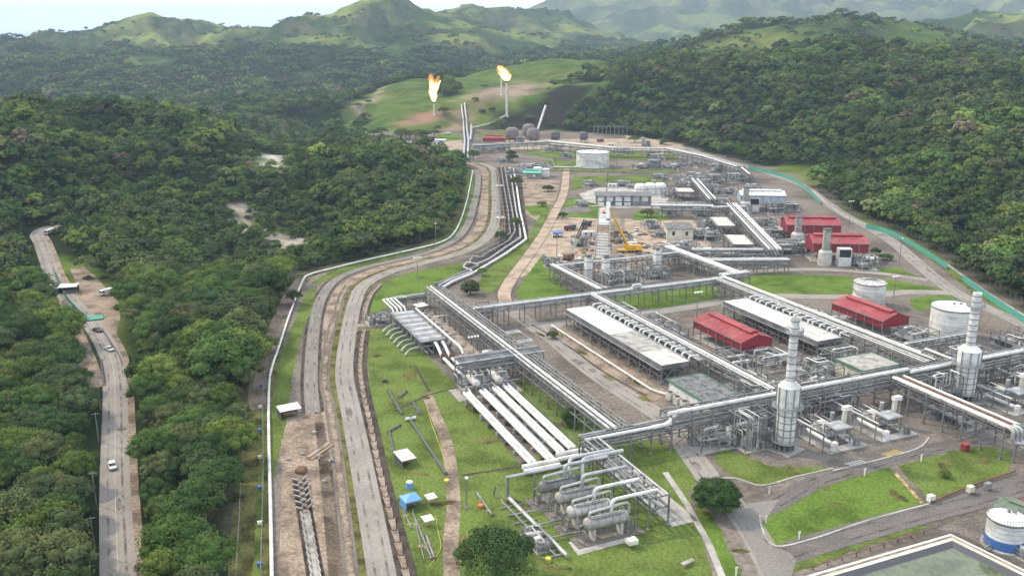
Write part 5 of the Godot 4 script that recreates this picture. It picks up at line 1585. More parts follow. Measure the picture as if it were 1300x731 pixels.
func stack_tower(label: String, at: Vector3, r: float, y1: float, y2: float, top: float, turn: float) -> void:
	var o := thing("round_stack", label, "stack", at, turn)
	part("plinth", Geo.new().block(-r - 1.2, r + 1.2, 0, 0.25, -r - 1.2, r + 1.2), M.concrete, o)
	var leg := Geo.new().block(-0.25, 0.25, 0.2, 2.2, -0.25, 0.25).mesh(M.galv)
	for k in 10:
		shown("leg", leg, o).position = Vector3(cos(TAU * k / 10) * (r - 0.3), 0, sin(TAU * k / 10) * (r - 0.3))
	part("burner_box", Geo.new().lathe(Vector3.ZERO, [r * 0.7, 0.3, r * 0.7, 2.0], 16), M.dark_steel, o)
	part("lower_drum", Geo.new().lathe(Vector3.ZERO, [0, 2.0, r, 2.0, r, y1, r * 1.12, y1 + 0.1, r * 1.12, y2 - 1.6, r * 0.5, y2], 18), M.white, o)
	part("upper_tube", Geo.new().lathe(Vector3.ZERO, [r * 0.44, y2 - 0.3, r * 0.42, top, r * 0.34, top, r * 0.34, top - 0.8, 0, top - 0.8], 18), M.white, o)
	var band := Geo.new()
	for k in 6:
		band.lathe(Vector3(0, 2.4 + (y1 - 2.6) * k / 5.0, 0), [r + 0.01, -0.1, r + 0.1, -0.1, r + 0.1, 0.1, r + 0.01, 0.1], 18)
	for k in 9:
		var y := y2 + (top - y2) * (k + 0.5) / 9.0
		band.lathe(Vector3(0, y, 0), [r * 0.43 + 0.03, -0.1, r * 0.43 + 0.12, -0.1, r * 0.43 + 0.12, 0.1, r * 0.43 + 0.03, 0.1], 18)
	part("band", band, M.steel, o)
	var post := Geo.new()
	for k in 9:
		var d := Vector3(cos(TAU * k / 9), 0, sin(TAU * k / 9)) * (r + 0.14)
		post.bar(d + Vector3(0, 2, 0), d + Vector3(0, y1, 0), 0.16)
		var e := Vector3(cos(TAU * k / 9), 0, sin(TAU * k / 9)) * (r * 1.12 + 0.12)
		post.bar(e + Vector3(0, y1, 0), e + Vector3(0, y2 - 1.6, 0), 0.2)
	part("stiffener", post, M.galv, o)
	for a in [[2.6, r], [y1, r * 1.12], [top - 4.2, r * 0.44]]:
		var y: float = a[0]
		var q: float = a[1]
		part("platform", Geo.new().lathe(Vector3(0, y, 0), [q + 0.1, 0, q + 1.2, 0, q + 1.2, 0.12, q + 0.1, 0.12], 20), M.grate, o)
		var g := Geo.new()
		for k in 20:
			var d := Vector3(cos(TAU * k / 20), 0, sin(TAU * k / 20)) * (q + 1.15)
			var e := Vector3(cos(TAU * (k + 1) / 20), 0, sin(TAU * (k + 1) / 20)) * (q + 1.15)
			g.bar(d + Vector3(0, y, 0), d + Vector3(0, y + 1.1, 0), 0.06)
			g.bar(d + Vector3(0, y + 1.1, 0), e + Vector3(0, y + 1.1, 0), 0.07)
			g.bar(d + Vector3(0, y + 0.6, 0), e + Vector3(0, y + 0.6, 0), 0.05)
		part("platform_rail", g, M.steel, o)
	var ld := Geo.new()
	for s in [-0.25, 0.25]:
		ld.bar(Vector3(r * 0.44 + 0.35, y2 - 1, s), Vector3(r * 0.44 + 0.35, top - 3, s), 0.07)
		ld.bar(Vector3(r + 1.25, 0, s), Vector3(r + 1.25, y1 + 1, s), 0.07)
	for k in int((top - y2) / 0.5):
		ld.bar(Vector3(r * 0.44 + 0.35, y2 - 1 + k * 0.5, -0.25), Vector3(r * 0.44 + 0.35, y2 - 1 + k * 0.5, 0.25), 0.05)
	part("ladder", ld, M.steel, o)

func stacks() -> void:
	stack_tower("round white stack with a hexagonal shoulder by the front lawn", Vector3(153.5, 0, -174), 2.6, 12.2, 19.4, 36.4, 0.3)
	stack_tower("round white stack with a domed shoulder before the big white tank", Vector3(225, 0, -180), 3.0, 11.5, 17.4, 33.2, 1.2)
	# boiler casing behind the near stack
	unit("heater pipework behind the round stack with the hexagonal shoulder", Vector2(147, -180), 9, 8, 9, 11)
	unit("dark heater pipework beside the stack with the domed shoulder", Vector2(216, -181), 9, 8, 9, 12)

func slug_catcher() -> void:
	var o := thing("slug_catcher", "four pairs of big white sloping pipes on the lawn", "pipe bank", Vector3(0, 0, 0))
	for a in [[88.2, -238, -190.5], [93.3, -238, -190.5], [97.6, -238.5, -193], [101.3, -239, -194]]:
		for s in [-0.68, 0.68]:
			pipe(o, [Vector3(a[0] + s, 2.6, a[1]), Vector3(a[0] + s, 1.25, a[2])], 0.58, M.white, 12)
		for k in 8:
			var z := lerpf(a[1], a[2], (k + 0.5) / 8.0)
			part("pier", Geo.new().block(a[0] - 1.5, a[0] + 1.5, 0, lerpf(1.95, 0.65, (k + 0.5) / 8.0), z - 0.35, z + 0.35), M.dark_steel if k % 2 else M.concrete, o)
	for x in [95.4, 103.0]:
		handrail(o, [Vector3(x, 2.3, -236), Vector3(x, 1.2, -196)], 1.6, 4.0)
		part("walkway", Geo.new().bar(Vector3(x - 0.5, 2.3, -236), Vector3(x - 0.5, 1.2, -196), 0.9, 0.08), M.grate, o)
	for a in [[84.8, 94.6, -189.4, 1.3], [84.4, 94.2, -187.4, 1.0], [95.6, 103.2, -192.2, 1.3], [95.2, 103.0, -190.2, 1.0]]:
		pipe(o, [Vector3(a[0], a[3], a[2]), Vector3(a[1], a[3], a[2])], 0.66, M.white, 12, "header")
	# header unit at the upper end
	var h := thing("collector_unit", "grey steel collector frame with two white drums above the slug pipes", "process unit", Vector3(93, 0, -243))
	part("slab", Geo.new().block(-7, 14, 0, 0.2, -5, 5), M.concrete, h)
	for k in 2:
		var v := part("drum", vessel_shape(7.0, 1.15), M.dirty_white, h)
		v.position = Vector3(-1.0 + k * 7.4, 4.4, 0.5)
		v.rotation.y = deg_to_rad(90)
		pipe(h, [Vector3(-1.0 + k * 7.4, 5.2, 2.0), Vector3(-1.0 + k * 7.4, 6.4, 2.0), Vector3(2.0 + k * 7.4, 6.4, 2.0), Vector3(2.0 + k * 7.4, 1.5, 2.0)], 0.3, M.clad)
	for x in [-4.5, -1.5, 2.0, 5.0, 8.5, 11.5]:
		for z in [-4.0, 0.0, 4.4]:
			part("column", Geo.new().block(x - 0.14, x + 0.14, 0.2, 6.5 if z < 4.0 else 4.0, z - 0.14, z + 0.14), M.steel, h)
	for y in [3.0, 6.5]:
		for z in [-4.0, 0.0]:
			part("beam", Geo.new().bar(Vector3(-4.5, y, z), Vector3(11.5, y, z), 0.24), M.steel, h)
	part("front_beam", Geo.new().bar(Vector3(-5, 4.1, 4.4), Vector3(13, 4.1, 4.4), 0.3), M.galv, h)
	part("platform", Geo.new().block(-4.6, 11.6, 3.12, 3.2, -4, 0), M.grate, h)
	handrail(h, [Vector3(-4.6, 3.2, 0.1), Vector3(11.6, 3.2, 0.1)])
	for k in 8:
		pipe(h, [Vector3(-5.2 + k * 2.1, 1.6, 5.2), Vector3(-5.2 + k * 2.1, 2.6, 3.6), Vector3(-5.2 + k * 2.1, 2.6, -1.5), Vector3(-5.2 + k * 2.1, 5.4, -1.5), Vector3(-5.2 + k * 2.1, 5.4, -4.5)], 0.34, M.clad if k % 2 else M.galv)
	for k in 5:
		part("valve", Geo.new().tube([Vector3(-3.4 + k * 3.2, 1, -3), Vector3(-3.4 + k * 3.2, 2.6, -3)], 0.3, 8).lathe(Vector3(-3.4 + k * 3.2, 2.6, -3), [0.5, 0, 0.5, 0.1, 0, 0.1], 10), M.dark_steel, h)
	rack("collector cross rack from the drums to the left rack", Vector2(91, -252), Vector2(118.5, -252), 7.0, [4.8, 7.4], 4.6, [[-2.6, 0, 0.3, "galv"], [-1.0, 0, 0.3, "clad"], [0.8, 0, 0.26, "galv"], [2.4, 0, 0.3, "clad"], [-2.8, 1, 0.26, "clad"], [-1.4, 1, 0.3, "galv"], [0.2, 1, 0.26, "galv"], [1.6, 1, 0.3, "galv"], [2.9, 1, 0.3, "clad"]])

func manifold() -> void:
	var o := thing("manifold_platform", "well manifold under a long grey grating deck with curved inlet pipes", "pipe manifold", Vector3(88, 0, -281))
	var l := 37.0
	var leg := Geo.new().block(-0.16, 0.16, 0, 5.0, -0.16, 0.16).mesh(M.steel)
	for k in 8:
		for x in [0.2, 4.4, 8.6]:
			shown("leg", leg, o).position = Vector3(x, 0, -l * k / 7.0)
	for k in 14:
		part("deck_panel", Geo.new().block(0.1, 8.7, 5.0, 5.08, -l * k / 14.0 - 0.06, -l * (k + 1) / 14.0 + 0.06), M.clad if k % 2 else M.galv, o)
	for k in 15:
		part("deck_beam", Geo.new().block(0, 8.8, 4.7, 4.98, -l * k / 14.0 - 0.12, -l * k / 14.0 + 0.12), M.steel, o)
	for x in [-0.1, 8.9]:
		part("edge_beam", Geo.new().block(x - 0.12, x + 0.12, 4.6, 5.15, -l, 0), M.steel, o)
		handrail(o, [Vector3(x, 5.1, 0), Vector3(x, 5.1, -l)], 1.1, 2.6)
	for k in 7:
		var z := -3.2 - k * 4.6
		pipe(o, [Vector3(-5.0, 0.3, z + 0.9), Vector3(-3.8, 1.5, z + 0.6), Vector3(-1.6, 2.2, z), Vector3(1.5, 2.2, z), Vector3(5.5, 2.2, z), Vector3(5.5, 4.2, z)], 0.4, M.clad, 10, "inlet_pipe")
		part("valve", Geo.new().tube([Vector3(0.6, 1.4, z), Vector3(0.6, 3.4, z)], 0.4, 8).lathe(Vector3(0.6, 3.4, z), [0.6, 0, 0.6, 0.12, 0, 0.12], 10), M.galv, o)
		pipe(o, [Vector3(9.2, 2.6, z), Vector3(10.6, 2.6, z), Vector3(10.6, 5.4, z), Vector3(12.0, 5.4, z), Vector3(12.0, 2.0, z)], 0.34, M.clad, 8, "outlet_pipe")
		part("valve", Geo.new().tube([Vector3(11.0, 1.0, z + 1.4), Vector3(11.0, 2.4, z + 1.4)], 0.35, 8), M.dark_steel, o)
	for x in [2.0, 3.6, 6.6, 7.8]:
		pipe(o, [Vector3(x, 1.2, 1), Vector3(x, 1.2, -l - 1)], 0.36, M.clad, 8, "header")
	pipe(o, [Vector3(10.0, 5.5, -l), Vector3(10.0, 5.5, 12.0), Vector3(10.0, 4.0, 14.0)], 0.42, M.white, 10, "header")
	# twin pipes leaving to the collector
	for k in 2:
		var x := 5.0 + k * 2.6
		pipe(o, [Vector3(x, 4.2, -2), Vector3(x, 4.2, 1.5), Vector3(x, 1.6, 7), Vector3(x - 0.4, 1.6, 20), Vector3(x - 0.6, 3.0, 30)], 0.55, M.white, 10, "outlet_pipe")
		part("valve", Geo.new().lathe(Vector3(x, 0.6, 8.5 + k), [0.9, 0, 0.9, 2.4, 0.3, 2.6, 0.3, 3.4], 10), M.rust, o)
	rack("thin rack from the manifold to the left rack", Vector2(95, -337), Vector2(108, -338), 3.0, [3.0, 4.6], 4.5, [[-0.9, 0, 0.24, "galv"], [0.7, 0, 0.24, "galv"], [-0.8, 1, 0.3, "clad"], [0.6, 1, 0.3, "clad"]])
	var v := thing("riser_pipes", "four white pipes dropping beside the manifold end", "pipe", Vector3(90, 0, -320))
	for k in 4:
		pipe(v, [Vector3(k * 1.6, 0.8, 3), Vector3(k * 1.6, 5.2, -2), Vector3(k * 1.6, 5.2, -16), Vector3(k * 1.6 + 5.0, 5.2, -16)], 0.34, M.white)
	unit("manifold end frame with valves beside the yellow gravel", Vector2(84.5, -323), 8, 7, 3.2, 21)
	var w := thing("test_line", "white pipe loop on posts across the bare yard", "pipe", Vector3(103.5, 0, -313))
	pipe(w, [Vector3(0, 0.3, 0), Vector3(0, 3.0, 0), Vector3(7, 3.0, 0), Vector3(10.5, 3.4, 0)], 0.24, M.white)
	part("post", Geo.new().bar(Vector3(5.0, 0, 0), Vector3(5.0, 2.8, 0), 0.3), M.white, w)
	shelter("white canopy at the back of the manifold yard", Vector2(104, -331), 0.2, 5.0, 4.0, 2.6, M.white)
	var cc := Geo.new().sheet([98.5, -331, 109, -333, 107.5, -275, 100.5, -272], 0.055)
	setting("yard", cc, ground_mat([0.27, 0.225, 0.195], [0.42, 0.355, 0.31], 6.0, 26.0, 95, 0.35), "brown concrete of the manifold yard")
	unit("small green pump cage on the manifold yard", Vector2(107, -268), 5, 4, 2.4, 23, 0, "green_paint", "pump unit")

func vessels() -> void:
	var label := ["lying grey vessel farthest back of the four", "second lying vessel, grey with a low pipe over it", "third lying vessel with a white end", "front lying vessel, weathered white"]
	var zs := [-173.5, -167.2, -160.6, -154.6]
	var xs := [87.2, 88.6, 88.2, 89.2]
	for k in 4:
		var o := thing("lying_vessel", label[k], "pressure vessel", Vector3(xs[k], 0, zs[k]), 0, "lying vessels beside the rack")
		part("pad", Geo.new().block(-8, 8.4, 0, 0.25, -2.5, 2.5), M.gravel, o)
		var sh := part("shell", vessel_shape(9.4, 1.4), [M.galv, M.stained, M.dirty_white, M.stained][k], o)
		sh.position = Vector3(0, 3.9, 0)
		var bands := Geo.new()
		for b in 6:
			bands.lathe(Vector3(-4.2 + b * 1.7, 3.9, 0), [1.41, -0.06, 1.45, -0.06, 1.45, 0.06, 1.41, 0.06], 20, Basis(Vector3(0, 0, 1), Vector3(1, 0, 0), Vector3(0, 1, 0)))
		part("band", bands, M.galv, o)
		for x in [-3.4, 3.4]:
			part("leg", Geo.new().block(x - 0.3, x + 0.3, 0.25, 2.8, -1.1, 1.1), M.dirty_white, o)
		part("leg", Geo.new().block(-5.6, -5.1, 0.25, 2.4, -0.6, 0.6), M.galv, o)
		pipe(o, [Vector3(-4.2, 5.2, 0), Vector3(-4.2, 6.5, 0), Vector3(0.6, 6.8, 0), Vector3(5.6, 7.0, 0), Vector3(5.6, 4.6, 0)], 0.34, M.clad, 10, "top_pipe")
		pipe(o, [Vector3(1.2, 5.2, 0), Vector3(1.2, 8.4, 0), Vector3(6.0, 8.4, 0), Vector3(12.6, 8.4, 0)], 0.42, M.white if k > 1 else M.clad, 10, "top_pipe")
		part("top_walkway", Geo.new().block(-3.6, 3.8, 5.42, 5.48, 0.2, 1.1), M.grate, o)
		handrail(o, [Vector3(-3.6, 5.48, 1.1), Vector3(3.8, 5.48, 1.1)], 1.0, 1.8)
		pipe(o, [Vector3(-5.4, 3.9, 0), Vector3(-6.6, 3.9, 0), Vector3(-6.6, 0.7, 0), Vector3(-6.6, 0.7, 2.0)], 0.2, M.galv)
		for x in [4.6, 5.6, 6.6]:
			part("standpipe", Geo.new().tube([Vector3(x, 0.25, 1.2), Vector3(x, 4.0, 1.2)], 0.2, 8), M.galv, o)
	var d := thing("drain_line", "white pipe frame stepping down to the lawn left of the vessels", "pipe", Vector3(75.6, 0, -177.5))
	pipe(d, [Vector3(26, 6.0, 0.3), Vector3(10, 6.0, 0), Vector3(0, 6.0, 0)], 0.4, M.clad)
	part("leg", Geo.new().block(-0.3, 0.3, 0, 6.2, -0.5, 0.5), M.galv, d)
	for x in [7.0, 14.0, 20.0]:
		part("leg", Geo.new().block(x - 0.16, x + 0.16, 0, 5.6, -0.2, 0.2), M.steel, d)
	pipe(d, [Vector3(0.2, 0.9, 0.5), Vector3(1.6, 0.9, 28)], 0.5, M.clad, 8)
	pipe(d, [Vector3(-2.2, 0.4, -3), Vector3(-2.4, 4.0, -1), Vector3(-2.0, 1.0, 1), Vector3(-0.4, 0.8, 27)], 0.2, M.galv, 6)
	for k in 7:
		part("sleeper", Geo.new().block(-3, 2.6, 0, 0.4, 3.0 + k * 3.8, 3.4 + k * 3.8), M.galv, d)
	for k in 3:
		pipe(d, [Vector3(-2.6, 0.9, 8 + k * 6.0), Vector3(9, 0.9, 8.4 + k * 6.0)], 0.22, M.galv)
	unit("low valve skid left of the vessel drain line", Vector2(74.4, -158), 3.6, 8, 1.6, 31, 0, "galv", "pipe skid")
	for k in 2:
		var u := thing("riser_pipes", ["bent white riser pair over the back vessel", "bent white riser pair over the second vessel"][k], "pipe", Vector3(92 + k * 2.6, 0, -176 + k * 1.5))
		pipe(u, [Vector3(10, 8.6, 0), Vector3(-1, 8.6, 0), Vector3(-2.4, 6.0, 3.0), Vector3(-2.4, 3.6, 3.0)], 0.5, M.clad, 10)
	var b := thing("instrument_hut", "white box on posts before the front vessel", "cabinet", Vector3(92, 0, -148.4))
	part("box", Geo.new().block(-1.1, 1.1, 1.0, 2.0, -0.9, 0.9), M.white, b)
	part("leg", Geo.new().block(-0.9, -0.75, 0, 1.0, -0.7, -0.55).block(0.75, 0.9, 0, 1.0, 0.55, 0.7), M.galv, b)
	setting("slab", Geo.new().sheet([80, -150, 94, -150.6, 95.5, -155, 80.5, -155.5], 0.09), M.concrete, "dark concrete apron before the vessels")
	setting("slab", Geo.new().sheet([105, -190, 111.5, -190, 111.5, -152, 104.5, -152], 0.09), M.concrete, "concrete apron under the vessel rack")

func process_blocks() -> void:
	# twin compressors with brown chimneys
	for k in 4:
		var at: Vector2 = [Vector2(168.6, -174.5), Vector2(186.4, -174.5), Vector2(234.4, -172.8), Vector2(252.3, -173.1)][k]
		compressor(["left compressor skid with a brown chimney beside the round stack", "right compressor skid with a brown chimney under the pipe rack", "compressor skid beside the stack with the domed shoulder", "compressor skid at the right edge behind the pipe rack"][k], at)
	var n := 40
	for a in [
		["pipework between the near cooler and its rack, upper end", 171.5, -290, 6, 16, 5.5, 0],
		["pipework right of the near cooler rack, beside the red hall", 176, -268, 8, 20, 5.0, 0],
		["pumps and pipework in front of the red hall between the coolers", 191, -226, 16, 10, 4.6, 0],
		["pipework between the red hall and the white switch house", 176, -228, 9, 14, 5.5, 0],
		["looped pipework behind the white switch house", 167, -203.5, 12, 16, 7.0, 0],
		["pumps under the front rack right of the switch house", 184, -199, 14, 12, 6.0, 0],
		["pumps under the front rack by the cream switch house", 196, -210, 10, 12, 5.5, 0],
		["pipework in front of the far cooler", 213, -219, 12, 7, 5.0, 0],
		["pipework right of the far cooler rack, lower end", 236, -212, 9, 16, 5.4, 0],
		["pipework right of the far cooler rack, upper end", 234, -278, 7, 22, 4.0, 0],
		["yellow fitted pipework before the red hall by the domed tank", 238, -252, 8, 20, 3.6, 0],
		["pumps between the red hall and the big white tank", 254, -226, 12, 10, 4.6, 0],
		["pipework behind the right stack", 244, -193, 18, 10, 7.0, 0],
		["pipework right of the right stack", 250, -178, 18, 12, 6.5, 0],
		["valve station under the front rack left of the round stack", 137, -183, 11, 6, 5.0, 0],
		["valve station under the front rack right of the round stack", 163, -186, 12, 7, 6.5, 0],
		["pipework behind the twin compressors", 180, -186, 14, 6, 6.5, 0],
		["pumps below the right front rack", 210, -170, 7, 14, 4.0, 0],
		["pump row beside the big white tank", 256, -206, 14, 8, 3.6, 0],
		["exchangers at the right edge beyond the big white tank", 284, -208, 14, 12, 4.5, 0],
		["pipework at the right edge before the fence road", 290, -190, 12, 10, 5.0, 0],
	]:
		unit(a[0], Vector2(a[1], a[2]), a[3], a[4], a[5], n, a[6])
		n += 1

func compressor(label: String, at: Vector2) -> void:
	var o := thing("compressor_skid", label, "compressor", v3(at))
	part("slab", Geo.new().block(-6.5, 6.5, 0, 0.3, -8, 8), M.concrete, o)
	var v := part("scrubber", vessel_shape(9.0, 0.55), M.white, o)
	v.position = Vector3(-4.2, 1.9, 1.0)
	v.rotation.y = deg_to_rad(90)
	part("engine", Geo.new().block(-1.6, 1.6, 0.8, 3.4, -4.4, 0.6).block(-1.2, 1.2, 3.4, 4.0, -3.8, 0.0), M.dirty_white, o)
	part("frame", Geo.new().block(-2.2, 2.4, 0.3, 0.8, -5.4, 5.0), M.dark_steel, o)
	for k in 6:
		part("cylinder", Geo.new().tube([Vector3(-1.6, 1.8, -3.8 + k * 0.8), Vector3(-2.9, 1.8, -3.8 + k * 0.8)], 0.36, 10), M.galv, o)
	part("canopy", Geo.new().block(-2.6, 2.8, 5.0, 5.15, 0.6, 5.6).block(-2.4, 2.6, 5.15, 5.3, 0.9, 5.3), M.clad, o)
	for x in [-2.3, 2.5]:
		for z in [0.9, 5.3]:
			part("post", Geo.new().block(x - 0.12, x + 0.12, 0.8, 5.0, z - 0.12, z + 0.12), M.steel, o)
	part("fan_housing", Geo.new().lathe(Vector3(0.1, 3.2, 3.1), [1.9, 0, 1.9, 1.4, 1.7, 1.4, 1.7, 0], 18), M.galv, o)
	for k in 2:
		var x := 4.0 + k * 1.3
		part("chimney", Geo.new().block(x - 0.5, x + 0.5, 1.0, 8.0, 0.6, 1.6), M.pink_concrete if k else M.dirty_white, o)
		part("chimney_cap", Geo.new().block(x - 0.7, x + 0.6, 8.0, 9.1, 0.4, 1.8), M.white, o)
	part("silencer", Geo.new().tube([Vector3(4.2, 1.2, -3.5), Vector3(4.2, 5.6, -3.5)], 0.6, 12), M.clad, o)
	for k in 2:
		part("cabinet", Geo.new().block(-4.8 + k * 7.6, -3.4 + k * 7.6, 0.3, 2.6, 6.2, 7.4), M.white if k == 0 else M.galv, o)
	for k in 5:
		pipe(o, [Vector3(-5.6 + k * 2.2, 0.6, -7.4), Vector3(-5.6 + k * 2.2, 3.6 + 0.4 * (k % 2), -7.4), Vector3(-5.6 + k * 2.2, 3.6 + 0.4 * (k % 2), -4 + k), Vector3(-5.6 + k * 2.2, 0.8, -4 + k)], 0.22, M.clad if k % 2 else M.galv, 8)
	pipe(o, [Vector3(-4.2, 2.4, -2), Vector3(-4.2, 3.8, -2), Vector3(-1, 3.8, -2)], 0.26, M.clad)
	for x in [-6.2, 6.2]:
		handrail(o, [Vector3(x, 0.3, -7.6), Vector3(x, 0.3, 7.6)], 1.1, 2.5)
	# overhead pipe gantry along the left side
	for k in 4:
		part("gantry_leg", Geo.new().block(-7.4, -7.15, 0, 5.0, -9 + k * 5.0, -8.75 + k * 5.0), M.steel, o)
	pipe(o, [Vector3(-7.3, 5.2, -12), Vector3(-7.3, 5.2, 7)], 0.3, M.clad)


const NORTH := -25.0   # degrees the upper block is turned against the lower grid

func crane_yard() -> void:
	# white box ducts
	for k in 3:
		var o := thing("box_duct", ["left white box duct at the crane yard rack", "second white box duct at the crane yard rack", "white box duct at the pipe rack right of the crane yard"][k], "duct", [Vector3(186.5, 0, -346), Vector3(193, 0, -342), Vector3(222, 0, -346)][k])
		part("shaft", Geo.new().block(-1.5, 1.5, 0.4, 10.6, -1.3, 1.3), M.white, o)
		part("cap", Geo.new().block(-1.1, 1.1, 10.6, 12.2, -0.9, 0.9), M.galv, o)
		part("base", Geo.new().block(-1.9, 1.9, 0, 0.4, -1.7, 1.7), M.concrete, o)
		part("flange", Geo.new().block(-1.65, 1.65, 5.2, 5.5, -1.45, 1.45).block(-1.65, 1.65, 8.8, 9.1, -1.45, 1.45), M.galv, o)
	unit("dark pump rows below the crane yard rack, left part", Vector2(196, -337), 18, 8, 5.0, 71)
	unit("dark pump rows below the crane yard rack, right part", Vector2(214, -337), 14, 8, 5.0, 72)
	unit("pipework between the crane yard and the cream house", Vector2(247, -372), 12, 14, 5.0, 73)
	unit("pipework right of the dropping rack", Vector2(252, -350), 14, 16, 4.0, 74)
	# open steel deck seen end on
	var a := Vector2(196.5, -352.1)
	var b := Vector2(258.7, -461.4)
	var dk := thing("steel_deck", "long open steel deck running up the middle of the crane yard", "steel deck", v3(a), heading(a, b))
	var l := a.distance_to(b)
	var n := 20
	for k in n + 1:
		for s in [-3.3, 3.3]:
			part("column", Geo.new().block(l * k / n - 0.15, l * k / n + 0.15, 0, 8, s - 0.15, s + 0.15), M.galv, dk)
		part("beam", Geo.new().block(l * k / n - 0.22, l * k / n + 0.22, 7.7, 8.1, -3.1, 3.1), M.galv, dk)
	for s in [-3.3, 3.3]:
		part("girder", Geo.new().block(0, l, 8.0, 8.5, s - 0.2, s + 0.2), M.galv, dk)
	for k in n:
		if k < 9:
			part("deck_panel", Geo.new().block(l * k / n + 0.6, l * (k + 1) / n - 0.6, 7.85, 7.95, -3, 3), M.stained, dk)
		elif k > 11:
			part("deck_panel", Geo.new().block(l * k / n + 0.3, l * (k + 1) / n - 0.3, 7.9, 8.05, -3, 3), M.dirty_white if k % 3 else M.clad, dk)
	part("light_panel", Geo.new().block(l * 0.7, l * 1.12, 9.0, 9.2, 0.8, 3.3), M.clad, dk)
	part("red_cover", Geo.new().block(l * 0.86, l * 0.9, 8.6, 8.9, -1.4, 0.6), M.orange, dk)
	# yellow crane
	var c := Vector3(232, 0, -387.4)
	var tip := Vector3(210.1, 27, -370.1)
	var o := thing("mobile_crane", "yellow mobile crane with its boom raised to the left", "crane", c, deg_to_rad(-12))
	part("carrier", Geo.new().block(-6.5, 6.5, 0.9, 1.7, -1.4, 1.4), M.yellow, o)
	part("cab", Geo.new().block(4.6, 6.6, 1.7, 3.2, -1.3, 0.2), M.yellow, o)
	part("slewing_body", Geo.new().block(-2.6, 2.0, 1.9, 3.8, -1.3, 1.3), M.yellow, o)
	part("counterweight", Geo.new().block(1.8, 3.6, 2.0, 3.6, -1.3, 1.3), M.yellow, o)
	for x in [-4.8, 4.8]:
		part("outrigger", Geo.new().block(x - 0.25, x + 0.25, 0.5, 0.9, -4.0, 4.0).block(x - 0.5, x + 0.5, 0, 0.15, -4.4, -3.6).block(x - 0.5, x + 0.5, 0, 0.15, 3.6, 4.4).block(x - 0.15, x + 0.15, 0.15, 0.9, -4.1, -3.9).block(x - 0.15, x + 0.15, 0.15, 0.9, 3.9, 4.1), M.dark_steel, o)
	var wh := Geo.new().tube([Vector3(0, 0, -0.3), Vector3(0, 0, 0.3)], 0.6, 12).mesh(M.rubber)
	for x in [-5.4, -3.6, -0.6, 1.2, 3.4, 5.2]:
		for z in [-1.2, 1.2]:
			shown("wheel", wh, o).position = Vector3(x, 0.6, z)
	var t := (tip - c).rotated(Vector3.UP, deg_to_rad(12))
	var f := Vector3(-1.0, 3.4, 0)
	part("boom", Geo.new().bar(f, f.lerp(t, 0.42), 1.0, 1.2), M.yellow, o)
	part("boom", Geo.new().bar(f.lerp(t, 0.38), f.lerp(t, 0.74), 0.75, 0.9), M.yellow, o)
	part("boom", Geo.new().bar(f.lerp(t, 0.7), t, 0.5, 0.62), M.yellow, o)
	part("lift_cylinder", Geo.new().tube([Vector3(-2.4, 2.2, 0), f.lerp(t, 0.3)], 0.22, 8), M.galv, o)
	part("hoist_rope", Geo.new().tube([t, Vector3(t.x, 9, t.z)], 0.05, 4).box(Vector3(t.x, 8.7, t.z), Vector3(0.5, 0.7, 0.4)), M.dark_steel, o)
	# black and cream lattice boom
	var c2 := Vector3(196.4, 0, -384.6)
	var tip2 := Vector3(203, 20, -380.8)
	var q := thing("lattice_crane", "crawler crane with a cream and black lattice boom", "crane", c2, 0.4)
	part("track", Geo.new().block(-2.6, 2.6, 0, 0.9, -2.0, -1.2).block(-2.6, 2.6, 0, 0.9, 1.2, 2.0), M.rubber, q)
	part("house", Geo.new().block(-2.4, 1.8, 1.0, 2.9, -1.3, 1.3), M.rust, q)
	part("cab", Geo.new().block(1.0, 2.4, 1.1, 2.8, 0.3, 1.3), M.glass, q)
	var t2 := (tip2 - c2).rotated(Vector3.UP, -0.4)
	for s in 2:
		var p0 := Vector3(0, 1.6, 0).lerp(t2, 0.5 * s)
		var p1 := Vector3(0, 1.6, 0).lerp(t2, 0.5 * s + 0.5)
		var g := Geo.new()
		var side := (p1 - p0).cross(Vector3.UP).normalized() * 0.6
		var up := side.cross(p1 - p0).normalized() * 0.6
		for e in [side + up, side - up, -side + up, -side - up]:
			g.bar(p0 + e, p1 + e, 0.34)
		for k in 12:
			var m := p0.lerp(p1, k / 12.0)
			var m2 := p0.lerp(p1, (k + 1) / 12.0)
			g.bar(m + side + up, m2 - side + up, 0.12).bar(m - side - up, m2 + side - up, 0.12).bar(m + side + up, m2 + side - up, 0.12).bar(m - side - up, m2 - side + up, 0.12)
		part("boom", g, M.black if s else M.cream, q)
	# huts and stores of the crane yard
	shelter("blue roofed open hut on the left of the crane yard", Vector2(214.5, -433.6), -0.3, 6.0, 4.6, 2.8, M.blue, "hut", M.white)
	truck("dark truck parked behind the blue roofed hut", Vector3(229.2, 0, -447.5), 0.2, M.maroon, M.dark_steel)
	truck("dark blue truck at the top of the crane yard", Vector3(242.9, 0, -453.6), 0.5, M.blue, M.dark_steel)
	var m2 := 90
	for pl in [["pipework at the left end of the crane yard rack", Vector2(183.9, -376.3), 8, 6, 3.5], ["half built skid left of the open steel deck", Vector2(216.4, -409.7), 9, 7, 4.5], ["half built skid right of the open steel deck", Vector2(240.4, -407.5), 8, 6, 4.0], ["half built frame at the top right of the crane yard", Vector2(272.8, -433.4), 9, 7, 4.5], ["pipework before the cream house", Vector2(259, -379.5), 14, 8, 4.0], ["pipework right of the cream house", Vector2(283.7, -401.5), 7, 12, 4.5], ["pumps left of the box ducts", Vector2(196.2, -371), 8, 5, 3.2]]:
		unit(pl[0], pl[1], pl[2], pl[3], pl[4], m2, deg_to_rad(-12))
		m2 += 1
	container("white site container beside the lattice boom", Vector3(230.7, 0, -428.7), -0.42, M.white)
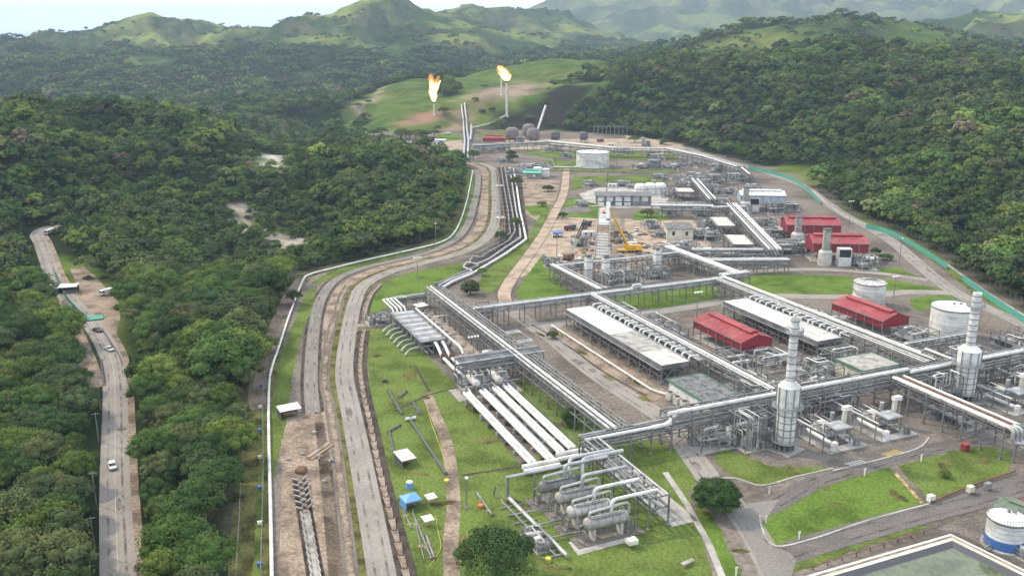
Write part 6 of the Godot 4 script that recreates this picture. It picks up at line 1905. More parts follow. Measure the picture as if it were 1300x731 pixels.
	container("white site container behind the yellow crane", Vector3(237.8, 0, -396.5), -0.42, M.white)
	container("rusty site container right of the open steel deck", Vector3(246.8, 0, -421.8), -0.3, M.rust)
	car("white van in the crane yard by the green patch", Vector3(262.1, 0, -431), 0.6, M.white)
	car("small white car right of the yellow crane", Vector3(246.9, 0, -394.5), -0.4, M.white)
	car("blue car beside the pipe rack corner", Vector3(186.6, 0, -390.6), 1.0, M.blue)
	var r := RandomNumberGenerator.new()
	r.seed = 404
	var mats := [M.rust, M.wood, M.dark_steel, M.galv, M.pale_dirt, M.maroon, M.white]
	for k in 110:
		var u := r.randf()
		var w := r.randf()
		var p := Vector2(188.7, -387.9).lerp(Vector2(202.7, -381.9), u).lerp(Vector2(235.7, -449.5).lerp(Vector2(269.6, -420.8), u), w)
		if k > 45:
			p = Vector2(198.8, -378.4).lerp(Vector2(250.3, -372.1), u).lerp(Vector2(229.8, -438.1).lerp(Vector2(274.1, -428.1), u), w)
		if k % 3 == 0:
			var g := Geo.new()
			var s := r.randf_range(1.2, 2.6)
			g.add(lump(r, s), Transform3D(Basis.from_scale(Vector3(1, 0.45, 1)), Vector3(0, 0.2, 0)))
			var hp := single("soil_heap", g, [M.dirt, M.rust, M.gravel][k % 3 if k % 2 else (k / 3) % 3], "low heap of %s in the crane yard" % ["brown earth", "rusty scrap", "grey gravel"][k % 3 if k % 2 else (k / 3) % 3], "heap", "heaps and stores in the crane yard")
			hp.position = v3(p)
		else:
			var g := Geo.new()
			var n2 := r.randi_range(2, 5)
			for j in n2:
				g.box(Vector3(0, 0.2 + 0.22 * (j / 2), (j % 2) * 0.8 - 0.4), Vector3(r.randf_range(2.0, 5.0), 0.22, 0.7), Basis(Vector3.UP, r.randf_range(-0.1, 0.1)))
			var st := single("material_stack", g, mats[k % mats.size()], "stack of %s in the crane yard" % ["rusty steel", "timber boards", "dark steel sections", "grey steel sections", "earth coloured blocks", "maroon painted steel", "white boards"][k % mats.size()], "stack", "heaps and stores in the crane yard")
			st.position = v3(p)
			st.rotation.y = r.randf() * TAU

func container(label: String, at: Vector3, turn: float, m: Material) -> void:
	var o := thing("site_container", label, "container", at, turn)
	part("shell", Geo.new().block(-3.6, 3.6, 0.2, 2.8, -1.25, 1.25), m, o)
	var g := Geo.new()
	for k in 18:
		for s in [-1.28, 1.28]:
			g.block(-3.5 + k * 0.41, -3.35 + k * 0.41, 0.3, 2.7, s - 0.04, s + 0.04)
	part("corrugation", g, m, o)
	part("door", Geo.new().block(1.0, 1.9, 0.3, 2.3, 1.26, 1.34), M.dark_steel, o)
	var w := part("window", Geo.new().block(-2.0, -0.8, 1.2, 2.2, 1.26, 1.35), M.galv, o)
	part("pane", Geo.new().block(-1.9, -0.9, 1.3, 2.1, 1.3, 1.37), M.glass, w)
	part("foot", Geo.new().block(-3.4, -3.0, 0, 0.2, -1.2, 1.2).block(3.0, 3.4, 0, 0.2, -1.2, 1.2), M.concrete, o)

func north_block() -> void:
	var t := deg_to_rad(NORTH)
	# low coolers with dirty roofs
	for a in [["upper left pale roofed cooler beside the office block", v3(Vector2(344.9, -508.1)), 11.0, 15.0, 6.0], ["middle pale roofed cooler of the upper block", v3(Vector2(303.8, -409.4)), 9.4, 24.0, 6.0], ["lower pale roofed cooler of the upper block", v3(Vector2(283.5, -367.5)), 10.0, 22.0, 6.0]]:
		var o := thing("low_cooler", a[0], "air cooler", a[1], t)
		var w: float = a[2]
		var d: float = a[3]
		var h: float = a[4]
		for x in [-0.5, 0.0, 0.5]:
			for z in [-0.5, 0.0, 0.5]:
				part("leg", Geo.new().block(x * w - 0.18, x * w + 0.18, 0, h - 1.2, z * d - 0.18, z * d + 0.18), M.steel, o)
		part("plenum", Geo.new().block(-w / 2, w / 2, h - 1.2, h - 0.1, -d / 2, d / 2), M.steel, o)
		for k in 7:
			part("roof_panel", Geo.new().block(-w / 2 + w * k / 7 + 0.05, -w / 2 + w * (k + 1) / 7 - 0.05, h - 0.1, h + 0.06, -d / 2 + 0.1, d / 2 - 0.1), M.cream if k % 3 else M.dirty_white, o)
		part("rim", Geo.new().block(-w / 2 - 0.4, -w / 2 - 0.05, h - 0.4, h + 0.25, -d / 2, d / 2).block(w / 2 + 0.05, w / 2 + 0.4, h - 0.4, h + 0.25, -d / 2, d / 2), M.galv, o)
		handrail(o, [Vector3(-w / 2 - 0.4, h, -d / 2), Vector3(-w / 2 - 0.4, h, d / 2)])
	# racks of the upper block
	rack("upper rack running beside the pale roofed coolers", Vector2(334.6, -442.8), Vector2(280, -335.4), 7.0, [5.0, 7.5], 5.5, [[-2.6, 0, 0.3, "galv"], [-1.0, 0, 0.3, "clad"], [0.8, 0, 0.3, "galv"], [2.4, 0, 0.3, "galv"], [-2.8, 1, 0.5, "white"], [-1.2, 1, 0.55, "white"], [0.6, 1, 0.34, "clad"], [2.4, 1, 0.5, "white"]])
	rack("short upper rack falling from the far pipework to the upper cross rack", Vector2(371.2, -534.8), Vector2(333.9, -460.8), 6.0, [5.0, 7.5], 5.5, [[-2.0, 0, 0.3, "galv"], [1.0, 0, 0.3, "galv"], [-1.8, 1, 0.5, "white"], [0.2, 1, 0.34, "clad"], [1.8, 1, 0.5, "white"]])
	rack("upper cross rack behind the cream house", Vector2(291.1, -461.8), Vector2(322.8, -445.2), 5.0, [4.6, 7.0], 6.0, [[-1.8, 0, 0.26, "galv"], [0, 0, 0.3, "galv"], [1.6, 0, 0.26, "clad"], [-1.6, 1, 0.36, "white"], [0.2, 1, 0.3, "clad"], [1.6, 1, 0.4, "white"]])
	rack("upper cross rack before the pale blue hall", Vector2(319.8, -440.9), Vector2(338.9, -435.4), 4.0, [4.6, 7.0], 5.0, [[-1.2, 0, 0.26, "galv"], [1.0, 0, 0.3, "galv"], [-0.9, 1, 0.4, "white"], [1.0, 1, 0.3, "clad"]])
	rack("low cross rack from the crane yard to the nearer red hall", Vector2(236.6, -338.7), Vector2(277.1, -322.8), 5.0, [4.0, 6.0], 5.0, [[-1.8, 0, 0.3, "galv"], [0, 0, 0.3, "galv"], [1.6, 0, 0.26, "galv"], [-1.6, 1, 0.34, "white"], [0.2, 1, 0.3, "clad"], [1.6, 1, 0.4, "white"]])
	rack("cross rack above the lower pale roofed cooler", Vector2(245.9, -352.5), Vector2(275.9, -339.5), 3.6, [4.6, 7.0], 5.0, [[-1.0, 0, 0.26, "galv"], [0.8, 0, 0.3, "galv"], [-0.7, 1, 0.4, "white"], [1.0, 1, 0.3, "clad"]])
	rack("long curved rack along the forest, far part", Vector2(379.8, -783.9), Vector2(409.7, -716.3), 9.0, [5.0, 8.0], 9.0, [[-3.6, 0, 0.4, "galv"], [-1.0, 0, 0.5, "clad"], [2.0, 0, 0.4, "galv"], [-3.6, 1, 0.5, "galv"], [-1.6, 1, 0.45, "clad"], [0.6, 1, 0.4, "galv"], [3.2, 1, 0.55, "white"]])
	rack("long curved rack along the forest, middle part", Vector2(409.7, -716.3), Vector2(451.6, -691.8), 9.0, [5.0, 8.0], 8.0, [[-3.6, 0, 0.4, "galv"], [-1.0, 0, 0.5, "clad"], [2.0, 0, 0.4, "galv"], [-3.6, 1, 0.5, "galv"], [-1.6, 1, 0.45, "clad"], [0.6, 1, 0.4, "galv"], [3.2, 1, 0.55, "white"]])
	rack("long curved rack along the forest, upper right part", Vector2(451.6, -691.8), Vector2(450.4, -632.8), 9.0, [5.0, 8.0], 7.0, [[-3.6, 0, 0.4, "galv"], [-1.0, 0, 0.5, "clad"], [2.0, 0, 0.4, "galv"], [-3.6, 1, 0.5, "galv"], [-1.6, 1, 0.45, "clad"], [0.6, 1, 0.4, "galv"], [3.2, 1, 0.55, "white"]])
	rack("long curved rack along the forest, lower right part", Vector2(450.4, -632.8), Vector2(437.8, -571.6), 9.0, [5.0, 8.0], 7.0, [[-3.6, 0, 0.4, "galv"], [-1.0, 0, 0.5, "clad"], [2.0, 0, 0.4, "galv"], [-3.6, 1, 0.5, "galv"], [-1.6, 1, 0.45, "clad"], [0.6, 1, 0.4, "galv"], [3.2, 1, 0.55, "white"]])
	rack("far cross rack before the ball tanks", Vector2(305.2, -793.3), Vector2(384.7, -794), 6.0, [4.0, 6.0], 9.0, [[-2.0, 0, 0.4, "galv"], [1.0, 0, 0.4, "clad"], [-2.0, 1, 0.6, "clad"], [1.6, 1, 0.6, "galv"]])
	rack("rack from the curved rack to the upper coolers", Vector2(438, -569.8), Vector2(423, -540.7), 6.0, [4.6, 7.0], 5.0, [[-1.2, 0, 0.3, "galv"], [1.0, 0, 0.3, "clad"], [0, 1, 0.6, "white"]])
	var n := 110
	for a in [
		["pipework left of the upper rack, top end", Vector2(367.6, -530.8), 14, 16, 6.0],
		["pipework behind the pale blue hall", Vector2(398.4, -555.8), 22, 14, 6.0],
		["pipework right of the curved rack end", Vector2(418.9, -555.1), 22, 14, 6.0],
		["pipework between the upper rack and the pale blue hall", Vector2(350.5, -475), 12, 18, 5.5],
		["valve rows between the upper rack and the farther red hall, top", Vector2(332.5, -414.8), 18, 12, 5.0],
		["valve rows between the upper rack and the farther red hall, middle", Vector2(317.5, -386.8), 20, 12, 5.0],
		["valve rows left of the nearer red hall", Vector2(300.3, -356), 18, 12, 5.0],
		["pipework right of the pale blue hall", Vector2(382.4, -449.3), 14, 10, 3.6],
		["pumps right of the nearer red hall", Vector2(321.3, -320.2), 12, 8, 4.0],
		["vessels beside the upper left pale roofed cooler", Vector2(305, -465.7), 8, 9, 6.5],
		["pipework under the upper cross rack", Vector2(320.6, -470.2), 26, 8, 4.6],
		["reddish pipework above the upper left cooler", Vector2(368.3, -541.6), 12, 12, 6.0],
		["pipework below the curved rack", Vector2(431.9, -636.8), 20, 12, 4.0],
		["pumps left of the largest white tank", Vector2(322.2, -679.2), 16, 12, 3.4],
		["valves by the green roofed pump house", Vector2(305.3, -676.5), 14, 14, 3.4],
		["far process frame before the red shed", Vector2(325.5, -812.7), 24, 10, 5.0],
		["far pumps before the curved rack", Vector2(376.7, -777.1), 18, 8, 4.0],
	]:
		unit(a[0], a[1], a[2], a[3], a[4], n, t)
		n += 1
	# more small plant and huts of the upper block
	n = 210
	var plots := ["before the reddish pipework", "right of the reddish pipework", "behind the white silos", "left of the pale blue hall, far side", "behind the pale blue hall, near its left end", "left of the middle pale roofed cooler", "before the pale blue hall", "left of the lower pale roofed cooler", "before the lower pale roofed cooler", "right of the lower pale roofed cooler", "left of the farther red hall", "left of the nearer red hall", "at the low cross rack", "left of the curved rack middle", "behind the largest white tank", "right behind the largest white tank", "under the curved rack bend", "before the red shed", "left of the green roofed pump house", "at the curved rack end", "beside the stack of the pale blue hall"]
	var spots := pairs([387.7,-581.2, 405.9,-581.9, 373.6,-583.1, 374.3,-517.1, 384.3,-512.8, 320.5,-450.8, 349.6,-452, 286.8,-393.7, 284.7,-360.9, 302.6,-372.5, 335.3,-392.4, 310.5,-353.5, 264.9,-369.5, 369.5,-730.1, 401.7,-753.3, 428.9,-735.1, 445.1,-709.4, 340.7,-806.1, 285.5,-651.9, 439.7,-603.8, 411.9,-522.7])
	for k in spots.size():
		unit("low pipework plot of the upper block, %s" % plots[k], spots[k], 9 + (k * 5) % 7, 7 + (k * 3) % 6, 3.0 + (k % 4) * 0.9, n + k, t)
	var more := ["left of the office block apron", "behind the office block, left part", "behind the office block, right part", "between the office block and the upper pale cooler", "right of the upper pale cooler", "left of the short upper rack", "between the cross racks, left part", "between the cross racks, right part", "between the two long pale coolers and the cream house", "right of the middle pale cooler", "right of the lower pale cooler", "under the lower end of the upper rack", "before the farther red hall, left part", "before the nearer red hall, right part", "before the pale blue hall, right part", "right of the small grey tank", "left of the small grey tank", "behind the small grey tank", "on the cleared earth by the forest", "before the drum tanks, left part", "before the drum tanks, right part", "at the top of the pipe bundle", "right of the dropping rack, far part", "between the dropping rack and the oval lawn"]
	var plots2 := pairs([269,-510.3, 312.4,-581.1, 335.4,-571.1, 340,-518.1, 377.5,-537.6, 389.9,-571.8, 311.6,-474.1, 332.6,-470.8, 302.2,-420.7, 324.8,-420.6, 313.6,-388.5, 297.3,-355.4, 326,-387.5, 316.8,-315.5, 368.7,-443.7, 414.9,-634.1, 392.4,-643.8, 435.1,-684.2, 478.3,-774.5, 375.8,-848.4, 401.7,-807.7, 305.7,-723.4, 265.5,-347.8, 270.2,-339])
	for k in plots2.size():
		unit("cluttered pipework plot %s" % more[k], plots2[k], 8 + (k * 7) % 6, 6 + (k * 5) % 6, 2.8 + (k % 5) * 0.8, 260 + k, t)
	# office block with white wall boxes
	var o := thing("office_block", "long grey office block with white panels below the storage tank", "building", Vector3(297.6, 0, -507.1), t)
	part("wall", Geo.new().block(-17.5, 17.5, 0, 6.6, -6, 6), M.galv, o)
	part("roof", Geo.new().block(-18.3, 18.3, 6.603, 6.9, -6.8, 6.8), M.grey_roof, o)
	part("fascia", Geo.new().block(-18.4, 18.4, 6.2, 7.1, 6.82, 7.0).block(-18.6, -18.42, 6.2, 7.1, -6.8, 7.0).block(18.42, 18.6, 6.2, 7.1, -6.8, 7.0), M.clad, o)
	for k in 6:
		var x := -14.6 + k * 5.6
		part("wall_panel", Geo.new().block(x - 2.0, x + 2.0, 2.9, 5.8, 5.9, 6.15), M.white if k != 4 else M.clad, o)
		if k in [0, 2, 3]:
			part("cooling_box", Geo.new().block(x - 2.0, x + 2.0, 0.3, 2.2, 6.2, 7.8), M.white, o)
		part("pilaster", Geo.new().block(x + 2.5, x + 3.0, 0, 6.2, 6.0, 6.4), M.steel, o)
	part("apron", Geo.new().block(-27, 19, 0, 0.2, 6.6, 10), M.concrete, o)
	for k in 3:
		var q := thing("white_silo", ["left white domed silo on the yard behind the office block", "middle white domed silo behind the office block", "right white domed silo behind the office block"][k], "silo", [Vector3(326.9, 0, -534.1), Vector3(334.6, 0, -534.3), Vector3(341, 0, -531.5)][k])
		part("shell", Geo.new().lathe(Vector3.ZERO, [4.4, 0, 4.4, 4.6, 4.0, 6.2, 2.8, 7.4, 0.001, 7.9], 20), M.white, q)
		part("band", Geo.new().lathe(Vector3.ZERO, [4.42, 4.0, 4.52, 4.0, 4.52, 4.3, 4.42, 4.3], 20), M.galv, q)
	container("white container on the yard behind the office block", Vector3(324, 0, -568.3), t, M.white)
	container("pale container beside the white silos", Vector3(335.7, 0, -559.4), t, M.stained)
	setting("yard", Geo.new().sheet([289.8,-553.7, 315.2,-572.1, 356.7,-554.2, 336.6,-512.8, 312,-485.6, 271.9,-503], 0.05), M.concrete, "concrete yard of the office block")
	setting("yard", Geo.new().sheet([248,-501.7, 261.6,-513.5, 273.6,-508.3, 267.7,-493.1, 253.1,-488.2], 0.055), M.gravel, "gravel patch west of the office block")
	var mast := thing("radio_mast", "thin dark mast standing behind the office block", "mast", Vector3(301, 0, -535), 0.3)
	part("mast", Geo.new().bar(Vector3.ZERO, Vector3(1.4, 17, -0.6), 0.4), M.dark_steel, mast)
	part("foot", Geo.new().block(-0.8, 0.8, 0, 0.5, -0.8, 0.8), M.concrete, mast)
	flat_house("cream house with a dark two part roof in the crane yard", Vector3(274.3, 0, -407.7), t, 14, 13, 6.0, M.cream, M.grey_roof, M.stained, 2, 2)
	flat_house("low grey hut left of the cream house", Vector3(266.4, 0, -413.3), t, 5, 9, 2.6, M.galv, M.grey_roof, M.steel, 1, 1)
	# green roofed pump house and two white vats beside it
	hall("small green roofed pump house beside two white vats", Vector3(282.2, 0, -631.1), deg_to_rad(60), 7.5, 13, 4.6, 1.6, 1.2, plain(0.13, 0.40, 0.30, 0.6), M.green_paint, "", 4)
	for k in 2:
		var q := thing("water_vat", ["taller white vat beside the green roofed pump house", "lower white vat beside the green roofed pump house"][k], "tank", [Vector3(297.8, 0, -637.6), Vector3(302.8, 0, -635.4)][k])
		part("shell", Geo.new().lathe(Vector3.ZERO, [3.6, 0, 3.6, 7.0 - k, 0.001, 7.6 - k], 20), M.white, q)
		part("band", Geo.new().lathe(Vector3.ZERO, [3.62, 5, 3.72, 5, 3.72, 5.2, 3.62, 5.2], 20), M.galv, q)
		part("pipe", Geo.new().tube(bend([Vector3(0, 1, 3.5), Vector3(0, 1, 5), Vector3(0, 0.2, 5)], 0.4), 0.2, 8), M.galv, q)
	hall("long red shed behind the far process frame", Vector3(339, 0, -856.8), deg_to_rad(62), 9, 22, 6.5, 1.6, 4.0, M.red_roof, M.red_wall)
	flat_house("white two part house at the foot of the grass hill", Vector3(286.1, 0, -857.7), t, 26, 10, 6.5, M.white, M.white, M.clad, 6, 1)
	flat_house("small pale hut left of the white two part house", Vector3(265.6, 0, -866.6), t, 9, 7, 4.0, M.cream, M.stained, M.galv, 2, 1)
	truck("white truck parked above the white two part house", Vector3(336.6, 0, -956.4), 0.4, M.white, M.white)
	car("white car at the top of the inner road", Vector3(290.8, 0, -752.4), 0.5, M.white)
	truck("pale truck by the far process frame", Vector3(327.3, 0, -805.2), 0.3, M.white, M.cream)
	shelter("white flat shelter at the foot of the grass hill", Vector2(311.5, -940.9), t, 9, 7, 5, M.white)
	for k in 5:
		container(["white container right of the drum tanks", "pale container at the forest edge by the curved rack", "rusty container at the forest edge", "white container on the cleared earth", "grey container behind the curved rack"][k], [Vector3(405.8, 0, -798.7), Vector3(446.4, 0, -788.3), Vector3(457.1, 0, -828.7), Vector3(504, 0, -824.3), Vector3(503.4, 0, -785.7)][k], t + k * 0.3, [M.white, M.cream, M.rust, M.white, M.galv][k])
	# steel frame under construction by the forest
	var fr := thing("steel_skeleton", "bare steel skeleton under construction at the forest edge", "steel frame", Vector3(500.9, 0, -885.3), t)
	for k in 9:
		for z in [-4.0, 4.0]:
			part("column", Geo.new().block(-18 + k * 4.5 - 0.25, -18 + k * 4.5 + 0.25, 0, 9, z - 0.25, z + 0.25), M.steel, fr)
	for z in [-4.0, 4.0]:
		part("beam", Geo.new().block(-18, 18, 8.7, 9.2, z - 0.2, z + 0.2), M.steel, fr)
	# earth bund walls round the tank yard
	for a in [["low wall left of the largest white tank", Vector2(329.1, -671.2), Vector2(349.6, -721.2)], ["low wall behind the largest white tank", Vector2(349.6, -721.2), Vector2(378.6, -720.2)], ["low wall before the largest white tank", Vector2(320.2, -660.3), Vector2(403.6, -605.4)], ["low wall right of the largest white tank", Vector2(404.7, -604.9), Vector2(442.6, -669.6)]]:
		var w := Geo.new().bar(v3(a[1], 0.6), v3(a[2], 0.6), 0.6, 1.2)
		single("bund_wall", w, M.pink_concrete, a[0], "wall")
	pipe(thing("tank_line", "white pipe from the pump house to the largest white tank", "pipe"), [Vector3(319.9, 1.4, -674.4), Vector3(346.5, 1.4, -662.9), Vector3(352.8, 1.4, -665.2)], 0.5, M.white)

func flare(label: String, at: Vector2, h: float, r: float, fl: float, fw: float, lean: Vector3, seed_: int, energy: float) -> void:
	var y := ground(at.x, at.y)
	var o := thing("flare_stack", label, "flare stack", Vector3(at.x, y, at.y))
	part("stack", Geo.new().lathe(Vector3.ZERO, [r * 1.8, -2, r * 1.8, 1, r, 1.2, r * 0.85, h], 14), M.white, o)
	part("tip", Geo.new().lathe(Vector3(0, h, 0), [r * 0.9, 0, r * 1.25, 0.6, r * 1.25, 2.4, r, 2.6], 14), M.dark_steel, o)
	part("ladder", Geo.new().bar(Vector3(r + 0.5, 0, 0), Vector3(r + 0.3, h, 0), 0.3), M.galv, o)
	if fl <= 0.0:
		return
	var f := thing("flame", "orange gas flame on the %s" % label, "flame", Vector3(at.x, y + h + 2.4, at.y))
	var n := FastNoiseLite.new()
	n.seed = seed_
	n.frequency = 0.09
	var rt := RandomNumberGenerator.new()
	rt.seed = seed_
	var tongues := []
	for k in 7:
		tongues.append([rt.randf_range(0.45, 1.0), Vector3(rt.randf_range(-0.16, 0.16), 0, rt.randf_range(-0.16, 0.16)), rt.randf_range(0.4, 0.75), Vector3(rt.randf_range(-0.2, 0.2), 0, rt.randf_range(-0.2, 0.2))])
	tongues[0] = [0.96, Vector3.ZERO, 0.85, Vector3.ZERO]
	for layer in 2:
		var g := Geo.new()
		var rows := 16
		var sides := 10
		for tg in tongues:
			var sc: float = tg[0] * (1.08 if layer == 0 else 0.86)
			var first := -1
			for k in rows + 1:
				var q := float(k) / rows
				var rad: float = fw * 0.5 * tg[2] * (1.25 if layer == 0 else 0.95) * (0.22 + 1.25 * sqrt(q) * (1.0 - q * q * 0.97)) * (1.0 if q < 0.999 else 0.03)
				var c: Vector3 = Vector3(0, q * fl * sc, 0) + lean * fl * q * q * sc + (tg[1] * fl + tg[3] * fl * q * q) * q
				var start := g.v.size()
				for s in sides:
					var a := TAU * s / sides
					var d := Vector3(cos(a), 0, sin(a))
					var p := c + d * rad
					var w := n.get_noise_3d(p.x * 2.4, p.y * 1.6, p.z * 2.4)
					g.put(p + d * w * rad * 1.1 + Vector3(0, w * fl * 0.1 * q, 0), d)
				if k > 0:
					for s in sides:
						var t := (s + 1) % sides
						g.face(first + s, start + s, start + t)
						g.face(first + s, start + t, first + t)
				first = start
		var m := StandardMaterial3D.new()
		m.emission_enabled = true
		m.albedo_color = Color(0, 0, 0)
		m.transparency = BaseMaterial3D.TRANSPARENCY_ALPHA
		m.albedo_color = Color(0, 0, 0, 0.1 if layer == 0 else 0.3)
		if layer == 0:
			m.emission = Color(1.0, 0.64, 0.24)
			m.emission_energy_multiplier = 4.5
		else:
			m.emission = Color(1.0, 0.86, 0.55)
			m.emission_energy_multiplier = 8.0
		part(["flame_shell", "flame_core"][layer], g, m, f)
	var li := OmniLight3D.new()
	li.name = "flame_light"
	li.light_color = Color(1.0, 0.62, 0.25)
	li.light_energy = energy
	li.light_size = fw * 0.5
	li.omni_range = 300.0
	li.omni_attenuation = 2.0
	li.shadow_enabled = true
	f.add_child(li)
	li.position = Vector3(0, fl * 0.5, fw * 1.2)

func flare_field() -> void:
	flare("left flare stack at the foot of the grass hill", Vector2(356, -1058), 14, 0.8, 32, 9.0, Vector3(-0.12, 0, 0), 5, 60.0)
	flare("tall front flare stack on the dark burnt slope", Vector2(432, -1014), 39, 1.3, 17, 12.0, Vector3(-0.5, 0, -0.2), 6, 50.0)
	flare("thin rear flare stack on the grass hill", Vector2(446, -1064), 26, 0.8, 7, 6.0, Vector3(-0.5, 0, 0), 7, 8.0)
	# inclined flare pipes
	for a in [["two long flare pipes climbing straight up the hill", [Vector2(273.4, -737.3), Vector2(329.7, -883.8), Vector2(371, -998), Vector2(381, -1025), Vector2(391, -1058)], 2, 1.0], ["flare pipe branching right to the tall flare stack", [Vector2(357.5, -938.5), Vector2(380, -995), Vector2(405, -1004), Vector2(431, -1013)], 1, 1.3], ["short flare pipe beside the climbing pair", [Vector2(334.9, -881.6), Vector2(357.5, -938.5), Vector2(386, -1012)], 1, 1.2]]:
		var o := thing("flare_line", a[0], "pipe")
		for k in a[2]:
			var pts := []
			for p in a[1]:
				pts.append(Vector3(p.x + k * 4.0, ground(p.x + k * 4.0, p.y) + 2.0, p.y))
			pipe(o, pts, a[3], M.clad, 10)
			for p in pts:
				part("support", Geo.new().block(p.x - 0.5, p.x + 0.5, p.y - 6, p.y - 0.8, p.z - 0.5, p.z + 0.5), M.concrete, o)
	var leanp := Vector2(446, -955.9)
	var lo := thing("lifting_boom", "pale boom leaning right above the ball tanks", "boom", v3(leanp, 0))
	part("boom", Geo.new().bar(Vector3(0, 2, 0), Vector3(12, 28, -5), 1.8), M.white, lo)
	part("base", Geo.new().block(-3, 3, 0, 2.4, -2, 2), M.dark_steel, lo)


func fence(label: String, line: Array, h: float, post_m: Material, sheet_m: Material, step: float, skip := [], wires := 3) -> void:
	var o := thing("fence", label, "fence")
	var st := along(line, step)
	var post := Geo.new().block(-0.06, 0.06, 0, h + 0.3, -0.06, 0.06).mesh(post_m)
	for k in st.size():
		var p: Vector2 = st[k][0]
		shown("post", post, o).position = v3(p, ground(p.x, p.y))
		if k + 1 < st.size():
			var q: Vector2 = st[k + 1][0]
			var a := v3(p, ground(p.x, p.y))
			var b := v3(q, ground(q.x, q.y))
			if sheet_m and not k in skip:
				part("mesh_panel", Geo.new().bar(a + Vector3(0, h * 0.5, 0), b + Vector3(0, h * 0.5, 0), 0.04, h - 0.1), sheet_m, o)
			else:
				var g := Geo.new()
				for y in wires:
					g.bar(a + Vector3(0, h * (y + 1) / wires, 0), b + Vector3(0, h * (y + 1) / wires, 0), 0.035)
				part("rail", g, post_m, o)

